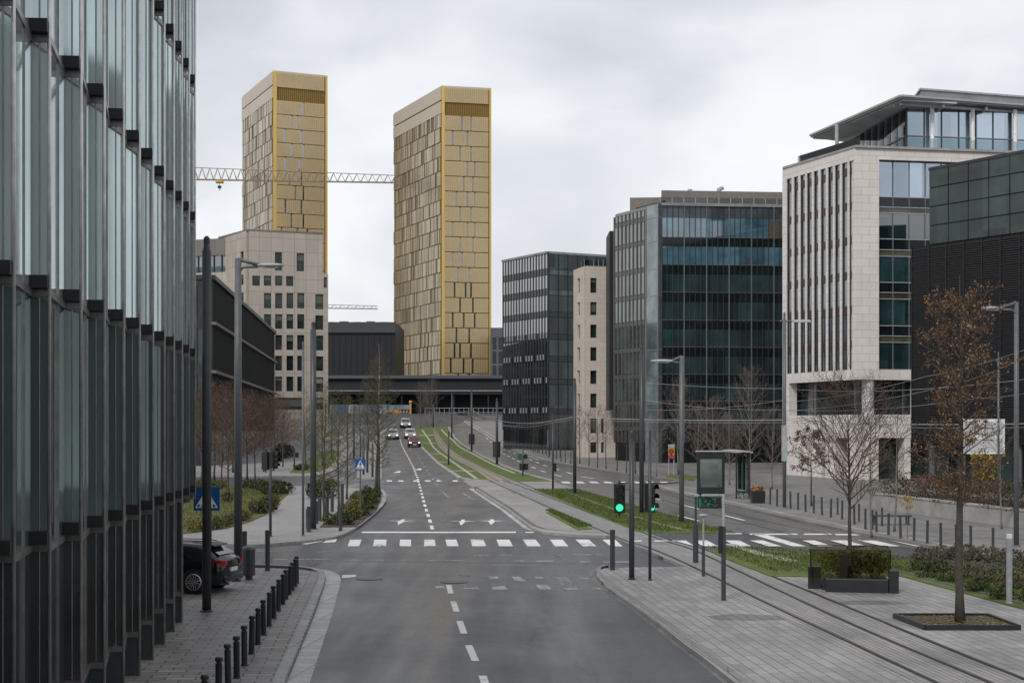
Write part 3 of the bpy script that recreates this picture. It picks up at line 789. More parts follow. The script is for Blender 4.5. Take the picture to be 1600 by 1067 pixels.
# ---------------------------------------------------------------- golden towers
def gold_tower(lab, pxl, pyl, pxc, pyc, pxr, pyr, Yc, zb, floors, slots, name='golden_tower', seed=1):
    zt = zat(pyc, Yc)
    Yl = (zt - CAMZ) * F / (HZ - pyl); Yr = (zt - CAMZ) * F / (HZ - pyr)
    A = Vector(((pxl - 800) / F * Yl, Yl)); C_ = Vector(((pxc - 800) / F * Yc, Yc)); B = Vector(((pxr - 800) / F * Yr, Yr))
    t = thing(name, lab, 'tower', (C_.x, C_.y, zg(Yc)), 'golden towers')
    D = A + (B - C_)
    mb = MB(); mb.prism([A, C_, B, D], zb, zt); mb.build('body', gold_dark, t)
    L_, R_ = Facade(A, C_), Facade(C_, B)
    rnd = random.Random(seed)
    H = zt - zb
    crown = R_.Z(pxc + 2, pyc + 23) ; band0 = R_.Z(pxc + 2, pyc + 23); band1 = R_.Z(pxc + 2, pyc + 44)
    # street face: ribbed cladding in storeys, dark loggia, windows in slots
    fh = (band1 - zb) / floors
    cl = MB(); rb = MB()
    e = .055 * R_.L
    segs = [(zb + fh * k + .22, zb + fh * (k + 1) - .0, k) for k in range(floors)] + [(band0, zt, -1)]
    cells = 24
    us = [e + (R_.L - 2 * e) * i / cells for i in range(cells + 1)]
    wins = []
    for z0, z1, k in segs:
        holes = set()
        if k >= 0:
            for f in slots[(floors - 1 - k) % len(slots)]:
                c = max(1, min(cells - 2, int(f * cells))); holes.add(c); wins.append((us[c], us[c + 1], z0, z1))
        i = 0
        while i < cells:
            if i in holes: i += 1; continue
            j = i
            while j < cells and j not in holes: j += 1
            R_.box(cl, us[i], us[j], z0, z1, 0, .25); i = j
        for c in range(cells):
            if c in holes: continue
            R_.box(rb, us[c] + .12 * (us[1] - us[0]), us[c] + .5 * (us[1] - us[0]), z0, z1, .25, .55)
    cl.build('cladding', gold_flat, t); rb.build('rib_cladding', gold_rib, t)
    lg = MB()
    for c in range(cells): R_.box(lg, us[c] + .3 * (us[1] - us[0]), us[c] + .62 * (us[1] - us[0]), band1, band0, .0, .12)
    lg.build('loggia', m_plain('loggia_fins', (.30, .19, .05), .5, .5), t)
    for w in wins:
        mb = MB(); R_.box(mb, w[0] + .05, w[1], w[2] + .15, w[3] - .1, 0, .06); mb.build('window', win_blue if w[2] > zb + H * .35 else win_glass, t)
    mb = MB(); R_.box(mb, 0, e, zb, zt + .3, 0, .6); R_.box(mb, R_.L - e * .7, R_.L, zb, zt + .3, 0, .6); mb.build('corner_trim', gold_edge, t)
    # flank: top frieze, then narrow panels turned this way and that
    fz = L_.Z(pxl + 1, pyl + 40)
    fz = zt - (zt - fz) * .92
    mb = MB(); mid = (fz + zt) / 2
    L_.box(mb, 0, L_.L, fz, mid - .25, 0, .3); L_.box(mb, 0, L_.L, mid + .1, zt, 0, .3); mb.build('frieze', grey_top, t)
    fl = floors + 1; fhl = (fz - zb) / fl
    allp = MB(); dk, md, lt = 2, 0, 1
    low = zb + H * .22 if seed == 2 else zb - 1
    for k in range(fl):
        z0, z1 = zb + fhl * k + .25, zb + fhl * (k + 1)
        u = .2; smooth = False
        while u < L_.L - .4:
            w = rnd.choice((.6, .7, .9, 1.2, 2.0))
            w = min(w, L_.L - .1 - u)
            r = rnd.random()
            d = rnd.uniform(.1, .3)
            if True:
                tgt = dk if r < .12 else (lt if r > .84 else md)
                allp.mi = tgt; L_.box(allp, u, u + w - .18, z0, z1, 0, d if tgt is not dk else .05)
                allp.mi = dk
                if tgt is not dk: L_.box(allp, u + w - .18, u + w - .02, z0, z1, 0, .02)
            u += w
    allp.build('panel_cladding', [bronze, bronze_lt, bronze_dk], t)
    rf = MB(); rf.prism([A, C_, B, D], zt, zt + .5)
    for f in (.2, .45, .7): p = C_.lerp(D, f); rf.box(p.x - .7, p.x + .7, p.y - .7, p.y + .7, zt + .5, zt + 1.4)
    rf.build('roof', grey_top, t)
S1 = [(.55,), (.33, .45), (.18, .52), (.33, .55), (.18, .47), (.28, .53), (.38, .58), (.18, .5), (.33, .58), (.12, .42, .65)]
S2 = [(.40, .62), (.20, .53), (.36, .60), (.53, .68), (.42, .65), (.29, .53, .68), (.36, .60), (.20, .53, .68), (.35, .65), (.17, .40, .68), (.3, .55),
      (.22, .48, .60), (.36, .63), (.18, .42, .68), (.28, .55), (.22, .36, .60), (.15, .42, .64), (.30, .55), (.2, .45, .6), (.32, .62)]
gold_tower('golden office tower rising behind the stone block, crossed by the crane jib', 379, 153, 427, 113, 511, 121, 470, 8, 23, S1, seed=1)
gold_tower('golden office tower standing clear above the dark low block', 616, 180, 690, 137, 767, 141, 400, 17.0, 18, S2, seed=2)

# ---------------------------------------------------------------- dark long block across the end of the street
def far_block():
    Y = 330
    x = lambda px, Y=Y: (px - 800) / F * Y
    t = thing('long_dark_block', 'long low black building across the end of the street under the golden tower', 'building', (x(650), Y, zg(Y)))
    z = lambda py, Y=Y: zat(py, Y)
    mb = MB(); mb.box(x(488), x(792), Y, Y + 34, z(612.4), z(588)); mb.build('upper_storey', far_dark, t)
    mb = MB(); mb.box(x(487), x(793), Y - .8, Y + 34, z(591.5), z(586.5)); mb.build('roof', far_grey, t)
    mb = MB(); mb.box(x(488), x(792), Y - .5, Y - .02, z(611), z(609.8)); mb.build('light_strip', light_p, t)
    mb = MB(); mb.box(x(488), x(792), Y - 1.0, Y + 1, z(616), z(612)); mb.box(x(488), x(792), Y + 6, Y + 8, zg(Y) - .5, z(616))
    mb.build('recess', black_clad, t)
    for px in range(492, 790, 27):
        mb = MB(); mb.box(x(px), x(px + 2), Y - .6, Y + .3, zg(Y) - .3, z(615)); mb.build('column', far_dark, t)
    Y2 = 368
    t = thing('black_box_building', 'windowless black building behind the bare trees between stone block and golden tower', 'building', (x(565, Y2), Y2, zg(Y2)))
    mb = MB(); mb.box(x(500, Y2), x(618, Y2), Y2, Y2 + 30, zg(Y2), zat(520, Y2)); mb.build('wall', black_clad, t)
    mb = MB(); mb.box(x(500, Y2), x(618, Y2), Y2 - .6, Y2 + 30, zat(520, Y2), zat(503.5, Y2)); mb.build('upper_storey', m_plain('dark_slate_wall', (.045, .047, .052), .6), t)
    for k in range(5):
        mb = MB(); a = 508 + 21 * k; mb.box(x(a, Y2), x(a + 13, Y2), Y2 + 2, Y2 + 8, zat(503.5, Y2), zat(502 - (k % 2), Y2)); mb.build('roof_plant', far_grey, t)
    mb = MB()
    for k in range(12): mb.box(x(512 + 9 * k, Y2), x(512.5 + 9 * k, Y2), Y2 - .15, Y2, zg(Y2), zat(520, Y2))
    mb.build('joint_fins', far_dark, t)
    Y3 = 372
    t = thing('grey_tower_block', 'narrow blue-grey office block glimpsed between golden tower and reflective glass office', 'building', (x(780, Y3), Y3, zg(Y3)))
    mb = MB(); mb.box(x(766, Y3), x(812, Y3), Y3, Y3 + 30, zg(Y3), zat(512, Y3)); mb.build('wall', far_grey, t)
    for r in range(3):
        for c in (0, 1):
            mb = MB(); a = 769.5 + 9.5 * c; mb.box(x(a, Y3), x(a + 5.5, Y3), Y3 - .15, Y3, zat(545 + 22 * r, Y3), zat(527 + 22 * r, Y3)); mb.build('window', spandrel, t)
far_block()

# ---------------------------------------------------------------- sand stone office, its glazed wing
def window_at(F_, px0, px1, py0, py1, parent, glass=None, frame=None, depth_=.22, name='window', bars=1):
    """a window set into the wall: dark reveal, frame, pane"""
    u0, u1 = F_.U(px0), F_.U(px1); z1 = F_.Z((px0 + px1) / 2, py0); z0 = F_.Z((px0 + px1) / 2, py1)
    mb = MB(); f = .07
    F_.box(mb, u0, u0 + f, z0, z1, 0, .05); F_.box(mb, u1 - f, u1, z0, z1, 0, .05); F_.box(mb, u0 + f, u1 - f, z1 - f, z1, 0, .05); F_.box(mb, u0 + f, u1 - f, z0, z0 + f, 0, .05)
    if bars: F_.box(mb, u0 + f, u1 - f, z0 + (z1 - z0) * .22, z0 + (z1 - z0) * .22 + .05, 0, .045)
    w = mb.build(name, frame or mull_dark, parent)
    mb = MB(); F_.box(mb, u0 + f, u1 - f, z0 + f, z1 - f, 0, .02); mb.build('pane', glass or win_glass, w)
    return w

def wall_with_holes(F_, mb, u0, u1, z0, z1, holes, d0, d1):
    """the wall's outer leaf with real openings; holes (u0, u1, z0, z1)"""
    zs = sorted({z0, z1} | {h[2] for h in holes} | {h[3] for h in holes})
    zs = [z for z in zs if z0 <= z <= z1]
    for a, b in zip(zs, zs[1:]):
        if b - a < 1e-4: continue
        m = (a + b) / 2
        hs = sorted((h[0], h[1]) for h in holes if h[2] < m < h[3])
        u = u0
        for h in hs:
            if h[0] > u: F_.box(mb, u, h[0], a, b, d0, d1)
            u = max(u, h[1])
        if u < u1: F_.box(mb, u, u1, a, b, d0, d1)

def punched(F_, wins, parent, mat, u0, u1, z0, z1, thick=.35, glass=None, name='wall'):
    holes = []
    for w in wins:
        holes.append((F_.U(w[0]), F_.U(w[1]), F_.Z((w[0] + w[1]) / 2, w[3]), F_.Z((w[0] + w[1]) / 2, w[2])))
    mb = MB(); wall_with_holes(F_, mb, u0, u1, z0, z1, holes, .02, thick); mb.build(name, mat, parent)
    G_ = Facade(F_.P(0, .06), F_.P(F_.L, .06))
    for h in holes:
        f = .08; mb = MB(); a, b, c, d = h
        F_.box(mb, a, a + f, c, d, .02, .12); F_.box(mb, b - f, b, c, d, .02, .12); F_.box(mb, a + f, b - f, d - f, d, .02, .12); F_.box(mb, a + f, b - f, c, c + f, .02, .12)
        F_.box(mb, a + f, b - f, c + (d - c) * .24, c + (d - c) * .24 + .06, .02, .11)
        w = mb.build('window', mull_dark, parent)
        mb = MB(); F_.box(mb, a + f, b - f, c + f, d - f, .02, .07); mb.build('pane', glass or win_glass, w)
        r = RB.random()
        if r < .45: mb = MB(); F_.box(mb, a + f, b - f, d - f - (d - c - 2 * f) * RB.choice((.25, .4, .6, .75)), d - f, .071, .082); mb.build('blind', blind_m if r < .36 else blind_l, w)

RB = random.Random(77)
def stone_block():
    A = Vector(((388 - 800) / F * 250, 250)); Y2 = 254.5; B = Vector(((512 - 800) / F * Y2, Y2))
    t = thing('stone_office', 'sand coloured stone office with rows of dark windows in front of a golden tower', 'office building', (A.x, A.y, zg(250)))
    Fr = Facade(A, B); ztop = zat(361, 250); zstep = Fr.Z(508, 428); zb = zg(250) - .5
    Lx = Vector(((345 - 800) / F * 260, 260))
    Fl = Facade(Lx, A)
    back = Vector((-4.5, 26))
    mb = MB(); mb.prism([A, Fr.P(Fr.U(503.2)), Fr.P(Fr.U(503.2)) + back, Lx + back, Lx], zb, ztop - .02)
    mb.prism([Fr.P(Fr.U(503.2) + .01), B, B + back, Fr.P(Fr.U(503.2) + .01) + back], zb, zstep - .02); mb.build('body', black_clad, t)
    o, s = 300, 3.334
    q = lambda a, b, c, d: (o + a / s, o + b / s, 340 + c / s, 340 + d / s)
    wins = [q(430, 467, 182, 277), q(543, 582, 187, 281)]
    wins += [q(312, 352, 304, 356), q(372, 411, 304, 356), q(431, 468, 304, 356), q(488, 526, 306, 358), q(684, 700, 312, 367)]
    for y0, y1 in ((394, 474), (504, 580)): wins += [q(a, b, y0, y1) for a, b in ((373, 411), (431, 468), (490, 526), (546, 583))] + [q(640, 682, y0 + 6, y1 + 4)]
    for y0, y1 in ((612, 690), (720, 797), (828, 905)): wins += [q(a, b, y0, y1) for a, b in ((373, 411), (431, 467), (490, 526), (546, 583))] + [q(640, 682, y0 + 3, y1 + 2)]
    wins += [q(431, 575, 938, 1000), q(640, 682, 938, 1000)]
    u5 = Fr.U(503.2)
    punched(Fr, [w for w in wins if w[2] < 424], t, s_stone, 0, u5, zstep + .002, ztop)
    punched(Fr, [w for w in wins if w[2] > 428], t, s_stone, 0, Fr.L, zb, zstep)
    lw = [q(262, 279, 178, 232), q(262, 279, 300, 352), q(262, 279, 392, 470), q(262, 279, 502, 575)]
    punched(Fl, lw, t, s_stone, 0, Fl.L, zb, ztop)
    mb = MB(); mb.prism([A + Vector((-.1, -.45)), Fr.P(u5, .45), Fr.P(u5) + back, Lx + back, Lx + Vector((-.4, -.3))], ztop, ztop + .25); mb.build('roof', s_band, t)
    # wing with the glazed top storey
    Wb = Vector(((372 - 800) / F * 257, 257)); Wa = Vector(((262 - 800) / F * 262, 262)); Fw = Facade(Wa, Wb)
    zt = Fw.Z(330, 374); g1, g0 = Fw.Z(330, 400), Fw.Z(330, 426)
    w = thing('stone_wing', 'low stone wing with grey attic and glazed strip behind the black louvred office', 'office building', (Wa.x, Wa.y, zg(262)))
    mb = MB(); mb.prism([Wa, Wb, Wb + back, Wa + back], zb, zt - .05); mb.build('body', black_clad, w)
    mb = MB(); Fw.box(mb, 0, Fw.L, zb, g0, .02, .4); mb.build('wall', s_stone, w)
    mb = MB(); Fw.box(mb, 0, Fw.L, g1, zt, .02, .5); mb.build('attic', s_band, w)
    n = 9
    for k in range(n):
        u0, u1 = Fw.L * k / n + .12, Fw.L * (k + 1) / n - .12
        mb = MB(); Fw.box(mb, u0, u1, g0 + .02, g1 - .02, .02, .1); x_ = mb.build('window', win_blue, w)
        mb = MB(); Fw.box(mb, u0 - .12, u0, g0 + .01, g1 - .01, .02, .3); mb.build('frame', mull_dark, x_)
    mb = MB(); Fw.box(mb, 0, Fw.L, g0, g0 + 1.0, .42, .45); mb.build('balustrade', balus, w)
stone_block()

# ---------------------------------------------------------------- black louvred office
def louvre_office():
    A = Vector(((328 - 800) / F * 150, 150)); B = Vector(((427 - 800) / F * 234, 234)); Fr = Facade(A, B)
    zt = zat(432, 150); zb = zg(150) - .5
    t = thing('louvred_office', 'black office clad in upright louvres with two pale ledges behind the brown trees', 'office building', (A.x, A.y, zg(150)))
    A2 = Vector(((262 - 800) / F * 150.6, 150.6)); Ff = Facade(A2, A)
    back = Vector((-16, 2))
    mb = MB(); mb.prism([A2, A, B, B + Vector((-20, 20)), A2 + Vector((-40, 60))], zb, zt - .05); mb.build('body', black_clad, t)
    mb = MB(); n = 96
    for k in range(n):
        u = Fr.L * (k + .3) / n; Fr.box(mb, u, u + .14, zb + 4.2, zt, .0, .24)
    mb.build('louvre_screen', dark_clad, t)
    for py0 in (503, 578.5):
        z = Fr.Z(328.5, py0); mb = MB(); Fr.box(mb, 0, Fr.L, z - .28, z, .0, .62); mb.build('ledge', m_plain('pale_ledge', (.13, .125, .12), .6), t)
    mb = MB(); Fr.box(mb, 0, Fr.L, zt - .3, zt + .15, 0, .5); Ff.box(mb, 0, Ff.L, zt - .3, zt + .15, 0, .3); mb.build('parapet', dark_clad, t)
    lev = [zb + 4.2, Ff.Z(318, 578), Ff.Z(318, 505), zt - .35]
    for k in range(3):
        for c in range(7):
            u0, u1 = Ff.L * c / 7 + .06, Ff.L * (c + 1) / 7 - .06
            mb = MB(); Ff.box(mb, u0, u1, lev[k] + .5, lev[k + 1] - .5, 0, .08); mb.build('window', louv_glass, t)
        mb = MB(); Ff.box(mb, 0, Ff.L, lev[k + 1] - .5, lev[k + 1] + .5 * (k < 2), 0, .14); mb.build('spandrel', dark_clad, t)
    for c in range(22):
        u0, u1 = Fr.L * c / 22 + .25, Fr.L * (c + 1) / 22 - .25
        mb = MB(); Fr.box(mb, u0, u1, zb + .7, zb + 4.0, 0, .06); mb.build('window', louv_glass, t)
louvre_office()

# ---------------------------------------------------------------- cranes behind the towers
def crane(lab, Y, px0, px1, y0t, y0b, y1t, y1b, mast_px, mat, hook=None, bay=2.2):
    x = lambda px: (px - 800) / F * Y
    t = thing('tower_crane', lab, 'crane', (x(mast_px), Y, zg(Y)), 'tower cranes')
    mb = MB(); N = max(8, int(abs(x(px1) - x(px0)) / bay))
    P0 = lambda f, a, b: Vector((x(px0) + (x(px1) - x(px0)) * f, Y, zat(a + (b - a) * f, Y)))
    tp = [P0(i / N, y0t, y1t) for i in range(N + 1)]; bt = [P0(i / N, y0b, y1b) for i in range(N + 1)]
    r = .115
    mb.tube([tp[0], tp[-1]], r, 5)
    for dy in (-.8, .8):
        o = Vector((0, dy, 0)); mb.tube([bt[0] + o, bt[-1] + o], r * 1.1, 5)
        for i in range(N):
            m_ = (tp[i] + tp[i + 1]) / 2
            mb.tube([bt[i] + o, m_], r * .6, 4, False); mb.tube([m_, bt[i + 1] + o], r * .6, 4, False)
    mb.build('jib', mat, t)
    zt_ = zat(y0b, Y)
    mb = MB(); w = 1.0; cx = x(mast_px)
    for sx in (-w, w):
        for sy in (-w, w): mb.tube([(cx + sx, Y + sy, zg(Y)), (cx + sx, Y + sy, zt_ + 1)], .18, 5)
    z = zg(Y)
    while z < zt_:
        mb.tube([(cx - w, Y - w, z), (cx + w, Y - w, z + 2.4)], .1, 4, False); mb.tube([(cx + w, Y + w, z), (cx - w, Y + w, z + 2.4)], .1, 4, False); z += 2.4
    mb.build('mast', mat, t)
    mb = MB(); c0 = Vector((cx, Y, zt_)); dr = 1 if px1 > px0 else -1
    mb.tube([c0, c0 + Vector((-14 * dr, 0, 0))], .5, 5); mb.box(cx - 14, cx - 10, Y - 1.2, Y + 1.2, zt_ - 3, zt_); mb.tube([c0, c0 + Vector((0, 0, 6))], .3, 5); mb.build('counter_jib', mat, t)
    if hook:
        hx = x(hook); f = (hook - px0) / (px1 - px0); zb_ = zat(y0b + (y1b - y0b) * f, Y)
        mb = MB(); mb.box(hx - 1, hx + 1, Y - 1, Y + 1, zb_ - .9, zb_ - .2); tr = mb.build('trolley', yellow_p, t)
        mb = MB(); mb.tube([(hx, Y, zb_ - .9), (hx, Y, zb_ - 1.7)], .06, 4); mb.box(hx - .5, hx + .5, Y - .3, Y + .3, zb_ - 2.4, zb_ - 1.7); mb.tube([(hx, Y, zb_ - 2.4), (hx + .2, Y, zb_ - 2.8), (hx - .1, Y, zb_ - 3.0)], .12, 5); mb.build('hook', black_p, tr)
crane('tan tower crane with long lattice jib crossing in front of a golden tower', 446, 225, 636, 259, 279.5, 275, 286, 215, crane_m, 343)
crane('small pale tower crane jib low in the sky between the golden towers', 452, 430, 590, 474, 480.5, 478, 482.5, 425, crane_w)

# ---------------------------------------------------------------- reflective glass office down the street
def reflective_office():
    C_ = Vector(((857 - 800) / F * 207, 207)); Yl = 217.6; A = Vector(((787 - 800) / F * Yl, Yl)); Yr = 212.0; B = Vector(((960 - 800) / F * Yr, Yr))
    zt = zat(394, 207); zb = zg(207) - .5
    t = thing('reflective_glass_office', 'black glass office mirroring the bright sky beside the narrow cream block', 'office building', (C_.x, C_.y, zg(207)))
    L_, R_ = Facade(A, C_), Facade(C_, B)
    back = Vector((2, 30))
    mb = MB(); mb.prism([A, C_, B, B + back, A + back], zb, zt - .05); mb.build('body', black_clad, t)
    lev = [zb] + [L_.Z(856, 380 + v / 3.333) for v in (890, 735, 615, 500, 385, 270, 165, 46)]
    n = 16
    bl = MB()
    for k in range(8):
        h = lev[k + 1] - lev[k]
        for c in range(n):
            mb = MB(); u0, u1 = L_.L * c / n, L_.L * (c + 1) / n
            L_.box(mb, u0 + .04, u1 - .04, lev[k] + (.9 if k else .1), lev[k + 1] - .06, 0, .10 + .004 * ((c * 7 + k * 3) % 5)); mb.build('window', b2_glass, t)
        mb = MB(); L_.box(mb, 0, L_.L, lev[k] + .02, lev[k] + .86, 0, .09); mb.build('spandrel', b2_side if k > 4 else spandrel, t)
        if 1 <= k <= 4:
            bl = MB()
            for c in range(n):
                if (c * 5 + k * 3) % 4:
                    bl = MB(); L_.box(bl, L_.L * c / n + .3, L_.L * (c + 1) / n - .15, lev[k] + .2, lev[k] + .95, .155, .17); bl.build('white_panel', MATS.get('grey_white_panel') or m_plain('grey_white_panel', (.24, .25, .26), .5), t)  # added pale panels paint bright reflections onto the glazing
        m = 7
        for c in range(m):
            mb = MB(); u0, u1 = R_.L * c / m, R_.L * (c + 1) / m
            R_.box(mb, u0 + .05, u1 - .05, lev[k] + .75, lev[k + 1] - .06, 0, .1); mb.build('window', b2_side, t)
        mb = MB(); R_.box(mb, 0, R_.L, lev[k] + .02, lev[k] + .7, 0, .08); mb.build('spandrel', spandrel if k < 6 else teal_frit, t)
    for c in range(n + 1):
        mb = MB(); u = L_.L * c / n; L_.box(mb, u - .12, u + .12, zb + 3.4, zt, 0, .15); mb.build('mullion', mull_dark, t)
    for c in range(8):
        mb = MB(); u = R_.L * c / 7; R_.box(mb, u - .04, u + .04, zb + 3.4, zt, 0, .18); mb.build('mullion', mull_dark, t)
    mb = MB(); L_.box(mb, 0, L_.L, zt - .2, zt + .1, 0, .36); R_.box(mb, 0, R_.L, zt - .2, zt + .1, 0, .2); mb.prism([A, C_, B, B + back, A + back], zt - .05, zt + .08); mb.build('roof', roof_m, t)
reflective_office()

# ---------------------------------------------------------------- narrow cream block
def cream_block():
    Y = 176.0; C_ = Vector(((914 - 800) / F * Y, Y)); Yl = 179.5; A = Vector(((900.5 - 800) / F * Yl, Yl)); Yr = 176.8; B = Vector(((966 - 800) / F * Yr, Yr))
    zt = zat(417.5, Y); zb = zg(Y) - .4
    t = thing('cream_stone_block', 'narrow cream stone block with single windows beside the teal glass office', 'office building', (C_.x, C_.y, zg(Y)))
    L_, R_ = Facade(A, C_), Facade(C_, B); back = Vector((2.5, 20))
    mb = MB(); mb.prism([A, C_, B, B + back, A + back], zb, zt - .05); mb.build('body', black_clad, t)
    f = lambda v: 380 + v / 3.333
    rows = [(183, 260), (308, 376), (425, 494), (543, 613), (663, 733), (783, 857), (910, 988), (1035, 1090)]
    punched(L_, [(770 + 455 / 3.333, 770 + 468 / 3.333, f(a), f(b)) for a, b in rows], t, c_stone, 0, L_.L, zb, zt)
    punched(R_, [(770 + 504 / 3.333, 770 + 537 / 3.333, f(a), f(b)) for a, b in rows] + [(770 + 560 / 3.333, 770 + 575 / 3.333, f(a), f(b)) for a, b in rows[-2:]], t, c_stone, 0, R_.L, zb, zt)
    mb = MB(); mb.prism([A, C_, B, B + back, A + back], zt, zt + .15); mb.build('roof', concrete, t)
    mb = MB(); zg1 = R_.Z(916, 405)
    L_.box(mb, 0.3, L_.L, zt + .15, zg1, -.5, -.47); R_.box(mb, 0, R_.L, zt + .15, zg1, -.5, -.47); b = mb.build('balustrade', balus, t)
    mb = MB()
    for k in range(7): R_.box(mb, R_.L * k / 7, R_.L * k / 7 + .05, zt + .15, zg1, -.46, -.42)
    mb.build('post', light_p, b)
cream_block()

# ---------------------------------------------------------------- teal glass office
def teal_office():
    Y = 158.0; C_ = Vector(((1033 - 800) / F * Y, Y)); Yl = 166.5; A = Vector(((961.5 - 800) / F * Yl, Yl)); Yr = 159.4; B = Vector(((1252 - 800) / F * Yr, Yr))
    zt = zat(322, Y); zb = zg(Y) - .4
    t = thing('teal_glass_office', 'dark teal glass office with blue top storeys behind the bus shelter', 'office building', (C_.x, C_.y, zg(Y)))
    L_, R_ = Facade(A, C_), Facade(C_, B); back = Vector((3, 24))
    mb = MB(); mb.prism([A, C_, B, B + back, A + back], zb, zt - .05); mb.build('body', black_clad, t)
    f = lambda v: R_.Z(1035, 280 + v / 3.81)
    bands = [(160, 228), (230, 345), (400, 508), (565, 672), (730, 838), (893, 998), (1055, 1160), (1215, 1320), (1378, 1490)]
    n = 25; cells = []
    us = [R_.L * i / n for i in range(n + 1)]
    for k, (a, b) in enumerate(bands):
        z1, z0 = f(a), f(b)
        for c in range(n): cells.append((us[c] + .02, us[c + 1] - .02, z0, z1, k))
        if k < len(bands) - 1:
            zs = f(bands[k + 1][0])
            if z0 - zs > .3:
                mb = MB(); R_.box(mb, 0, R_.L, zs + .03, z0 - .03, 0, .10); mb.build('spandrel', spandrel, t)
                mb = MB(); R_.box(mb, 0, R_.L, z0 - .03, z0 + .02, 0, .15); mb.build('transom', mull_light, t)
    for m_, ks in ((teal_frit, (0,)), (sky_refl_glass, (1, 2)), (teal_glass, range(3, 9))):
        for k in ks:
            cs = [c for c in cells if c[4] == k]
            for i in range(0, n, 2 if k < 5 else 5):      # glazing bays, panes inside a bay stay together
                grp = cs[i:i + (2 if k < 5 else 5)]
                mb = MB()
                for j, c in enumerate(grp): R_.box(mb, c[0], c[1], c[2], c[3], 0, .11 + .006 * ((i * 5 + j * 3 + k) % 4))
                mb.build('window', m_, t)
    mb = MB(); R_.box(mb, 0, R_.L, zb, f(1495), 0, .1); mb.build('base_glazing', spandrel, t)
    mb = MB(); R_.box(mb, us[n // 5 * 1 + 14], us[n // 5 * 1 + 14] + 2.1, f(345), f(240), .13, .16); mb.build('blind', m_plain('brown_blind', (.06, .05, .04), .8), t)
    for i in range(n + 1):
        mb = MB(); w = .03 if i % 4 else .045
        R_.box(mb, us[i] - w, us[i] + w, zb + 2.6, zt, .0, .2 if i % 4 else .26); mb.build('mullion', mull_dark if i % 4 else mull_light, t)
    # flank
    uc = L_.U(1015)
    m = 9; fl = [L_.Z(1015, 280 + v / 3.81) for v in (1495, 1340, 1180, 1020, 862, 705, 548, 385, 245, 160)]
    for k in range(9):
        for c in range(m):
            mb = MB(); u0, u1 = uc * c / m, uc * (c + 1) / m
            L_.box(mb, u0 + .1, u1 - .1, fl[k] + .5, fl[k + 1] - .05, 0, .09 + .01 * ((c * 3 + k * 5) % 4)); 
            mb.build('window', grey_glass, t) if k < 9 and c % 1 == 0 else None
        mb = MB(); L_.box(mb, 0, uc, fl[k] - .02, fl[k] + .44, 0, .12); mb.build('spandrel', m_plain('grey_spandrel', (.10, .105, .10), .35, .2), t)
    for c in range(m + 1):
        mb = MB(); u = uc * c / m; L_.box(mb, u - .06, u + .06, zb + 2.6, zt, 0, .20); mb.build('mullion', m_plain('warm_mullion', (.15, .145, .13), .45, .4) if c == 0 else MATS['warm_mullion'], t)
    mb = MB(); L_.box(mb, uc + .1, L_.L + .3, zb + .2, zt + .2, .05, .5); mb.build('glazed_corner', pale_glass, t)
    mb = MB()
    for z in fl[:-1]: L_.box(mb, uc + .1, L_.L + .31, z - .04, z + .04, .05, .52)
    for u in (uc + .1, L_.L + .24): L_.box(mb, u - .06, u + .06, zb, zt + .25, .05, .56)
    mb.build('corner_frame', m_plain('grey_frame', (.20, .215, .22), .4, .3), t)
    # roof terrace, plant room
    mb = MB(); mb.prism([A + Vector((0, -.4)), C_ + Vector((0, -.4)), B + Vector((0, -.2)), B + back, A + back], zt, zt + .3); mb.build('roof', roof_m, t)
    z1 = R_.Z(1036, 307)
    mb = MB(); R_.box(mb, 0, R_.L, zt + .3, z1, -.5, -.46); L_.box(mb, 3, L_.L, zt + .3, z1 - .4, -.5, -.46); bl = mb.build('balustrade', balus, t)
    mb = MB()
    for k in range(13): R_.box(mb, R_.L * k / 12 - .03, R_.L * k / 12 + .03, zt + .3, z1, -.45, -.40)
    mb.build('post', light_p, bl)
    p0 = R_.P(R_.U(1045), -4); p1 = R_.P(R_.L, -4); zp = zat(297.5, p0.y)
    mb = MB(); mb.prism([p0, p1, p1 + Vector((1, 12)), p0 + Vector((1.5, 12))], zt, zp); q0 = p0 + Vector((-3.2, 1.5)); mb.prism([q0, p0 + Vector((.5, 1.2)), p0 + Vector((1, 12)), q0 + Vector((1.4, 10))], zt, zp - .55); pr = mb.build('plant_room', brown_clad, t)
    mb = MB(); a = R_.P(R_.U(1140), -5); mb.tube([(a.x, a.y, zp), (a.x, a.y, zp + .3), (a.x + .5, a.y, zp + .55)], .22, 6); a = R_.P(R_.U(1094), -5); mb.tube([(a.x, a.y, zp), (a.x, a.y, zp + .3)], .25, 6); mb.build('vent', light_p, pr)
    # black stair fin on the far flank
    Y4 = 169.0; x = lambda px: (px - 800) / F * Y4
    mb = MB(); mb.box(x(952.3), x(962.2), Y4, Y4 + 6, zat(640, Y4), zat(361, Y4))
    mb.build('stair_fin', black_clad, t)
teal_office()

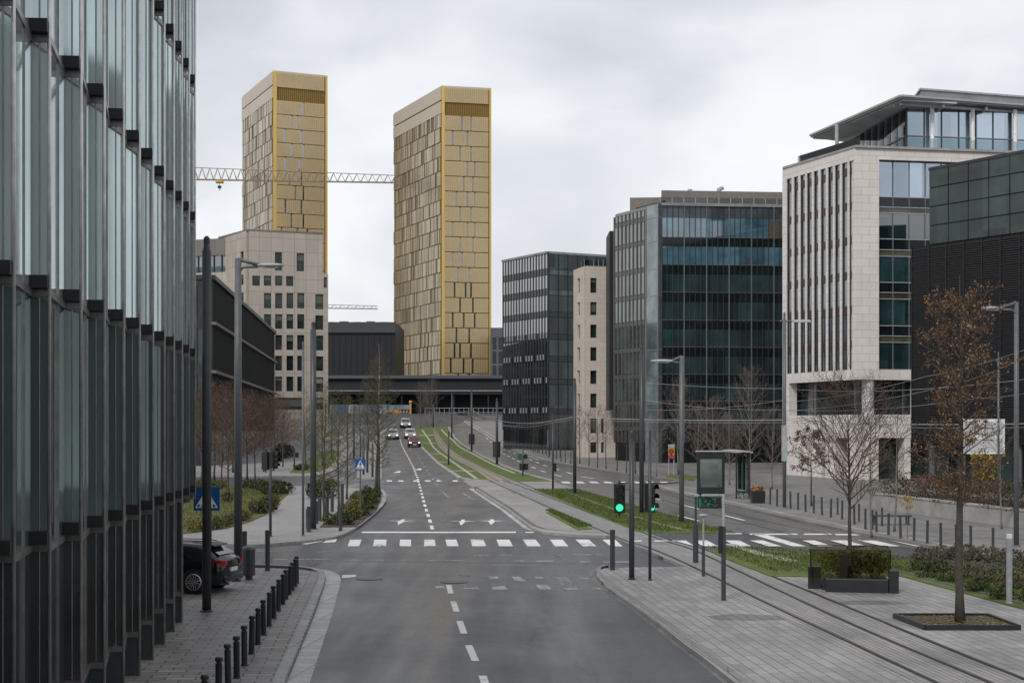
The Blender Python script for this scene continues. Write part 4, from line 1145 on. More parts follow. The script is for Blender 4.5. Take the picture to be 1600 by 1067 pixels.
# ---------------------------------------------------------------- pale stone office with roof canopy
def white_office():
    Y = 120.0; C_ = Vector(((1336 - 800) / F * Y, Y)); Yl = 129.9; A = Vector(((1222.5 - 800) / F * Yl, Yl)); Yr = 122.6; d = Vector(((1600 - 800) / F * Yr, Yr)) - C_; B = C_ + d * 1.45
    t = thing('pale_stone_office', 'pale stone office with tall slot windows and projecting roof canopy', 'office building', (C_.x, C_.y, zg(Y)))
    L_, R_ = Facade(A, C_), Facade(C_, B); zt = zat(231, Y); zb = zg(Y) - .4
    back = Vector((8, 26))
    zr1, zr0 = R_.Z(1340, 593), R_.Z(1340, 647.5)       # recessed storey
    za = R_.Z(1340, 684)                              # head of the arcade
    ins = 1.4
    def inner(d): return [L_.P(0.3, -d), L_.P(L_.L - d * .6, -d) if 0 else (C_ - (L_.n + R_.n) * d / (1 + L_.n.dot(R_.n))), R_.P(R_.L, -d)]
    core = MB(); i0 = inner(.75); core.prism([i0[0], i0[1], i0[2], B + back, A + back], zr1, zt - .1); i1 = inner(ins + .15); core.prism([i1[0], i1[1], i1[2], B + back, A + back], zb, zr1)
    core.build('body', black_clad, t)
    # flank with ten tall slots
    o = lambda v: 1200 + v / 3.557
    slots = [(105, 128), (144, 165), (180, 203), (216, 240), (255, 276), (293, 318), (333, 357), (372, 395), (411, 438), (452, 475)]
    holes = []
    for i, (a, b) in enumerate(slots):
        k = i / 9.0
        holes.append((L_.U(o(a - 2)), L_.U(o(b + 3)), L_.Z(o(470), 577), L_.Z(o(470), 251)))
    wall = MB(); wall_with_holes(L_, wall, 0, L_.L - .0, zr1, zt, holes, -.7, 0)
    # street face
    ug = R_.U(1373.5); zg1, zg0 = R_.Z(1375, 249.5), R_.Z(1375, 577)
    wall_with_holes(R_, wall, .002, R_.L, zr1, zt, [(ug, R_.L - 1, zg0, zg1)], -.7, .0)
    wall.build('wall', w_stone, t)
    for h in holes:
        mb = MB(); L_.box(mb, h[0] - .03, h[1] + .03, h[2] - .03, h[3] + .03, -.4, -.17); w = mb.build('window', grey_glass, t)
        nz = 6
        for k in range(nz):
            z = h[2] + (h[3] - h[2]) * (k + .72) / nz
            mb = MB(); L_.box(mb, h[0], h[1], z - .32, z + .32, -.165, -.12)
            mb.build('spandrel', m_plain('bronze_spandrel', (.045, .04, .038), .35, .3) if 'bronze_spandrel' not in MATS else MATS['bronze_spandrel'], w)
        mb = MB(); m_ = (h[0] + h[1]) / 2; L_.box(mb, h[0], h[0] + .06, h[2], h[3], -.165, -.08); mb.build('frame', mull_dark, w)
    f = lambda py: R_.Z(1375, py)
    rows = [(249.5, 306, 0), (306, 322, 1), (322, 331, 2), (331, 372, 0), (372, 389, 1), (389, 399, 2), (399, 440, 0), (440, 456, 1), (456, 466, 2), (466, 508, 0), (508, 524, 1), (524, 534, 2), (534, 577, 0)]
    nb = 13; us = [ug + (R_.L - 1 - ug) * i / nb for i in range(nb + 1)]
    amb = m_glass('warm_band_glass', (.060, .062, .042), .12, 1.6, .3, (1.6, 1))
    for a, b, k in rows:
        z1, z0 = f(a), f(b)
        if k == 0:
            for c in range(nb):
                mb = MB(); R_.box(mb, us[c] + .03, us[c + 1] - .03, z0 + .03, z1 - .03, -.68, -.5 + .006 * ((c * 3) % 4)); mb.build('window', teal_glass if a > 300 else pent_glass, t)
        else:
            mb = MB(); R_.box(mb, ug, us[-1], z0 + .02, z1 - .02, -.68, -.5); mb.build('spandrel', spandrel if k == 1 else amb, t)
        mb = MB(); R_.box(mb, ug, us[-1], z0 - .04, z0 + .03, -.66, -.42); mb.build('transom', m_plain('bright_transom', (.36, .37, .37), .4, .4) if 'bright_transom' not in MATS else MATS['bright_transom'], t)
    for u in us[1:]:
        mb = MB(); R_.box(mb, u - .04, u + .04, zg0, zg1, -.66, -.44); mb.build('mullion', mull_light, t)
    # recessed storey
    LI, RI = Facade(L_.P(0, -ins), L_.P(L_.L, -ins)), Facade(R_.P(0, -ins), R_.P(R_.L, -ins))
    for c in range(8):
        mb = MB(); LI.box(mb, LI.L * c / 8 + .05, LI.L * (c + 1) / 8 - .03, zr0, zr1, -.05, .05); mb.build('window', teal_glass, t)
    for c in range(14):
        mb = MB(); RI.box(mb, RI.L * c / 14 + .05, RI.L * (c + 1) / 14 - .03, zr0, zr1, -.05, .05); mb.build('window', teal_glass, t)
    mb = MB(); L_.box(mb, 0, 1.0, zr0, zr1, -.8, 0); mb.build('corner_pier', w_stone, t)
    uc = R_.U(1361)
    p = R_.P(uc, -.6); mb = MB(); mb.lathe([(.48, zr0), (.48, zr1)], (p.x, p.y, 0), 18); mb.build('column', m_plain('white_column', (.56, .56, .56), .5), t, smooth=False)
    for u in (R_.U(1437), R_.U(1520), R_.U(1620)):
        p = R_.P(u, -.6); mb = MB(); mb.lathe([(.48, zr0), (.48, zr1)], (p.x, p.y, 0), 18); mb.build('column', MATS['white_column'], t)
    # arcade
    mb = MB(); L_.box(mb, 0, L_.L, za, zr0, -ins - .1, .0); R_.box(mb, .002, R_.L, za, zr0, -ins - .1, 0); mb.build('arcade_beam', w_stone, t)
    o5 = lambda v: 1100 + v / 3.2
    for a, b, dp in ((1228.5, 1251, 1.3), (1253.5, 1261, .6), (1264, 1283, 1.2), (1289, 1305, 1.2), (1338 - 15, 1335.9, 1.2)):
        mb = MB(); L_.box(mb, max(0, L_.U(a)), L_.U(b), zb, za, -dp, -.03); mb.build('pier', w_stone, t)
    for a, b in ((1341, 1373), (1413, 1423), (1470, 1480), (1540, 1550)):
        mb = MB(); R_.box(mb, max(.05, R_.U(a)), R_.U(b), zb, za, -1.2, -.03); mb.build('pier', w_stone, t)
    for c in range(6):
        mb = MB(); R_.box(mb, R_.U(1376) + 2.2 * c, R_.U(1376) + 2.2 * c + 2.0, zb + .3, za - .3, -ins - .14, -ins - .06); mb.build('shop_window', louv_glass, t)
    # roof terrace, penthouse and canopy
    mb = MB(); mb.prism([A + Vector((-.02, -.15)), C_ + Vector((.0, -.18)), B + Vector((0, -.18)), B + back, A + back], zt, zt + .18); mb.build('terrace', concrete, t)
    zb2 = R_.Z(1420, 211.5)
    mb = MB(); R_.box(mb, R_.U(1407), R_.L, zt + .18, zb2, -1.0, -.97); L_.box(mb, 1.5, L_.L - .2, zt + .18, zt + .9, -.6, -.57); mb.build('balustrade', balus, t)
    pc = Vector(((1416 - 800) / F * 126.5, 126.5)); pl = Vector(((1323 - 800) / F * 141, 141)); pr = pc + d.normalized() * 26
    zp = 32.3; zc_ = 32.75; PL, PR = Facade(pl, pc), Facade(pc, pr)
    mb = MB(); mb.prism([pl, pc, pr, pr + Vector((4, 14)), pl + Vector((4, 8))], zt + .19, zt + .3); ph = mb.build('penthouse', concrete, t)
    qa, qb, qc = pl + Vector((4, 8)), pr + Vector((4, 14)), pl
    BK = Facade(qa, qb); mb = MB()
    for c in range(18): BK.box(mb, BK.L * c / 17 - .06, BK.L * c / 17 + .06, zt + .2, zc_ - .4, -.1, .1)
    for f_ in (.25, .6):
        a_ = pc.lerp(pr, f_) + Vector((1.5, 5)); mb.box(a_.x, a_.x + 1.6, a_.y, a_.y + 1.6, zt + .2, zc_ - .4)
    mb.build('inner_frame', mull_dark, ph)
    for c in range(9):
        mb = MB(); PL.box(mb, PL.L * c / 9 + .05, PL.L * (c + 1) / 9 - .05, zt + .2, zp - .1, .05, .1); mb.build('window', pent_clear, ph)
    for c in range(17):
        mb = MB(); PR.box(mb, PR.L * c / 17 + .04, PR.L * (c + 1) / 17 - .04, zt + .2, zp - .1, .05, .1); mb.build('window', pent_glass, ph)
        mb = MB(); PR.box(mb, PR.L * c / 17 - .04, PR.L * c / 17 + .04, zt + .2, zp, .0, .17); mb.build('mullion', mull_dark, ph)
    mb = MB(); PR.box(mb, .05, PR.L, zt + 2.1, zt + 2.2, .1, .2); PL.box(mb, 0, PL.L, zt + 2.1, zt + 2.2, .1, .2); mb.build('transom', mull_light, ph)
    for px in (1452, 1515, 1581):
        p = PR.P(PR.U(px), .55); mb = MB(); mb.lathe([(.17, zt + .2), (.17, zp + .1)], (p.x, p.y, 0), 14); mb.build('column', white_p, ph)
    # canopy
    zc = 32.75
    n_ = Vector(((1408 - 800) / F * 123.8, 123.8)); l_ = Vector(((1266.5 - 800) / F * 140.3, 140.3)); dr = (Vector(((1600 - 800) / F * 127.3, 127.3)) - n_); r_ = n_ + dr * 1.7
    mb = MB(); mb.prism([n_, r_, r_ + Vector((6, 18)), l_ + Vector((10, 6)), l_], zc - .22, zc); cn = mb.build('canopy', roof_m, t)
    CL_, CR_ = Facade(l_, n_), Facade(n_, r_)
    mb = MB(); CL_.box(mb, 0, CL_.L, zc - .10, zc + .06, 0, .15); CR_.box(mb, 0, CR_.L, zc - .10, zc + .06, 0, .15); mb.build('canopy_edge', light_p, cn)
    mb = MB()
    for k in range(44):
        u = CL_.L * k / 44; CL_.box(mb, u, u + .14, zc - .34, zc - .225, -3.0 - .05 * k, -.25)
    mb.build('soffit_slat', soffit, cn); 
    mb = MB(); CR_.box(mb, .6, CR_.L, zc - .5, zc - .31, -1.2, -.9); CR_.box(mb, .6, CR_.L, zc - .45, zc - .31, -2.2, -2.0); mb.build('soffit_beam', soffit, cn)
    for f_ in (.35, .7, 1.2): 
        mb = MB(); p = n_ + dr * f_; mb.box(p.x - .08, p.x + .08, p.y + .3, p.y + 3, zc - .6, zc - .31); mb.build('bracket', soffit, cn)
    p = Vector(((1307.6 - 800) / F * 134, 134)); mb = MB(); mb.tube([(p.x, p.y, zt - .5), (p.x, p.y, zc - .3)], .17, 10); mb.build('canopy_post', light_p, t)
    a = Vector(((1440 - 800) / F * 131, 131)); zk = zat(141, 131); e = dr.normalized()
    mb = MB(); mb.prism([a, a + e * 24, a + e * 24 + Vector((3, 9)), a + Vector((.9, 9))], zc, zk); mb.build('plant_room', roof_m, t)
    mb = MB(); mb.prism([a + Vector((-.2, -.2)), a + e * 24 + Vector((0, -.2)), a + e * 24 + Vector((3, 9)), a + Vector((.8, 9.2))], zk, zk + .15); mb.build('plant_room_roof', light_p, t)
white_office()

# ---------------------------------------------------------------- black louvred glass office at the edge of the frame
def dark_office():
    Yl, Yr = 105.0, 98.4; A0 = Vector(((1453 - 800) / F * Yl, Yl)); B0 = Vector(((1600 - 800) / F * Yr, Yr)); u = (B0 - A0).normalized()
    A, B = A0, A0 + u * 17.0
    Fu = Facade(A, B); zt = zat(265, Yl); zm = zat(383, Yl); zb = zg(Yl) - .3
    t = thing('dark_louvred_office', 'dark office with green-black glass above black horizontal louvres behind the tall brown tree', 'office building', (A.x, A.y, zg(Yl)))
    back = Vector((9.5, 6.5))
    mb = MB(); mb.prism([A, B, B + back, A + back], zm, zt - .1); mb.build('body', black_clad, t)
    n, rws = 10, 4
    for r in range(rws):
        for c in range(n):
            w = 17.0 / n; h = (zt - zm) / rws
            mb = MB(); Fu.box(mb, w * c + .04, w * (c + 1) - .04, zm + h * r + .04, zm + h * (r + 1) - .04, 0, .08 + .008 * ((c * 3 + r * 5) % 4)); mb.build('window', louv_glass, t)
    mb = MB(); Fu.box(mb, 0, 17, zt - .1, zt + .1, 0, .15); mb.prism([A, B, B + back, A + back], zt - .1, zt); mb.build('roof', mull_dark, t)
    # louvred lower storeys stand a little proud
    Fl = Facade(A - u * 1.15 + Fu.n * .4, B + Fu.n * .4)
    zl = zm - .1; z0 = zb + 3.6
    mb = MB(); mb.prism([Fl.A, Fl.B, Fl.B + back, Fl.A + back], z0, zl); mb.build('lower_body', m_plain('soot', (.008, .008, .009), .8), t)
    mb = MB(); z = z0
    rn = random.Random(8)
    while z < zl - .1:
        u_ = 0
        for k in range(12):
            Fl.box(mb, k * Fl.L / 12, (k + 1) * Fl.L / 12 - .06, z, z + .09, 0, .08 + rn.uniform(0, .05))
        z += .15
    mb.build('louvre_screen', m_plain('black_louvre', (.010, .0095, .011), .5), t)
    mb = MB()
    for k in range(13): Fl.box(mb, k * Fl.L / 12 - .05, k * Fl.L / 12 + .01, z0, zl, .0, .14)
    mb.build('louvre_frame', black_box, t)
    mb = MB(); mb.prism([Fl.P(0, -1.5), Fl.P(Fl.L, -1.5), Fl.B + back, Fl.A + back], zb, z0); mb.build('ground_floor', black_clad, t)
    G_ = Facade(Fl.P(0, -1.5), Fl.P(Fl.L, -1.5))
    for c in range(9):
        mb = MB(); G_.box(mb, Fl.L * c / 9 + .06, Fl.L * (c + 1) / 9 - .06, zb + .4, z0 - .1, .02, .08); mb.build('shop_window', louv_glass, t)
    for c in range(5):
        p = Fl.P(Fl.L * (c + .4) / 5, -.3); mb = MB(); mb.lathe([(.2, zb), (.2, z0)], (p.x, p.y, 0), 10); mb.build('column', grey_p, t)
    # recess under the overhang toward the pale office
dark_office()

# ---------------------------------------------------------------- unseen blocks added behind the viewpoint to shape the glass reflections
def behind(lab, x0, x1, y0, y1, h, m):
    t = thing('office_block', lab, 'office building', ((x0 + x1) / 2, y1, 0))
    mb = MB(); mb.box(x0, x1, y0, y1, -2.5, h); mb.build('wall', m, t)
    n = int((x1 - x0) / 4); k = int(h / 3.6)
    mb = MB()
    for r in range(k): mb.box(x0 + .5, x1 - .5, y1, y1 + .1, 1.2 + 3.6 * r, 3.1 + 3.6 * r)
    mb.build('window_band', spandrel, t)
    mb = MB(); mb.box(x0 - .3, x1 + .3, y0, y1 + .4, h, h + .5); mb.build('roof', roof_m, t)
behind('tall grey office block standing behind the viewpoint', 74, 230, -120, -80, 50, dark_clad)
behind('low stone office block standing behind the viewpoint', -70, -14, -110, -75, 17, s_stone)
# ================================================================ street furniture
def gl(px, py, h=.12): return G(px, py, h)

# ---- bollards
def bollard_proto(h, r, mat=black_p, collar=True, cap_mat=None):
    t = thing('bollard', 'bollard', 'bollard', (0, 0, 0))
    mb = MB(); mb.lathe([(r * 1.25, -.06), (r * 1.25, .02), (r, .03), (r, h - .12)], n=12); mb.build('shaft', mat, t, smooth=False)
    mb = MB()
    if collar: mb.lathe([(r * .72, h - .12), (r * .72, h - .085), (r * 1.12, h - .08), (r * 1.12, h - .02), (r * .8, h)], n=12)
    else: mb.lathe([(r * 1.02, h - .12), (r * 1.02, h - .01), (r * .8, h)], n=12)
    mb.build('cap', cap_mat or mat, t)
    return t
near = [(318.5, 1130), (341.6, 1097), (356.7, 1073), (370, 1058.7), (382, 1039), (393, 1021), (402.7, 1006.5), (412, 991.5), (420.4, 977.7), (428, 965.6), (435, 954), (442, 944), (447, 936), (452, 928.5), (457, 922), (461, 916), (464, 911)]
bp = bollard_proto(.86, .066)
N = len(near)
for i, (px, py) in enumerate(near):
    lab = f'black bollard, {ORD[N - 1 - i]} from the crossing end of the kerbside pavement row'
    if i == N - 1: lab = 'black bollard at the crossing end of the kerbside pavement row'
    o = place(bp, gl(px, py), .1 * i, lab, group='black bollards along the kerb'); o.rotation_euler = (.022 * math.sin(i * 2.3), .02 * math.cos(i * 3.7), i * 1.3)
# far pavement, right of the bus road
rows = [(330, 222, 280), (365, 228, 288), (433, 238, 302), (470, 244, 308), (508, 252, 318), (549, 260, 325), (590, 266, 335), (634, 277, 345), (690, 285, 355), (752, 310, 380), (807, 328, 405), (863, 340, 420), (922, 350, 433), (983, 363, 450), (1050, 375, 462), (1116, 388, 475), (1184, 400, 490), (1262, 412, 500), (1334, 420, 508), (1445, 425, 520)]
bp2 = bollard_proto(.95, .055, slate_p)
for i, (x, a, b) in enumerate(rows):
    px, py = 1100 + x / 3.2, 700 + b / 3.2
    place(bp2, G(px, py, .13), 0, f'dark slim bollard, {ORD[i]} from the planter box in the row along the bus lane pavement', group='slim bollards along the bus lane pavement').rotation_euler = (.02 * math.sin(i * 1.9), .024 * math.cos(i * 2.7), i)
for i, (x, b) in enumerate(((668, 332), (775, 366), (843, 404), (890, 390))):
    place(bp2, G(1100 + x / 3.2, 700 + b / 3.2, .13), 0, f'dark slim bollard, {ORD[i]} of the few set back behind the bus lane row', scale=.92, group='slim bollards set back')
# taller posts around the junction
bp3 = bollard_proto(1.38, .085, slate_p, False)
for px, py, lab in ((418, 891, 'tall dark bollard alone at the back edge of the near pavement'), (957, 890, 'tall dark bollard alone at the corner of the track square'),
                    (382, 893, 'tall dark bollard behind the parked car and thick lamp mast')):
    place(bp3, gl(px, py), 0, lab, group='tall bollards at the junction')
bp4 = bollard_proto(1.15, .09, slate_p, False)
for px, py, s, lab in ((482.5, 831, 1, 'dark thick bollard beside the slim pole at the footpath edge'), (480, 826, .8, 'short dark post leaning on the thick bollard by the footpath'), (494.5, 818, .95, 'dark bollard just behind the thick mast on the footpath'),
                       (499.5, 814, 1.0, 'dark hooped bollard between mast and planting bed'), (511, 812, 1.05, 'dark bollard beside the bare tree at the planting bed'), (519, 799, 1.0, 'dark bollard behind the planting bed by the round hedge'), (534.5, 790, 1.1, 'dark bollard at the back of the planting bed'), (532, 829, .95, 'black bollard at the kerb in front of the planting bed')):
    place(bp4, gl(px, py), 0, lab, scale=s, group='bollards along the footpath')
b5 = bollard_proto(1.95, .085, light_p, False, white_p)
b5['label'] = 'light steel bollard with bright cap standing in the heather bed'; b5.name = 'steel_bollard'; b5.location = G(1577, 942, .15)
t = thing('litter_bin', 'slim grey-green bin behind the rear of the parked car', 'bin', gl(389, 905))
g = t.location; mb = MB(); mb.lathe([(.12, 0), (.12, .12), (.20, .14), (.20, .95)], g, 10); mb.build('body', slate_p, t); mb = MB(); mb.lathe([(.21, .95), (.21, 1.02), (.15, 1.08)], g, 10); mb.build('lid', grey_p, t)

# ---- poles and lamps
def mast(name, lab, cat, px, py, top, r, mat=slate_p, h=.12, group=None, r1=None, cap=True):
    g = G(px, py, h); zt = zat(top, g.y)
    t = thing(name, lab, cat, g, group)
    mb = MB(); mb.tube([g - Vector((0, 0, .1)), g + (Vector((g.x, g.y, zt)) - g) * .5, (g.x, g.y, zt)], r, 14, r1=r1 or r); mb.build('pole', mat, t, smooth=True)
    mb = MB(); mb.lathe([(r * 1.5, -.05), (r * 1.5, .03), (r * 1.08, .05)], g, 14); mb.build('base_collar', mat, t)
    if cap: mb = MB(); mb.lathe([(r * .85, 0), (r * .6, .18), (r * .7, .2), (r * .7, .34), (r * .3, .4)], (g.x, g.y, zt), 8); mb.build('pole_cap', mat, t)
    return t, g, zt
mast('mast', 'dark thick mast standing in front of the blue crossing sign and black car', 'mast', 323, 955, 392, .125, slate_p, group='dark masts')
def lamp(lab, px, py, top, r, arm, head_len, mat=grey_p, h=.12, group='street lamps', dirx=1, droop=.0):
    t, g, zt = mast('street_lamp', lab, 'street lamp', px, py, top, r, mat, h, group, r1=r * .8, cap=False)
    T = Vector((g.x, g.y, zt))
    mb = MB(); mb.tube([T - Vector((0, 0, .5)), T + Vector((dirx * arm * .25, 0, -.32)), T + Vector((dirx * arm * .98, 0, -.30))], [.05, .045, .05], 8)
    mb.tube([T - Vector((0, 0, .03)), T + Vector((dirx * arm * .5, 0, -.13)), T + Vector((dirx * arm, 0, -.24))], [.075, .06, .07], 8); mb.build('arm', mat, t, smooth=True)
    mb = MB(); c = T + Vector((dirx * (arm + head_len * .45), 0, -.25 - droop)); mb.ellipsoid(c, head_len * .55, .17, .085, 14, 8); hd = mb.build('lamp_head', light_p if mat is not slate_p else grey_p, t, smooth=True)
    mb = MB(); mb.box(c.x - head_len * .3, c.x + head_len * .3, c.y - .1, c.y + .1, c.z - .092, c.z - .055); mb.build('lens', light_p, hd)
    return t
lamp('tall grey street lamp with curved arm behind the parked black car', 372, 874, 404, .155, .75, .95)
lamp('grey street lamp by the bus shelter with its arm over the grass', 1065, 817, 556, .125, -.0 + .45, 1.1, dirx=-1, h=.03)
lamp('grey street lamp at the retaining wall with its arm toward the brown tree', 1588, 853, 472, .105, .62, .8, dirx=-1, h=.13)
t, g, zt = mast('street_lamp', 'street lamp with flat crossbar head before the pale stone office', 'street lamp', 1225.6, 793, 499, .10, grey_p, .13, 'street lamps')
mb = MB(); mb.tube([(g.x - .25, g.y, zt - .1), (g.x + 1.55, g.y, zt - .1)], .05, 8); mb.build('arm', grey_p, t)
mb = MB(); mb.hexa([(g.x + .4, g.y - .15, zt - .16), (g.x + 1.5, g.y - .15, zt - .16), (g.x + 1.5, g.y + .15, zt - .16), (g.x + .4, g.y + .15, zt - .16), (g.x + .5, g.y - .1, zt - .02), (g.x + 1.4, g.y - .1, zt - .02), (g.x + 1.4, g.y + .1, zt - .02), (g.x + .5, g.y + .1, zt - .02)]); mb.build('lamp_head', light_p, t)
mb = MB(); mb.box(g.x - .14, g.x + .14, g.y - .14, g.y + .14, g.z + 2.6, g.z + 4.6); mb.build('cable_box', light_p, t)
mast('mast', 'slim grey mast rising behind the white board and brown tree', 'mast', 1560, 806, 562, .05, grey_p, .13, 'dark masts')
mast('mast', 'short thick dark mast beside the green traffic light', 'mast', 987, 905, 692, .088, slate_p, group='dark masts')
mast('mast', 'tall dark mast in the grass strip beyond the traffic lights', 'mast', 1002.5, 801.7, 552, .125, slate_p, .03, 'dark masts')
mast('mast', 'dark overhead line mast at the tip of the long grass strip', 'mast', 898, 771, 600, .115, slate_p, .03, 'dark masts')
mast('mast', 'slim dark mast with control box near the tip of the grass strip', 'mast', 864, 764.5, 655, .07, slate_p, .03, 'dark masts')
mast('mast', 'tall dark mast on the footpath beside the thick bollard', 'mast', 489.5, 826.5, 516, .14, slate_p, group='dark masts')
mast('mast', 'slim grey signpost pole at the end of the footpath', 'mast', 473.5, 837, 548, .055, grey_p, group='dark masts')
for px, py, top, r, lab in ((776.5, 725.5, 628, .13, 'dark tram mast on the hill grass, nearest to the crosswalk'), (737, 705, 612, .13, 'dark tram mast midway up the hill grass'), (706, 684, 617, .12, 'dark tram mast at the top of the hill grass'), (677, 668.5, 634, .1, 'dark thin tram mast at the crest beside the tan track')):
    mast('mast', lab, 'mast', px, py, top, r, slate_p, .03, 'tram masts on the hill')
for px, py, top, lab in ((568, 741, 690, 'thin dark post on the narrow median, nearest the service lane'), (574, 738, 664, 'thin dark post in the middle of the narrow median'), (582, 745, 700, 'thin dark post on the narrow median beside the road'), (553, 716, 640, 'thin dark post by the far footpath under the bare trees')):
    mast('mast', lab, 'post', px, py, top, .09, slate_p, .12, 'thin posts on the median')
# switch boxes on masts
for px, y0, y1, wd, lab, py, src in ((776, 690, 714, 12, 'black signal box strapped to the tram mast by the crosswalk', 725.5, 0), (737, 678, 694, 9, 'black signal box strapped to the tram mast midway up the hill', 705, 0), (866, 724, 736, 7, 'grey control box on the slim mast by the grass tip', 764.5, 0)):
    Y = depth(py) - .22; t = thing('signal_box', lab, 'signal box', ray(px, y1, Y), 'boxes on the tram masts')
    a, b = ray(px - wd / 2, y1, Y), ray(px + wd / 2, y0, Y)
    mb = MB(); mb.box(a.x, b.x, Y - .12, Y + .1, a.z, b.z); mb.build('housing', black_box, t)
    mb = MB(); mb.box(a.x + .08, b.x - .08, Y - .14, Y - .121, a.z + .1, b.z - .1); mb.build('door', slate_p, t)

# ---- traffic lights
def traffic_light(lab, px, y_top, y_bot, Y, rz=0.0, lit=2, w=.31, pole=None, mats=None, knob=True, sx=1):
    zt, zb = zat(y_top, Y), zat(y_bot, Y); h = zt - zb; X = (px - 800) / F * Y
    base = Vector((X, Y, zg(Y) + .12))
    t = thing('traffic_light', lab, 'traffic light', (X, Y, zb), 'traffic lights')
    D = .2
    def loc(mb):
        c, s_ = math.cos(rz), math.sin(rz)
        mb.v = [Vector((X + v.x * c - v.y * s_, Y + v.x * s_ + v.y * c, zb + v.z)) for v in mb.v]; return mb
    mb = MB(); mb.box(-w / 2, w / 2, 0, D, 0, h); mb.box(-w / 2 - .03, w / 2 + .03, -.012, .02, -.03, h + .03); loc(mb).build('housing', black_box, t, bevel=.012)
    for k in range(3):
        z = h * (k + .5) / 3; r = min(w, h / 3) * .40
        mb = MB(); n = 16
        mb.add([(r * math.cos(2 * math.pi * j / n), -.03, z + r * math.sin(2 * math.pi * j / n)) for j in range(n)], [tuple(range(n))])
        on = (2 - k) == lit
        loc(mb).build('lens', green_on if on else dark_lens, t)
        mb = MB()
        for j in range(9):
            a0, a1 = math.pi * (j - .5) / 8 - .0, math.pi * (j + .5) / 8
            q = [(r * 1.12 * math.cos(a), y, z + r * 1.12 * math.sin(a)) for a, y in ((a0, -.015), (a1, -.015), (a1, -.2), (a0, -.2))]
            mb.face(q); mb.face([(x_ * 1.04, y_, z + (z_ - z) * 1.04) for x_, y_, z_ in q])
        loc(mb).build('visor', black_box, t)
    mb = MB(); mb.tube([(0, D / 2, h), (0, D / 2, h + .12)], .05, 8); mb.tube([(0, D / 2, -.14), (0, D / 2, 0)], .035, 8)
    if sx: mb.tube([(0, D / 2, h + .05), (sx, D / 2, h + .05)], .02, 6)
    loc(mb).build('bracket', slate_p, t)
    return t
traffic_light('traffic light showing green, facing the road beside the short thick mast', 968, 757, 800, 50.3, 0, sx=.36)
t, g, zt = mast('signal_pole', 'slim dark pole that carries the sideways green traffic light', 'pole', 1015.5, 906.5, 690, .05, slate_p, group='signal poles')
traffic_light('traffic light turned sideways with its green lamp at the edge', 1018.5, 755, 799, 50.2, R(48), sx=0)
mast('signal_pole', 'slim dark pole on the footpath corner carrying black traffic lights', 'pole', 422.5, 838, 703, .06, slate_p, group='signal poles')
traffic_light('unlit black traffic light on the footpath corner pole, facing away', 417.5, 706, 733, 66.6, R(150), lit=9, sx=0)
traffic_light('unlit black traffic light on the footpath corner pole, facing the side street', 430, 706, 731, 66.4, R(60), lit=9, sx=0)
mast('signal_pole', 'slim pole at the far crossing carrying a round green lamp', 'pole', 817, 743, 700, .06, slate_p, .03, group='signal poles')
Y = depth(743)
t = thing('tram_signal', 'round green tram signal above a black box at the far crossing', 'signal', ray(815, 735, Y), 'traffic lights')
mb = MB(); c = ray(813.5, 713, Y - .1); mb.tube([c, c + Vector((0, -.25, 0))], .28, 14); mb.build('housing', m_plain('dark_green_paint', (.01, .10, .05), .4), t)
mb = MB(); mb.tube([ray(821, 713, Y - .1), ray(821, 713, Y - .1) + Vector((0, -.2, 0))], .2, 12); a = ray(811.5, 734, Y); b = ray(825.5, 724, Y); mb.box(a.x, a.x + .42, Y - .25, Y, a.z, b.z); mb.box(b.x - .42, b.x, Y - .25, Y, a.z, b.z); mb.build('lower_box', black_box, t)
mast('signal_pole', 'slim pole on the hill grass with a small green repeater', 'pole', 701, 726, 680, .08, slate_p, .03, group='signal poles')
mast('signal_pole', 'slim dark pole among the moss beyond the side street', 'pole', 460, 733, 706, .07, slate_p, .15, group='signal poles')
traffic_light('small black signal on the pole beyond the side street', 460, 707, 714, depth(733) - .1, 0, lit=9, w=.75, sx=0)

# ---- pedestrian crossing signs
def crossing_sign(lab, px, pyb, x0, x1, y0, y1, yoff, post_top=None):
    g = G(px, pyb, .12); Y = g.y
    t = thing('crossing_sign', lab, 'road sign', g, 'blue pedestrian crossing signs')
    a, b = ray(x0, y1, Y), ray(x1, y0, Y); w, h = b.x - a.x, b.z - a.z
    mb = MB(); mb.tube([g, (g.x, g.y, zat(post_top or y0 - 4, Y))], .04, 10); mb.build('post', grey_p, t)
    y = Y - .06
    mb = MB(); mb.box(a.x, b.x, y - .012, y + .012, a.z, b.z); pl = mb.build('sign_plate', blue_sign, t, bevel=.01)
    mb = MB(); P = lambda u, v, d=.016: (a.x + w * u, y - d, a.z + h * v)
    mb.add([P(.06, .12), P(.94, .12), P(.5, .90)], [(0, 1, 2)]); mb.build('triangle', white_p, pl)
    mb = MB()
    for k in range(5): u = .14 + .155 * k; mb.add([P(u, .15, .02), P(u + .075, .15, .02), P(u + .075 + (.5 - u) * .12, .26, .02), P(u + (.5 - u) * .12, .26, .02)], [(0, 1, 2, 3)])
    mb.build('stripe', black_p, pl)
    mb = MB()
    n = 10; r = .055
    mb.add([P(.51 + r * math.cos(2 * math.pi * j / n), .72 + r * math.sin(2 * math.pi * j / n), .02) for j in range(n)], [tuple(range(n))])
    for q in ([(.46, .65), (.56, .65), (.56, .47), (.47, .47)], [(.47, .47), (.53, .47), (.44, .27), (.38, .27)], [(.5, .47), (.56, .47), (.63, .28), (.57, .28)], [(.46, .64), (.47, .58), (.38, .47), (.36, .51)], [(.56, .64), (.55, .57), (.63, .48), (.65, .53)]):
        mb.add([P(u, v, .02) for u, v in q], [(0, 1, 2, 3)]); 
    mb.build('figure', black_p, pl)
    return t
crossing_sign('large blue pedestrian crossing sign partly hidden by the thick dark mast', 329, 905, 303, 344, 760, 797.5, 0, 757)
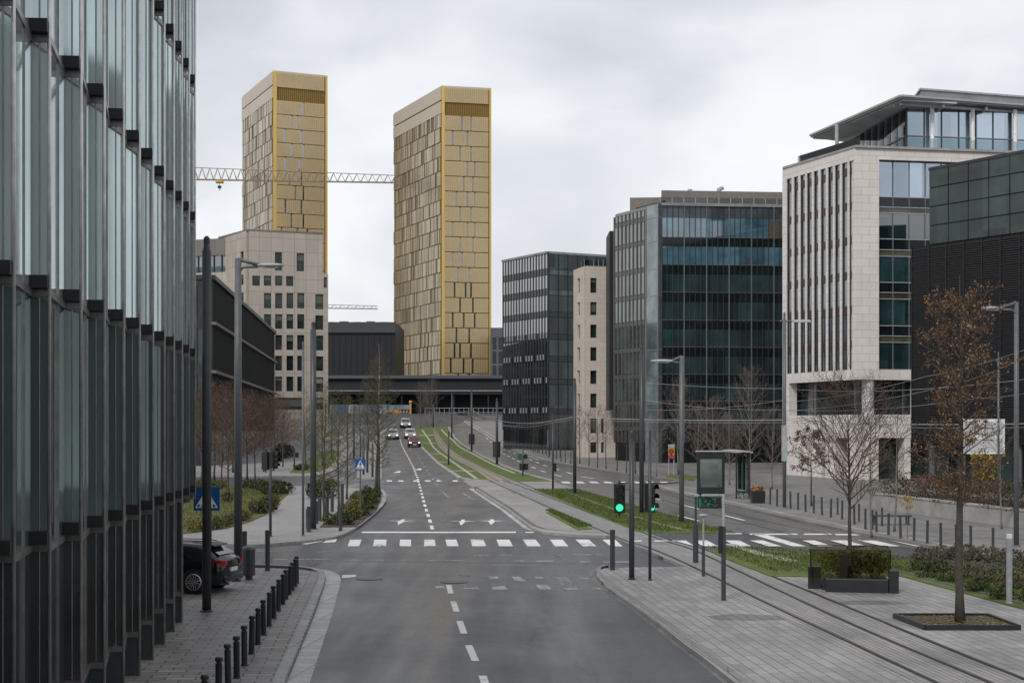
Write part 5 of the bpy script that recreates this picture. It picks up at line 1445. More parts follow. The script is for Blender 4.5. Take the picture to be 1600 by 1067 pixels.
crossing_sign('small blue pedestrian crossing sign above the planting bed', 563, 808, 555, 571.5, 716.5, 734.5, 0, 713)
# yellow and crimson board by the young trees
g = G(1049, 743, .13); Y = g.y
t = thing('notice_board', 'yellow and crimson notice board on posts among young trees', 'sign', g)
mb = MB()
for px in (1045, 1053): p = ray(px, 700, Y); mb.tube([(p.x, Y, g.z - .1), (p.x, Y, zat(694, Y))], .04, 6)
mb.build('post', light_p, t)
for n_, y0, y1, m in (('header', 694, 699, light_p), ('yellow_panel', 699.5, 711, yellow_p), ('crimson_panel', 711.5, 716, magenta_p)):
    a, b = ray(1044, y1, Y - .08), ray(1054, y0, Y - .08); mb = MB(); mb.box(a.x, b.x, Y - .11, Y - .07, a.z, b.z); q = mb.build(n_, m, t)
    if n_ == 'yellow_panel':
        mb = MB(); c = ray(1049, 705, Y - .12); mb.tube([c, c + Vector((0, -.02, 0))], .24, 10); c = ray(1049, 709, Y - .12); mb.box(c.x - .12, c.x + .12, Y - .135, Y - .12, c.z - .1, c.z + .12); mb.build('mark', m_plain('rust_mark', (.20, .06, .015), .6), q)

# ---- information frame with the green display
gL, gR, gM = G(1087, 879, .12), G(1130.5, 937.6, .12), G(1099, 900, .12)
t = thing('display_frame', 'grey tubular frame with green electronic display beside the tram rails', 'information display', gR)
tl = Vector((gL.x, gL.y, zat(775, gL.y))); tr = Vector((gR.x, gR.y, zat(774, gR.y)))
mb = MB(); mb.tube([gL, (gL.x, gL.y, zat(820, gL.y))], .10, 12); mb.tube([(gL.x, gL.y, zat(820, gL.y)), tl], .042, 10); mb.build('post', slate_p, t)
mb = MB(); mb.tube([gR, (gR.x, gR.y, zat(822, gR.y))], .068, 12); pr_ = mb.build('post', slate_p, t)
mb = MB(); mb.tube([(gR.x, gR.y, zat(822, gR.y)), tr + Vector((0, 0, .03))], .04, 10); mb.build('upper_tube', light_p, pr_)
mb = MB(); mb.box(gR.x - .15, gR.x - .05, gR.y - .09, gR.y + .09, zat(864, gR.y), zat(821, gR.y)); mb.build('terminal', black_p, t, bevel=.02)
mb = MB(); mb.tube([tl, tr], .045, 10); mb.build('top_rail', light_p, t)
dv = tr - tl
FD = Facade((tl.x, tl.y), (tr.x, tr.y))
zc = (tl.z + tr.z) / 2
Yd = (tl.y + tr.y) / 2; FD = Facade(tuple(ray(1090.5, 780, Yd).to_2d()), tuple(ray(1127, 780, Yd).to_2d())); zc = zat(784.7, Yd) + .47
mb = MB(); FD.box(mb, 0, FD.L, zc - .66, zc - .28, -.08, .08)
for u in (.08, FD.L - .08): FD.box(mb, u - .02, u + .02, zc - .28, zc + .12, -.02, .02)
ds = mb.build('display', black_box, t)
mb = MB(); rn = random.Random(4)
for k in range(34):
    u = FD.L * (.06 + .70 * rn.random()); z = zc - .62 + .3 * rn.random(); FD.box(mb, u, u + FD.L * .05, z, z + .022, .081, .085)
FD.box(mb, FD.L * .04, FD.L * .10, zc - .62, zc - .33, .081, .084)
mb.build('display_lights', led_green, ds)
mb = MB(); mb.tube([gM, (gM.x, gM.y, gM.z + 1.0)], .055, 10); mb.build('stub_post', slate_p, t)
mb = MB(); mb.tube([(gM.x, gM.y, gM.z + 1.0), (gM.x, gM.y, zat(806, gM.y))], .03, 8); mb.ellipsoid((gM.x, gM.y, zat(805, gM.y)), .16, .1, .05); mb.build('sensor', light_p, t)

# ---- bus shelter
def shelter():
    g0 = G(1092, 776, .13); Y = g0.y; x = lambda px, Y=Y: (px - 800) / F * Y
    t = thing('bus_shelter', 'glass bus shelter with lit advertising case and pale roof on the bus platform', 'bus shelter', g0)
    a, b = ray(1089, 771, Y), ray(1132, 706, Y)
    mb = MB(); f = .17
    mb.box(a.x, b.x, Y - .12, Y + .14, b.z - .42, b.z); mb.box(a.x, b.x, Y - .12, Y + .14, a.z, a.z + .42); mb.box(a.x, a.x + f, Y - .12, Y + .14, a.z + .42, b.z - .42); mb.box(b.x - f, b.x, Y - .12, Y + .14, a.z + .42, b.z - .42)
    mb.box(a.x + f, b.x - f, Y + .02, Y + .12, a.z + .42, b.z - .42)
    mb.box(a.x + .1, a.x + .3, Y - .05, Y + .05, g0.z - .1, a.z); mb.box(b.x - .3, b.x - .1, Y - .05, Y + .05, g0.z - .1, a.z)
    cs = mb.build('display_case', m_plain('green_black_frame', (.012, .020, .020), .35), t, bevel=.02)
    mb = MB(); mb.box(a.x + f, b.x - f, Y - .06, Y - .02, a.z + .42, b.z - .42); mb.build('display_pane', poster, cs)
    far = G(1172, 783, .13); rz = b.z
    B0 = Vector((b.x, Y + .1)); e = Vector((far.x - b.x, far.y - Y)).normalized(); n = Vector((e.y, -e.x)); L = 2.1
    FS = Facade(B0, B0 + e * L)
    # roof: a thin curved sheet over case and waiting room
    mb = MB(); prof = [(0, .02), (.35, .07), (.7, .07), (1.05, .0)]
    RS = Facade(B0 - e * .5 - n * 0, B0 + e * (L + .3))
    for (d0, h0), (d1, h1) in zip(prof, prof[1:]):
        p = [RS.pt(0, rz + h0, -d0), RS.pt(RS.L, rz - .05 + h0, -d0), RS.pt(RS.L, rz - .05 + h1, -d1), RS.pt(0, rz + h1, -d1)]
        mb.hexa([p[0] , p[1], p[2], p[3]] + [v + Vector((0, 0, .09)) for v in p])
    mb.box(a.x - .06, b.x + .15, Y - .2, Y + .5, rz + .012, rz + .09)
    mb.build('roof', m_plain('shelter_roof', (.36, .37, .36), .35), t)
    for u, d in ((.12, -.9), (1.0, -.9), (L, -.08), (L, -.9)):
        p = FS.P(u, d); mb = MB(); mb.tube([(p.x, p.y, zg(p.y) + .1), (p.x, p.y, rz)], .05, 8); mb.build('post', black_p, t)
    for k in range(3):
        mb = MB(); FS.box(mb, L * k / 3 + .06, L * (k + 1) / 3 - .03, zg(Y) + .4, rz - .25, -.92, -.89); mb.build('glass_wall', clear, t)
    mb = MB(); p0, p1 = FS.P(L, -.08), FS.P(L, -.9); q = Facade(p0, p1); q.box(mb, .06, .78, zg(Y) + .4, rz - .25, -.015, .015); mb.build('glass_wall', clear, t)
    mb = MB(); FS.box(mb, .5, L - .3, zg(Y) + .55, zg(Y) + .62, -.8, -.45); FS.box(mb, .7, .8, zg(Y) + .1, zg(Y) + .55, -.7, -.6); FS.box(mb, L - .6, L - .5, zg(Y) + .1, zg(Y) + .55, -.7, -.6); mb.build('bench', light_p, t)
shelter()
g = G(1185.5, 786, .13); t = thing('planter_box', 'black square planter box with dry orange plants beside the shelter', 'planter', g)
Y = g.y; w = 21 / F * Y / 2; hz_ = zat(767, Y) - g.z
mb = MB(); mb.hexa([(g.x - w * .93, Y, g.z), (g.x + w * .93, Y, g.z), (g.x + w * .93, Y + .8, g.z), (g.x - w * .93, Y + .8, g.z), (g.x - w, Y - .04, g.z + hz_), (g.x + w, Y - .04, g.z + hz_), (g.x + w, Y + .84, g.z + hz_), (g.x - w, Y + .84, g.z + hz_)]); mb.build('box', black_p, t, bevel=.02)
PLANTER_PLANT = (t, Vector((g.x, Y + .4, g.z + hz_)), w)

# ---- retaining wall, white board, bench
W0, W1 = G(1359, 793.3, .13), G(1720, 842, .13)
FW = Facade((W0.x, W0.y), (W1.x, W1.y))
t = thing('retaining_wall', 'long low concrete retaining wall in front of the dark offices', 'wall', W0)
mb = MB()
mb.prism([FW.P(0), FW.P(FW.L), FW.P(FW.L, -.4), FW.P(0, -.4)], lambda y: zg(y) - .1, lambda y: zg(y) + .92); mb.build('wall', concrete, t)
mb = MB(); mb.prism([FW.P(-.02, .04), FW.P(FW.L, .04), FW.P(FW.L, -.45), FW.P(-.02, -.45)], lambda y: zg(y) + .921, lambda y: zg(y) + 1.0); mb.build('coping', concrete, t)
structure(sheet([tuple(FW.P(0.1, -.4)), tuple(FW.P(FW.L, -.4)), tuple(FW.P(FW.L, -6)), tuple(FW.P(0.1, -5))], .8, 'planting_terrace', soil, .9, px=False))
Y = 80.0; a, b = ray(1501, 709, Y), ray(1570, 654.5, Y)
t = thing('white_board', 'white information board behind the tall brown tree', 'sign', (a.x + .2, Y, zg(Y) + .8))
mb = MB(); mb.box(a.x, b.x, Y, Y + .08, a.z, b.z); pn = mb.build('panel', white_p, t)
mb = MB()
for u0, u1, v0, v1 in ((.05, .48, .55, .93), (.53, .95, .55, .93), (.05, .95, .06, .45)):
    X = lambda u: a.x + (b.x - a.x) * u; Z = lambda v: a.z + (b.z - a.z) * v
    mb.box(X(u0), X(u1), Y - .012, Y - .002, Z(v0), Z(v1))
mb.build('printed_area', m_plain('pale_grey_print', (.46, .47, .48), .5), pn)
for px in (1508, 1563):
    p = ray(px, 700, Y); mb = MB(); mb.tube([(p.x, Y + .12, zg(Y) + .7), (p.x, Y + .12, b.z - .1)], .05, 8); mb.build('post', grey_p, t)
g = G(1392, 820, .13); t = thing('bench', 'low dark bench on the pavement behind the slim bollards', 'bench', g)
mb = MB(); mb.box(g.x - .9, g.x + 1.0, g.y, g.y + .5, g.z + .40, g.z + .46); mb.build('seat', slate_p, t)
for dx in (-.75, .8): mb = MB(); mb.box(g.x + dx, g.x + dx + .1, g.y + .05, g.y + .45, g.z, g.z + .40); mb.build('leg', slate_p, t)

# ---- square tree planter with glass sides
P_FL, P_FR = G(1290, 924.5, .12), G(1404.5, 927, .12)
FP = Facade((P_FL.x, P_FL.y), (P_FR.x, P_FR.y)); zb = P_FL.z; L = FP.L
t = thing('tree_planter', 'square black metal planter with amber glass sides around a hedge and bare tree', 'planter', P_FL)
mb = MB(); FP.box(mb, 0, L - .3, zb - .02, zb + .40, -.45, 0); mb.build('front_seat', black_p, t, bevel=.015)
mb = MB(); FP.box(mb, L - .28, L, zb - .02, zb + .68, -.55, .0); mb.build('end_block', black_p, t, bevel=.015)
mb = MB(); FP.box(mb, -.52, -.12, zb - .02, zb + .70, -2.1, -.75); mb.build('side_seat', black_p, t, bevel=.015)
mb = MB(); FP.box(mb, -.1, L - .3, zb - .02, zb + .34, -2.4, -.5); mb.build('tub', black_p, t)
zt = zb + 1.22
mb = MB(); FP.box(mb, -.45, L - .2, zb + .36, zt, -.52, -.50); FP.box(mb, -.47, -.45, zb + .36, zt, -2.4, -.5); FP.box(mb, L - .22, L - .2, zb + .36, zt, -2.4, -.52); FP.box(mb, -.45, L - .2, zb + .36, zt, -2.42, -2.4); mb.build('glass_side', amber, t)
mb = MB()
for d in (-.53, -2.43): FP.box(mb, -.48, L - .18, zt, zt + .025, d, d + .05)
FP.box(mb, .42, .66, zb + .3, zt - .12, -.62, -.54); FP.box(mb, -.46, -.42, zb + .3, zt, -.56, -.52); mb.build('frame', black_p, t)
PLANTER_HEDGE = (t, FP, L, zb, zt)
TREE_A = FP.P(.75, -1.2)

# ---- edged tree pit
q = [G(1397, 960.5, .2), G(1446, 979, .2), G(1593, 979, .2), G(1543, 960.5, .2)]
t = thing('tree_pit', 'raised square tree pit with black edging, moss and dead leaves under the tall brown tree', 'planter', (q[0] + q[2]) / 2)
mb = MB()
for a, b in zip(q, q[1:] + q[:1]):
    d = (b - a).to_2d().normalized(); n = Vector((d.y, -d.x)) * .04
    mb.hexa([(a.x + n.x, a.y + n.y, zg(a.y) + .05), (b.x + n.x, b.y + n.y, zg(b.y) + .05), (b.x - n.x, b.y - n.y, zg(b.y) + .05), (a.x - n.x, a.y - n.y, zg(a.y) + .05),
             (a.x + n.x, a.y + n.y, zg(a.y) + .25), (b.x + n.x, b.y + n.y, zg(b.y) + .25), (b.x - n.x, b.y - n.y, zg(b.y) + .25), (a.x - n.x, a.y - n.y, zg(a.y) + .25)])
mb.build('edging', black_p, t)
mb = MB(); mb.face([(p.x, p.y, zg(p.y) + .20) for p in q]); mb.build('soil', m_leaf('mossy_soil', [(.035, .028, .018), (.06, .045, .028), (.045, .05, .016), (.06, .075, .02)]), t)
PIT = (t, q); TREE_B = G(1500, 972, .18)

# ---- overhead lines
def wire(lab, pts, r=.014, sag=.25):
    P = []
    for (a, b) in zip(pts, pts[1:]):
        A, B = ray(*a), ray(*b)
        for k in range(12):
            f = k / 12; p = A.lerp(B, f); p.z -= sag * 4 * f * (1 - f) * min(1, (B - A).length / 40); P.append(p)
    P.append(ray(*pts[-1]))
    mb = MB(); mb.tube(P, r, 5); o = mb.build('overhead_wire', light_p)
    bpy.context.view_layer.update()
    return tag(o, lab, 'wire', 'overhead tram wires')
wire('thick overhead wire crossing the frame from the grass mast to the retaining wall', [(898, 652, 102), (1225, 656, 88), (1640, 661, 60)], .02, .2)
wire('overhead wire just under the thickest one, toward the pale stone office', [(898, 655, 102), (1225, 660, 88), (1640, 667, 60)], .009, .2)
wire('overhead wire passing the pale office at its recessed storey', [(1010, 598, 100), (1225, 607, 95), (1640, 588, 60)], .010, .4)
wire('overhead wire climbing steeply past the brown tree to the upper edge', [(1225, 628, 88), (1447, 588, 72), (1640, 532, 60)], .010, .5)
wire('second overhead wire climbing past the brown tree', [(1225, 642, 88), (1500, 598, 70), (1640, 538, 60)], .010, .5)
wire('overhead wire from the lamp with crossbar across the white board', [(1225, 640, 88), (1525, 622, 68), (1640, 606, 60)], .009, .5)
wire('overhead wire in front of the teal office at mid height', [(1010, 640, 100), (1225, 625, 88)], .009, .6)
wire('upper overhead wire in front of the teal office', [(1010, 625, 100), (1225, 640, 88)], .009, .6)
wire('overhead wire from the hill masts down to the grass mast', [(737, 650, 180), (776, 656, 156), (898, 650, 102)], .02, .4)
wire('thin overhead wire along the hill toward the dark low block', [(690, 655, 260), (737, 655, 200), (776, 660, 156), (864, 660, 108), (898, 653, 102)], .012, .4)
wire('overhead wire spanning in front of the reflective office', [(760, 664, 160), (898, 651, 102)], .010, .3)
wire('overhead wire hung between hill masts below the dark block', [(676, 645, 280), (737, 640, 190), (776, 652, 156)], .02, .3)

# ---- construction clutter under the dark block
def hoarding(lab, x0, x1, y0, y1, Y, m, name='hoarding', cat='hoarding'):
    a, b = ray(x0, y1, Y), ray(x1, y0, Y); t = thing(name, lab, cat, ((a.x + b.x) / 2, Y, zg(Y)), 'site hoardings')
    n = max(3, int((b.x - a.x) / 1.6)); mb = MB()
    for k in range(n):
        mb.mi = k % len(m); w = (b.x - a.x) / n; mb.box(a.x + w * k, a.x + w * (k + 1) - .08, Y, Y + .08, zg(Y), b.z)
    mb.build('panel', m, t)
    mb = MB()
    for k in range(n + 1): X = a.x + (b.x - a.x) * k / n; mb.box(X - .06, X + .06, Y + .09, Y + .2, zg(Y) - .1, b.z + .1)
    mb.build('post', slate_p, t)
    return t
hgrey, hblue, hwhite = m_plain('hoarding_grey', (.14, .155, .18), .6), m_plain('hoarding_blue', (.05, .10, .20), .6), m_plain('hoarding_white', (.28, .29, .31), .6)
hoarding('pale blue and white site hoarding behind the bare trees at the street end', 515, 606, 632, 655, 322, [hgrey, hblue, hwhite, hgrey])
hoarding('light blue site hoarding beside the yellow kiosk', 607, 642, 632.5, 655, 324, [m_plain('pale_cyan', (.13, .22, .27), .6), hgrey])
Y = 318; a, b = ray(624, 655, Y), ray(641, 640, Y)
t = thing('site_kiosk', 'small yellow and blue site kiosk with yellow pole at the street end', 'kiosk', ((a.x + b.x) / 2, Y, zg(Y)))
mb = MB(); mb.box(a.x, b.x, Y, Y + 2, zg(Y), b.z); mb.build('body', hblue, t)
for px in (626, 631, 636): mb = MB(); p = ray(px, 640, Y); mb.box(p.x - .12, p.x + .12, Y - .12, Y - .02, zg(Y) + .2, b.z - .1); mb.build('yellow_post', yellow_p, t)
mb = MB(); p = ray(641.5, 628, Y); mb.tube([(p.x, Y - .3, zg(Y)), (p.x, Y - .3, p.z)], .2, 8); mb.ellipsoid((p.x, Y - .3, p.z), .35, .35, .3); mb.build('beacon_pole', yellow_p, t)
mb = MB(); mb.box(a.x - .2, b.x + .2, Y - .3, Y + 2.1, b.z, b.z + .25); mb.build('roof', m_plain('rust_roof', (.30, .12, .06), .6), t)
Y = 314; p = ray(614, 655, Y); t = thing('material_heap', 'heap of orange material beside the yellow kiosk', 'heap', (p.x, Y, zg(Y)))
mb = MB(); rn = random.Random(5)
for k in range(14): mb.ellipsoid((p.x + rn.uniform(-1, 1), Y + rn.uniform(-.5, .5), zg(Y) + rn.uniform(.0, .5)), rn.uniform(.2, .5), .3, rn.uniform(.2, .5), 6, 5)
mb.build('pile', m_plain('orange_heap', (.38, .20, .04), .8), t)
Y = 312
t = thing('site_fence', 'thin metal site fence below the long dark block', 'fence', ((720 - 800) / F * Y, Y, zg(Y)))
mb = MB()
for k in range(17): p = ray(664 + 7.6 * k, 640, Y); mb.tube([(p.x, Y, zg(Y) - .1), (p.x, Y, zat(637, Y))], .05, 4)
for py in (637.5, 644.5): mb.tube([ray(664, py, Y), ray(786, py, Y)], .045, 4)
mb.build('railing', light_p, t)
Y = 308
t = thing('site_container', 'dark site container behind the fence at the crest', 'container', ((723 - 800) / F * Y, Y, zg(Y)))
a, b = ray(716, 655, Y), ray(730, 647, Y); mb = MB(); mb.box(a.x, b.x, Y, Y + 2, zg(Y), b.z); mb.build('body', black_p, t, bevel=.03); mb = MB(); mb.box(a.x - .1, b.x + .1, Y - .1, Y + 2.1, b.z, b.z + .15); mb.build('lid', slate_p, t)
# cycle stands by the reflective office
cs = thing('cycle_stand', 'cycle stand', 'cycle stand', (0, 0, 0))
mb = MB(); mb.tube([(0, 0, 0), (0, 0, .75), (.15, 0, .88), (.55, 0, .88), (.7, 0, .75), (.7, 0, 0)], .035, 6); mb.build('hoop', slate_p, cs)
for k in range(9):
    place(cs, G(826 + 5.5 * k, 703 + 1.62 * k, .13), R(60), f'dark hoop cycle stand, {ORD[k]} from the crest in the row under the young trees', scale=1.1, group='hoop cycle stands')
# ================================================================ cars
def car(lab, paint_m, L=4.5, W=1.82, H=1.5, style='suv', lights=True, cat='car', group=None, exhaust=False, dark_roof=False):
    t = thing('parked_car' if not lights else 'car', lab, cat, (0, 0, 0), group)
    hl = L / 2
    # x, underside, waist, top, half width at the waist, half width at the top
    S = [(-hl, .42, .80, .88, .78, .60), (-hl + .06, .30, .92, 1.00, .86, .66), (-hl + .22, .24, .97, 1.10, .895, .68), (-hl + .55, .22, .98, H - .14, .91, .66), (-hl + .85, .2, .97, H - .03, .91, .67), (-.9, .2, .95, H, .91, .69), (0, .2, .93, H, .91, .70),
         (.45, .2, .92, H - .05, .91, .69), (.85, .2, .92, H - .24, .91, .69), (1.22, .2, .93, 1.02, .90, .72), (1.6, .22, .90, .98, .89, .72), (hl - .3, .24, .82, .90, .86, .68), (hl - .07, .30, .70, .78, .80, .60), (hl, .40, .62, .66, .70, .52)]
    k = W / 1.82
    def st(x):
        for a, b in zip(S, S[1:]):
            if x <= b[0] + 1e-9:
                f = (x - a[0]) / (b[0] - a[0]); return [a[i] + (b[i] - a[i]) * f for i in range(1, 6)]
        return list(S[-1][1:])
    def ring(x):
        zb, zw, zt, ww, wt = st(x); ww *= k; wt *= k
        h = [(0, zb), (ww * .86, zb), (ww * .97, zb + .10), (ww, zb + (zw - zb) * .5), (ww * .985, zw - .06), (ww * .94, zw), ((ww * .94 + wt) / 2 + .012, (zw + zt) / 2), (wt, zt - .05), (wt * .86, zt), (0, zt + .012)]
        return [(x, y, z) for y, z in h] + [(x, -y, z) for y, z in h[-2:0:-1]]
    xs = []
    for a, b in zip(S, S[1:]):
        n = max(1, int((b[0] - a[0]) / .16)); xs += [a[0] + (b[0] - a[0]) * i / n for i in range(n)]
    xs.append(S[-1][0])
    vs = []; m = len(ring(0))
    for x in xs: vs += ring(x)
    fs = [(i * m + j, (i + 1) * m + j, (i + 1) * m + (j + 1) % m, i * m + (j + 1) % m) for i in range(len(xs) - 1) for j in range(m)]
    fs += [tuple(range(m)), tuple((len(xs) - 1) * m + j for j in range(m - 1, -1, -1))]
    mb = MB(); mb.add(vs, fs); mb.build('body', paint_m, t, smooth=True)
    def side_y(x, z):
        zb, zw, zt, ww, wt = st(x); f = max(0, min(1, (z - zw) / max(.01, zt - .05 - zw))); return (ww * .94 + (wt - ww * .94) * f + .024 * f * (1 - f) * 2) * k
    def side_window(x0, x1, z0f, z1f, sy):
        mb = MB(); n = 5; v = []
        for i in range(n + 1):
            x = x0 + (x1 - x0) * i / n; zb, zw, zt, ww, wt = st(x)
            for f in (z0f, z1f):
                z = zw + (zt - .05 - zw) * f; v.append((x, sy * (side_y(x, z) + .012), z))
        mb.add(v, [(2 * i, 2 * i + 2, 2 * i + 3, 2 * i + 1) for i in range(n)]); mb.build('window', car_glass, t)
    for sy in (-1, 1):
        for x0, x1 in ((-hl + .95, -hl + 1.45), (-hl + 1.55, -.12), (-.02, .72)): side_window(x0, x1, .12, .88, sy)
    def cross(x0, z0, w0, x1, z1, w1, name, off):
        mb = MB(); mb.add([(x0 + off, -w0, z0), (x0 + off, w0, z0), (x1 + off, w1, z1 + .012), (x1 + off, -w1, z1 + .012)], [(0, 1, 2, 3)]); mb.build(name, car_glass, t)
    cross(-hl + .23, 1.13, .62 * k, -hl + .58, H - .15, .58 * k, 'rear_window', -.04)
    cross(1.17, 1.06, .64 * k, .80, H - .20, .60 * k, 'windscreen', .05)
    for x in (-hl + .88, hl - .88):
        for sy in (-1, 1):
            y = sy * (.91 * k - .02)
            mb = MB(); mb.tube([(x, y - sy * .16, .345), (x, y + sy * .03, .345)], .40, 22); mb.build('wheel_arch', rubber, t)
            mb = MB(); mb.tube([(x, y - sy * .2, .335), (x, y + sy * .035, .335), (x, y + sy * .05, .335)], [.335, .335, .30], 22); w = mb.build('wheel', rubber, t)
            mb = MB(); mb.tube([(x, y + sy * .046, .335), (x, y + sy * .056, .335)], .055, 10)
            for q in range(7):
                a = 2 * math.pi * q / 7; d = Vector((math.cos(a), 0, math.sin(a))); c = Vector((x, y + sy * .055, .335))
                e = Vector((-d.z, 0, d.x)) * .022
                mb.tube([c + d * .04 + e, c + d * .225 + e * 1.8], .016, 5); mb.tube([c + d * .04 - e, c + d * .225 - e * 1.8], .016, 5)
            nn = 22; mb.tube([(x + .235 * math.cos(2 * math.pi * q / nn), y + sy * .052, .335 + .235 * math.sin(2 * math.pi * q / nn)) for q in range(nn + 1)], .018, 5, False)
            mb.build('rim', alloy, w)
    # lamps, plates, bumpers
    for sy in (-1, 1):
        mb = MB(); v = []
        for x, o in ((-hl - .012, 0), (-hl + .05, .012), (-hl + .30, .014)):
            for z in (.80, .98):
                zb, zw, zt, ww, wt = st(max(-hl, x)); y = ww * .98 * k + o
                v.append((x, sy * y, z))
        v += [(-hl - .03, sy * .50, .82), (-hl - .0, sy * .50, .97)]
        f = [(0, 2, 3, 1), (2, 4, 5, 3), (6, 0, 1, 7)]
        mb.add(v, f); mb.build('tail_light', red_lens, t)
        mb = MB(); x = hl - .09; mb.ellipsoid((x, sy * .62 * k, .68), .13, .17, .075, 10, 6); mb.build('headlight', head_on if lights else light_p, t)
        mb = MB(); mb.ellipsoid((.72, sy * (.99 * k), 1.0), .10, .11, .075, 8, 6); mb.build('mirror', paint_m, t)
    mb = MB(); mb.box(-hl - .05, -hl + .02, -.26, .26, .62, .73); mb.build('rear_plate', white_p, t)
    mb = MB(); mb.box(hl - .02, hl + .03, -.26, .26, .38, .48); mb.build('front_plate', white_p, t)
    mb = MB(); mb.box(-hl - .06, -hl + .25, -.74 * k, .74 * k, .32, .52); mb.build('rear_bumper', paint_m, t, bevel=.05)
    mb = MB(); mb.box(hl - .22, hl + .02, -.66 * k, .66 * k, .28, .46); mb.box(hl - .16, hl - .0, -.42 * k, .42 * k, .52, .62); mb.build('grille', black_box, t, bevel=.03)
    mb = MB()
    for sy in (-1, 1): mb.tube([(-hl + .75, sy * .60 * k, H + .0), (-hl + 1.0, sy * .60 * k, H + .045), (.2, sy * .61 * k, H + .045), (.45, sy * .61 * k, H - .03)], .018, 6)
    mb.build('roof_rail', alloy, t)
    mb = MB(); mb.hexa([(-hl + .38, -.55 * k, H - .10), (-hl + .38, .55 * k, H - .10), (-hl + .72, .58 * k, H - .07), (-hl + .72, -.58 * k, H - .07), (-hl + .40, -.55 * k, H - .06), (-hl + .40, .55 * k, H - .06), (-hl + .72, .58 * k, H - .01), (-hl + .72, -.58 * k, H - .01)][::1]); mb.build('spoiler', black_p, t)
    if exhaust:
        mb = MB()
        for sy in (-.5, .5): mb.tube([(-hl - .08, sy, .27), (-hl + .3, sy, .27)], .045, 10)
        mb.build('exhaust', alloy, t)
        mb = MB()
        for sy in (-1, 1):
            for x in (-.1, 1.0 - .15): mb.box(x - .1, x + .1, sy * (.925 * k) - .012, sy * (.925 * k) + .012, .80, .83)
        mb.build('door_handle', paint_m, t)
        mb = MB()
        for sy in (-1, 1): mb.box(-hl + .02, -hl + .10, sy * .68 - .1, sy * .68 + .1, .50, .54)
        mb.build('reflector', red_lens, t)
    return t
c = car('black estate car parked across the pavement, tail toward the road', car_black, 4.6, 1.82, 1.47, lights=False, exhaust=True)
ang = R(180 - 10.5); d = Vector((math.cos(ang), math.sin(ang)))
rear = Vector((-8.43, 46.4)); ctr = rear + d * 2.3
c.location = (ctr.x, ctr.y, zg(ctr.y) + .125); c.rotation_euler = (0, 0, ang)
def slope(Y): return math.atan((zg(Y + 1) - zg(Y - 1)) / 2)
for px, py, m, lab, w, dirx in ((612, 686.5, car_silver, 'silver car with lit headlights in the lane nearest the bare trees', 1.85, 0), (639, 685.5, car_white, 'grey-white car with lit headlights half hidden behind the dark red car', 1.85, 0),
                                (645.5, 698.8, car_red, 'dark red car with lit headlights coming down the hill', 1.85, 0), (632, 668.6, car_silver, 'pale car with lit headlights farthest up the hill', 1.9, 0)):
    c = car(lab, m, 4.4, w, 1.6, group='cars coming down the hill')
    g = G(px, py); y = g.y + 2.2
    c.location = (g.x + .02, y, zg(y) + .01); c.rotation_euler = (0, slope(y), R(-90) + .1)
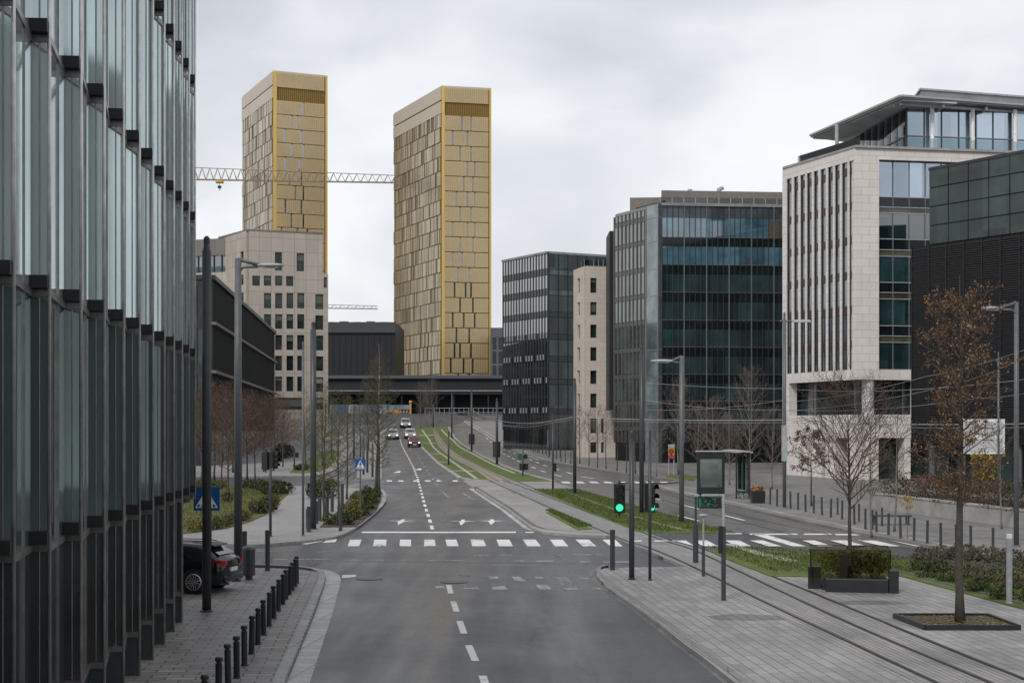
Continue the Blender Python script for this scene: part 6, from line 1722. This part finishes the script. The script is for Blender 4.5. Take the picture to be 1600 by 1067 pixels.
# ================================================================ trees and plants
def tree_mesh(seed, H, r0, base, spread, n, up=.7, upright=0.0, leaf=0, leaf_size=.07, crown_top=1.0, sub=6, twist=.35, profile='oval', fine=1, kink=.06, rag=.15):
    """returns trunk builder and crown builder (branches, twigs and, if asked, leaves)"""
    rn = random.Random(seed)
    tr, cr, lf = MB(), MB(), MB()
    pts, rad = [], []
    k = 12; x = y = 0
    for i in range(k + 1):
        f = i / k
        pts.append(Vector((x, y, H * f))); rad.append(max(.007, r0 * (1 - f) ** .85 * (1.25 if i == 0 else 1)))
        x += rn.uniform(-1, 1) * kink * H / k; y += rn.uniform(-1, 1) * kink * H / k
    tr.tube(pts, rad, 9, True)
    def at(f):
        q = f * k; i = min(k - 1, int(q)); return pts[i].lerp(pts[i + 1], q - i), rad[i] + (rad[i + 1] - rad[i]) * (q - i)
    def limb(p, d, L, r, lvl):
        seg = 5 if lvl == 0 else (3 if lvl == 1 else 2)
        P = [p]; D = d.normalized()
        for s in range(seg):
            D = (D + Vector((rn.uniform(-1, 1), rn.uniform(-1, 1), rn.uniform(-.5, 1) + upright)) * (.16 if lvl else .12)).normalized()
            P.append(P[-1] + D * L / seg)
        cr.tube(P, r, 5 if lvl == 0 else 3, False, r1=max(.004, r * .3))
        if lvl < 2:
            m = sub if lvl == 0 else 3 + fine
            for j in range(m):
                f = .22 + .76 * (j + rn.random() * .6) / m
                q = f * seg; i = min(seg - 1, int(q)); b = P[i].lerp(P[i + 1], q - i)
                ax = (P[i + 1] - P[i]).normalized()
                side = ax.cross(Vector((rn.uniform(-1, 1), rn.uniform(-1, 1), rn.uniform(-1, 1)))).normalized()
                nd = ax * .75 + side * .75 + Vector((0, 0, .15 + upright * .5))
                limb(b, nd, L * (.55 - .25 * f) * rn.uniform(.7, 1.2), max(.005, r * .45), lvl + 1)
        if leaf and lvl >= 1:
            for j in range(leaf):
                i = rn.randrange(seg); b = P[i].lerp(P[i + 1], rn.random()) + Vector((rn.gauss(0, .05), rn.gauss(0, .05), rn.gauss(0, .05)))
                s = leaf_size * rn.uniform(.6, 1.4)
                u = Vector((rn.uniform(-1, 1), rn.uniform(-1, 1), rn.uniform(-1, 1))).normalized(); v = u.cross(Vector((rn.uniform(-1, 1), rn.uniform(-1, 1), rn.uniform(-1, 1)))).normalized()
                lf.face([b, b + u * s * .5 + v * s * .3, b + u * s, b + u * s * .5 - v * s * .3])
    az = rn.random() * 6
    for i in range(n):
        f = base + (crown_top - base) * ((i + rn.random() * .5) / n)
        p, r = at(min(.985, f)); az += 2.4 + rn.uniform(-twist, twist)
        g = (f - base) / (1 - base)
        if profile == 'oval': w = math.sin(math.pi * min(1, .22 + .74 * g)) ** .8
        elif profile == 'cone': w = (1 - g) ** .8 * .9 + .12
        else: w = .75 + .25 * math.sin(math.pi * g)
        a = up * (1 + .35 * (g - .5)) + rn.uniform(-.15, .15)
        d = Vector((math.cos(az) * math.cos(a), math.sin(az) * math.cos(a), math.sin(a)))
        limb(p, d, spread * w * rn.uniform(1 - rag, 1.15 + rag * .3) / max(.5, math.cos(a)), max(.009, min(r * .6, .010 + .012 * spread * w)), 0)
    return tr, cr, lf

def make_tree(kind, seed, H, r0, base, spread, n, bark_m, tw, leaf_m=None, **kw):
    t = thing(kind, 'tree', 'tree', (0, 0, 0))
    tr, cr, lf = tree_mesh(seed, H, r0, base, spread, n, leaf=kw.pop('leaf', 0), **kw)
    tr.build('trunk', bark_m, t, smooth=True)
    c = cr.build('crown', tw, t)
    if leaf_m is not None and lf.f: lf.build('leaves', leaf_m, c)
    return t
def put(protos, i, px, py, top, lab, group, h=.12, cat='tree', wide=1.0):
    proto, H = protos[i % len(protos)]
    g = G(px, py, h); s = (zat(top, g.y) - g.z) / H
    return place(proto, g - Vector((0, 0, .05)), 2.1 * i + .4, lab, (s * wide, s * wide, s), group, cat)

# the two trees of the track square
tb = make_tree('larch_tree', 13, 8.9, .115, .33, 1.18, 58, bark, twig_m, leaf_brown, leaf=2, leaf_size=.062, up=.5, profile='oval', sub=7, fine=2, kink=.03, rag=.5, crown_top=.93)
tb['label'] = 'tall tree with dead brown leaves growing from the black-edged tree pit'; tb.location = TREE_B - Vector((0, 0, .05)); tb.rotation_euler = (0, 0, 1.0)
ta = make_tree('bare_tree', 12, (zat(628, TREE_A.y) - (zg(TREE_A.y) + .3)), .085, .40, 1.8, 36, bark, twig_red, leaf_rust, leaf=0, up=.72, profile='oval', sub=9, fine=2, kink=.035)
ta.scale = (.86, .86, 1.0); ta['label'] = 'bare tree growing from the square planter with amber glass'; ta.location = (TREE_A.x, TREE_A.y, zg(TREE_A.y) + .3)
g = G(1268, 790, .13)
rt = make_tree('rusty_tree', 14, 4.4, .06, .45, 1.25, 16, bark, twig_m, leaf_rust, leaf=4, leaf_size=.10, up=.3, profile='oval', sub=6, kink=.05)
rt['label'] = 'low tree with a clump of rusty leaves before the pale arcade'; rt.location = (g.x, g.y, g.z - .05)
# saplings on the far pavement
sap = make_tree('sapling', 15, 3.4, .035, .50, .65, 14, bark_pale, twig_m, leaf_yellow, leaf=0, up=.8, sub=4, fine=0)
yl = make_tree('yellow_sapling', 16, 2.6, .035, .72, .42, 8, bark_pale, twig_m, leaf_yellow, leaf=3, leaf_size=.09, up=.5, sub=3, fine=0)
put([(yl, 2.6)], 0, 1418, 840.5, 776, 'sapling stump with a few yellow leaves behind the slim bollards', None, .13)
S_ = [(sap, 3.4)]
for i, (px, py, top, lab) in enumerate(((1397, 830, 650, 'bare slim sapling on the pavement before the retaining wall'), (1565, 826, 668, 'bare slim tree beside the retaining wall and lamp'), (1362, 838, 660, 'bare slim sapling just behind the planter tree'))):
    put(S_, i, px, py, top, lab, 'bare saplings on the far pavement', .13)
yt = make_tree('yellow_shrub', 17, 2.2, .04, .3, .7, 12, bark_pale, twig_m, leaf_yellow, leaf=3, leaf_size=.16, up=.6, sub=4, fine=0)
Y = 84.0; p = ray(1536, 720, Y); place(yt, (p.x, p.y, zg(Y) + .8), 0, 'yellow-leaved shrub behind the retaining wall under the white board', (zat(706, Y) - zg(Y) - .8) / 2.2, None, 'shrub')

# generic winter trees
bare = [(make_tree('bare_tree', 21, 7.5, .075, .24, 1.3, 38, bark_pale, twig_pale, up=.85, upright=.25, sub=6), 7.5), (make_tree('bare_tree', 22, 7.0, .07, .22, 1.45, 38, bark_pale, twig_pale, up=.8, upright=.2, sub=6), 7.0)]
for i, (px, py, top, lab) in enumerate(((1060, 741, 598, 'bare tree standing left of the bus shelter before the teal office'), (1115, 752, 626, 'bare tree rising just behind the bus shelter roof'), (1171, 766, 583, 'tall bare tree behind the shelter posts and planter box'),
                                        (1206, 764, 640, 'bare tree between planter box and pale stone arcade'), (1090, 746, 640, 'small bare tree behind the advertising case of the shelter'), (1140, 757, 652, 'bare tree partly hidden by the shelter roof'), (1026, 744, 640, 'bare tree before the pale glazed corner of the teal office'))):
    put(bare, i, px, py, top, lab, 'bare trees by the teal office', .13, wide=1.2 if i in (1, 4, 5) else 1.0)
young = [(make_tree('young_tree', 31, 5.6, .06, .38, 1.0, 22, bark, twig_m, up=.75, sub=5), 5.6), (make_tree('young_tree', 32, 5.4, .06, .36, .95, 22, bark, twig_m, up=.8, sub=5), 5.4)]
yr = [(790, 686), (797, 689.5), (803.6, 692), (810.6, 695), (824.7, 700.6), (833.7, 706), (840, 707.6), (857, 714.6), (869.6, 717), (876.7, 721.7), (882.9, 723), (892, 724.5), (906, 724), (920, 728), (934, 731), (947, 732), (964, 735), (979, 738.5), (993, 740)]
for i, (px, py) in enumerate(yr):
    k = len(yr) - 1 - i
    top = 651 - (3 if i < 12 else (8 if i % 2 else 14))
    put(young, i, px, py, top, f'bare young tree in the pavement row, {ORD[k]} from the teal office end', 'row of young trees on the far pavement', .13, wide=.9)
red = [(make_tree('reddish_tree', 41, 5.6, .07, .26, 1.9, 26, bark, twig_red, leaf_rust, leaf=1, leaf_size=.075, up=.65, profile='oval', sub=7), 5.6), (make_tree('reddish_tree', 42, 5.4, .065, .28, 1.7, 26, bark, twig_red, leaf_rust, leaf=1, leaf_size=.075, up=.7, sub=7), 5.4)]
for i, (px, py, top, lab) in enumerate(((357, 775, 628, 'reddish brown tree on the lawn beside the thick lamp mast'), (315, 752, 622, 'reddish tree nearest the glass office on the lawn edge'), (335, 750, 612, 'reddish tree between the two thick masts'), (346, 765, 640, 'low reddish tree on the lawn behind the blue sign'),
                                        (386, 748, 626, 'reddish tree just right of the lamp mast at the side street'), (399, 749, 640, 'reddish tree with a straight stem by the long dark hedge'), (364, 738, 618, 'reddish tree beyond the side street behind the lamp mast'), (412, 737, 632, 'reddish tree beyond the side street near the traffic lights'),
                                        (301, 742, 625, 'reddish tree half hidden by the edge of the glass office'), (428, 733, 628, 'reddish tree before the stone office entrance'), (442, 729, 636, 'slim reddish tree at the foot of the stone office'), (325, 738, 630, 'reddish tree beyond the side street between the masts'))):
    put(red, i, px, py, top, lab, 'reddish trees around the lawn', .12)
moss = [(make_tree('mossy_tree', 51, 8.0, .085, .16, 1.15, 42, bark, twig_moss, leaf_olive, leaf=0, up=.55, sub=6), 8.0), (make_tree('mossy_tree', 52, 7.6, .08, .20, 1.2, 42, bark, twig_moss, leaf_olive, leaf=0, up=.6, sub=6), 7.6)]
for i, (px, py, top, lab) in enumerate(((507, 814, 596, 'slim mossy tree beside the tall footpath mast'), (529.5, 801, 606, 'slim mossy tree at the edge of the planting bed'), (542, 780, 618, 'slim mossy tree behind the planting bed'), (586.5, 768, 560, 'tall bare tree at the kerb corner, the outer of the pair'), (591.5, 768, 556, 'tall bare tree at the kerb corner, the inner of the pair'),
                                        (478, 731, 610, 'mossy tree beyond the side street beside the far footpath'), (492, 733, 620, 'mossy tree on the far verge behind the tall mast'), (504, 728, 604, 'mossy tree on the far verge by the service lane'), (518, 718, 612, 'mossy tree up the far verge'), (486, 722, 628, 'small mossy tree deep in the far verge'),
                                        (563, 716, 612, 'thin bare tree on the narrow median up the hill'), (576, 702, 600, 'thin bare tree near the top of the narrow median'), (543, 704, 616, 'thin tree beside the service lane up the hill'))):
    put(moss, i, px, py, top, lab, 'slim winter trees along the footpath', .12)
bt = make_tree('birch_tree', 61, 11.0, .10, .2, 1.1, 30, birch, twig_m, up=.8, upright=.2, sub=5)
put([(bt, 11.0)], 0, 592, 730, 536, 'tall white-stemmed birch on the median before the golden tower', None, .12)
for i, (px, py, top, lab) in enumerate(((657.5, 668, 600, 'bare tree at the crest beside the hill grass'), (675, 664, 596, 'bare tree at the crest before the golden tower'), (667, 661, 606, 'thin bare tree behind the crest'))):
    put(bare, i, px, py, top, lab, 'bare trees at the crest', .03)

# ---------------------------------------------------------------- shrubs: many small leaves through a lumpy volume
def leaves_in(mb, rn, c, rx, ry, rz, n, s, upward=.2, flat_top=False):
    for _ in range(n):
        while True:
            u = Vector((rn.uniform(-1, 1), rn.uniform(-1, 1), rn.uniform(-1, 1)))
            if flat_top or u.length < 1: break
        k = rn.random() ** .35
        if not flat_top: u = u.normalized() * (.45 + .55 * k) * (1 + .22 * math.sin(5 * u.x + 3 * u.y) * math.cos(4 * u.z + 2 * u.x))
        p = Vector(c) + Vector((u.x * rx, u.y * ry, u.z * rz))
        a = Vector((rn.uniform(-1, 1), rn.uniform(-1, 1), rn.uniform(-1, 1) + upward)).normalized(); b = a.cross(Vector((rn.uniform(-1, 1), rn.uniform(-1, 1), rn.uniform(-1, 1)))).normalized()
        q = s * rn.uniform(.6, 1.5)
        mb.face([p, p + a * q * .5 + b * q * .28, p + a * q, p + a * q * .5 - b * q * .28])
def shrub(name, lab, lumps, m, s, cat='shrub', group=None, seed=1, parent=None, twig=True):
    rn = random.Random(seed)
    c0 = lumps[0][0]
    t = thing(name, lab, cat, (c0[0], c0[1], zg(c0[1]) + .1), group) if parent is None else parent
    mb = MB()
    for c, rx, ry, rz, n in lumps: leaves_in(mb, rn, c, rx, ry, rz, n, s)
    mb.build('foliage', m, t)
    if twig:
        mb = MB()
        for c, rx, ry, rz, n in lumps:
            for _ in range(10):
                a = rn.uniform(0, 6.28); e = Vector((math.cos(a) * rx * .8, math.sin(a) * ry * .8, rz * rn.uniform(.3, 1.0)))
                mb.tube([(c[0], c[1], c[2] - rz * .9), Vector(c) + e], .016, 4, False, r1=.006)
        mb.build('stems', twig_m, t)
    return t
def px_lumps(cells, Yspread=.8, dens=420):
    """cells: (px, py of the foot, half width px, height px)"""
    out = []
    for px, py, hw, hp in cells:
        g = G(px, py, .12); k = g.y / F
        rx = hw * k; rz = hp * k / 2 * 1.1; ry = max(.35, rx * Yspread)
        out.append(((g.x, g.y + ry * .7, g.z + rz * .92), rx, ry, rz, max(160, int(dens * (rx * rz * 1.6) ** .8 / .35))))
    return out
shrub('dark_hedge', 'long dark hedge across the lawn behind the traffic light pole', px_lumps([(390, 764, 14, 14), (408, 767, 14, 17), (428, 770, 15, 20), (445, 772, 13, 18), (420, 774, 14, 15)]), leaf_dark, .13, 'hedge', seed=1)
shrub('clipped_shrub', 'clipped shrub with a dark flat face beside the footpath', px_lumps([(398, 803, 11, 20), (412, 803, 10, 24), (424, 800, 9, 26)]), leaf_dark, .11, seed=2)
shrub('olive_shrub', 'yellow-green shrub growing against the clipped shrub by the footpath', px_lumps([(427, 797, 9, 24), (421, 790, 8, 20)]), leaf_olive, .10, seed=3)
shrub('low_shrub', 'low dark shrub with pale tips at the lawn corner behind the lamp mast', px_lumps([(338, 827, 10, 18), (352, 824, 10, 20), (366, 820, 9, 20), (379, 815, 9, 16)]), leaf_dark, .085, seed=4)
shrub('round_shrub', 'small round shrub in the middle of the lawn', px_lumps([(354, 785, 9, 15)]), leaf_dark, .10, seed=5)
shrub('leafy_border', 'yellowing leafy border along the lawn front beside the glass office', px_lumps([(300, 832, 12, 20), (315, 830, 11, 18), (328, 828, 8, 15), (386, 812, 7, 14)]), leaf_olive, .09, seed=6)
shrub('leafy_border', 'yellow-green border at the back of the lawn under the reddish trees', px_lumps([(305, 763, 12, 12), (325, 763, 13, 13), (345, 762, 12, 11)]), leaf_olive, .12, seed=16)
shrub('round_hedge', 'round dark green hedge between footpath and side street', px_lumps([(487, 779, 11, 27), (502, 779, 13, 32), (517, 778, 11, 30)]), leaf_green, .12, 'hedge', seed=7)
BED = [(513, 820, 11, 17), (530, 821, 11, 18), (546, 820, 10, 18), (556, 812, 11, 22), (540, 811, 12, 22), (568, 806, 11, 24), (578, 796, 10, 25), (586, 786, 9, 22), (574, 785, 10, 24), (562, 795, 11, 24), (553, 802, 10, 20), (588, 776, 7, 15), (572, 776, 9, 16), (556, 786, 9, 16)]
SB = [('wide green shrub', 0), ('green shrub', 1)]
for i, (cells, lab) in enumerate(((BED[:3], 'green shrub filling the front tip of the planting bed'), (BED[3:5] + BED[9:11], 'green shrub in the middle of the planting bed by the sign post'), (BED[5:7], 'green shrub along the curved kerb of the planting bed'), (BED[7:9] + BED[11:], 'green shrub at the back of the planting bed by the pair of trees'))):
    shrub('bed_shrub', lab, px_lumps(cells), leaf_green if i != 1 else leaf_olive, .11, seed=20 + i, group='shrubs of the kerbside planting bed')
for i, (px, py, hw, hp, lab) in enumerate(((470, 735, 12, 9, 'low green clump on the far verge by the footpath'), (441, 716, 16, 22, 'dark green shrub beyond the far footpath'), (430, 722, 12, 16, 'dark bush before the louvred office corner'))):
    shrub('verge_shrub', lab, px_lumps([(px, py, hw, hp)]), leaf_dark if i else leaf_green, .16, seed=40 + i)
# heather bed behind the track square
HB = [(1448, 880, 22, 22, leaf_lav), (1478, 876, 24, 22, leaf_lav), (1512, 878, 26, 26, leaf_lav), (1548, 880, 26, 24, leaf_lav), (1584, 886, 26, 26, leaf_lav), (1440, 893, 18, 16, leaf_green), (1472, 898, 24, 20, leaf_dark), (1508, 906, 26, 26, leaf_lav), (1546, 912, 26, 26, leaf_lav), (1586, 922, 26, 28, leaf_lav),
      (1530, 926, 20, 18, leaf_green), (1486, 911, 20, 14, leaf_green), (1566, 938, 20, 18, leaf_green), (1452, 904, 18, 9, leaf_green), (1622, 900, 26, 28, leaf_lav), (1625, 945, 26, 26, leaf_dark)]
HL = ['brownish heather at the bed end nearest the square planter', 'brownish heather at the back of the bed, next to the end clump', 'tall brownish heather behind the brown tree trunk', 'brownish heather at the back between trunk and steel bollard', 'brownish heather at the back beside the steel bollard', 'bright green clump near the square planter', 'dark green clump in the bed before the trunk', 'heather mound just right of the brown tree trunk', 'heather mound before the steel bollard', 'heather mound around the foot of the steel bollard',
      'bright green clump at the bed edge near the steel bollard', 'bright green clump at the bed edge left of the trunk', 'bright green clump at the foot of the steel bollard', 'low green tuft along the bed kerb', 'heather mound at the frame edge behind the steel bollard', 'dark clump at the frame edge in the bed front']
for i, ((px, py, hw, hp, m), lab) in enumerate(zip(HB, HL)):
    shrub('heather' if m is leaf_lav else 'bed_plant', lab, px_lumps([(px, py, hw, hp)], .9, 700), m, .085, 'plant', 'plants of the heather bed', seed=60 + i)
# hedge in the square planter
t, FP_, L_, zb_, zt_ = PLANTER_HEDGE
rn = random.Random(9); mb = MB()
for k in range(26):
    u = rn.uniform(.1, L_ - .5); d = rn.uniform(-2.0, -.95); z = zb_ + .55 + rn.uniform(0, .42)
    c = FP_.pt(u, z, d); leaves_in(mb, rn, c, rn.uniform(.25, .42), rn.uniform(.25, .4), rn.uniform(.25, .40), 230, .07)
o = mb.build('planter_hedge', m_leaf('hedge_leaves', [(.020, .024, .008), (.045, .048, .012), (.08, .078, .018), (.14, .11, .03)])); tag(o, 'olive green hedge growing inside the square glass-sided planter', 'hedge')
t, c_, w_ = PLANTER_PLANT; mb = MB(); rn = random.Random(10)
leaves_in(mb, rn, c_ + Vector((0, 0, .08)), w_ * .95, w_ * .9, .22, 420, .11, .6); tag(mb.build('dry_plant', m_leaf('dry_orange_leaves', [(.16, .08, .03), (.30, .17, .07), (.40, .26, .14)])), 'dry orange plant filling the black planter box', 'plant')
# dead leaves in the pit
t, q = PIT; mb = MB(); rn = random.Random(11)
for k in range(260):
    a, b = rn.random(), rn.random(); p = q[0].lerp(q[1], a).lerp(q[3].lerp(q[2], a), b); p.z = zg(p.y) + .21; s = rn.uniform(.02, .06); r_ = rn.uniform(0, 6.28)
    mb.face([p + Vector((math.cos(r_ + k_ * 1.57) * s, math.sin(r_ + k_ * 1.57) * s, rn.uniform(0, .02))) for k_ in range(4)])
mb.build('leaf_litter', leaf_brown, t)
# shrubs on the terrace of the retaining wall
for i in range(11):
    u = FW.L * (i + .5) / 11; p = FW.P(u, -1.3 - .3 * (i % 2)); z = zg(p.y) + .85
    r = random.Random(80 + i)
    far = ORD[i]
    shrub('terrace_shrub', f'{"rusty" if i % 3 else "dark green"} shrub above the retaining wall, {far} from its end at the pale arcade', [((p.x, p.y, z + .5), 1.1, .8, .55 + .2 * r.random(), 420), ((p.x + .4, p.y + .6, z + .9), .8, .6, .5, 220)], leaf_rust if i % 3 else leaf_dark, .11, group='shrubs above the retaining wall', seed=80 + i)
    mb = MB(); rr = random.Random(120 + i)
# trailing green on the wall top
for i in range(9):
    u = FW.L * (i + .3) / 9; p = FW.P(u, -.55); z = zg(p.y) + 1.0
    shrub('trailing_plant', f'dark trailing green on the wall coping, {ORD[i]} from the pale arcade', [((p.x, p.y, z + .08), 1.2, .3, .2, 260)], leaf_dark, .09, 'plant', 'trailing plants on the wall', seed=140 + i, twig=False)

# ---------------------------------------------------------------- blades of grass on the nearer lawns
def inside(p, poly):
    c = False
    for i in range(len(poly)):
        a, b = poly[i], poly[i - 1]
        if (a.y > p.y) != (b.y > p.y) and p.x < (b.x - a.x) * (p.y - a.y) / (b.y - a.y) + a.x: c = not c
    return c
def blades(poly, n, h, base, m, lab, seed):
    P = [G(*p).to_2d() for p in poly]; rn = random.Random(seed)
    x0, x1 = min(p.x for p in P), max(p.x for p in P); y0, y1 = min(p.y for p in P), max(p.y for p in P)
    mb = MB(); k = 0; tries = 0
    while k < n and tries < n * 8:
        tries += 1
        p = Vector((rn.uniform(x0, x1), rn.uniform(y0, y1)))
        if not inside(p, P): continue
        k += 1; z = zg(p.y) + base; s = h * rn.uniform(.5, 1.4); a = rn.uniform(0, 6.28); w = .012 + .01 * rn.random()
        d = Vector((math.cos(a), math.sin(a), 0)); l = Vector((rn.gauss(0, .4), rn.gauss(0, .4), 0)) * s
        b = Vector((p.x, p.y, z)); mb.face([b - d * w, b + d * w, b + l + Vector((0, 0, s))])
    o = mb.build('grass_blades', m); stuff(o); o['label'] = lab; o['category'] = 'grass'
blade_g = m_leaf('grass_blades', [(.033, .050, .011), (.058, .088, .017), (.085, .11, .026), (.12, .115, .036)])
blade_a = m_leaf('autumn_blades', [(.035, .06, .014), (.06, .09, .020), (.10, .10, .024), (.16, .095, .03)])
blades(GR[4], 16000, .09, .15, blade_g, 'grass blades behind the square planter', 1)
blades(GR[2], 16000, .09, .035, blade_g, 'grass blades on the long strip by the rails', 2)
blades(GR[3], 3500, .07, .135, blade_g, 'grass blades on the narrow strip by the near rail', 3)
blades(LL, 12000, .12, .15, blade_a, 'grass and fallen leaves on the lawn', 4)
# ================================================================ light, sky, camera
SUN_EL, SUN_AZ = 42.0, 205.0
w = bpy.data.worlds.new('World'); scene.world = w; w.use_nodes = True
t = w.node_tree
for n_ in list(t.nodes): t.nodes.remove(n_)
out = t.nodes.new('ShaderNodeOutputWorld'); bg = t.nodes.new('ShaderNodeBackground')
sky = t.nodes.new('ShaderNodeTexSky'); sky.sky_type = 'NISHITA'; sky.sun_disc = False
sky.sun_elevation = R(SUN_EL); sky.sun_rotation = R(SUN_AZ)
tc = t.nodes.new('ShaderNodeTexCoord')
mp = t.nodes.new('ShaderNodeMapping'); mp.inputs['Scale'].default_value = (1, 1, 1.7); mp.inputs['Location'].default_value = (.9, .4, .1)
link(t, tc.outputs['Generated'], mp.inputs['Vector'])
n1 = t.nodes.new('ShaderNodeTexNoise'); n1.inputs['Scale'].default_value = 4.2; n1.inputs['Detail'].default_value = 6; n1.inputs['Roughness'].default_value = .47; n1.inputs['Distortion'].default_value = .25
link(t, mp.outputs[0], n1.inputs['Vector'])
cl = ramp(t, n1.outputs['Fac'], [(.30, (4.1, 4.25, 4.6)), (.47, (5.5, 5.6, 5.9)), (.58, (6.8, 6.9, 7.05)), (.72, (7.5, 7.5, 7.6))])
# brighter low down, greyer overhead, as under a stratus deck
sp = t.nodes.new('ShaderNodeSeparateXYZ'); link(t, tc.outputs['Generated'], sp.inputs[0])
gr = ramp(t, sp.outputs[2], [(.0, (1.06, 1.06, 1.05)), (.16, (1.0, 1.0, 1.0)), (.32, (.88, .885, .90)), (.7, (.92, .92, .92))])
cl = mixc(t, 1.0, cl, gr, 'MULTIPLY')
mx = mixc(t, .93, sky.outputs[0], cl)
link(t, mx, bg.inputs[0]); bg.inputs[1].default_value = .1
link(t, bg.outputs[0], out.inputs[0])
sun = bpy.data.lights.new('sun', 'SUN'); sun.energy = 1.5; sun.angle = R(14); sun.color = (1.0, .96, .90)
so = bpy.data.objects.new('sun', sun); COL.objects.link(so)
d = Vector((math.sin(R(SUN_AZ)) * math.cos(R(SUN_EL)), math.cos(R(SUN_AZ)) * math.cos(R(SUN_EL)), math.sin(R(SUN_EL))))
so.rotation_euler = (-d).to_track_quat('-Z', 'Y').to_euler()
cam = bpy.data.cameras.new('camera'); co = bpy.data.objects.new('camera', cam); COL.objects.link(co)
co.location = (0, 0, CAMZ); co.rotation_euler = (R(90), 0, 0)
cam.sensor_width = 36; cam.lens = F / 1600 * 36; cam.shift_y = (HZ - 533.5) / 1600; cam.clip_end = 5000; cam.clip_start = .1
scene.camera = co
vs = scene.view_settings; vs.view_transform = 'Standard'; vs.look = 'None'; vs.gamma = 1; vs.exposure = 0.5; vs.use_curve_mapping = False
scene.cycles.use_denoising = True
scene.cycles.max_bounces = 8; scene.cycles.glossy_bounces = 6; scene.cycles.transparent_max_bounces = 12
scene.cycles.sample_clamp_indirect = 8
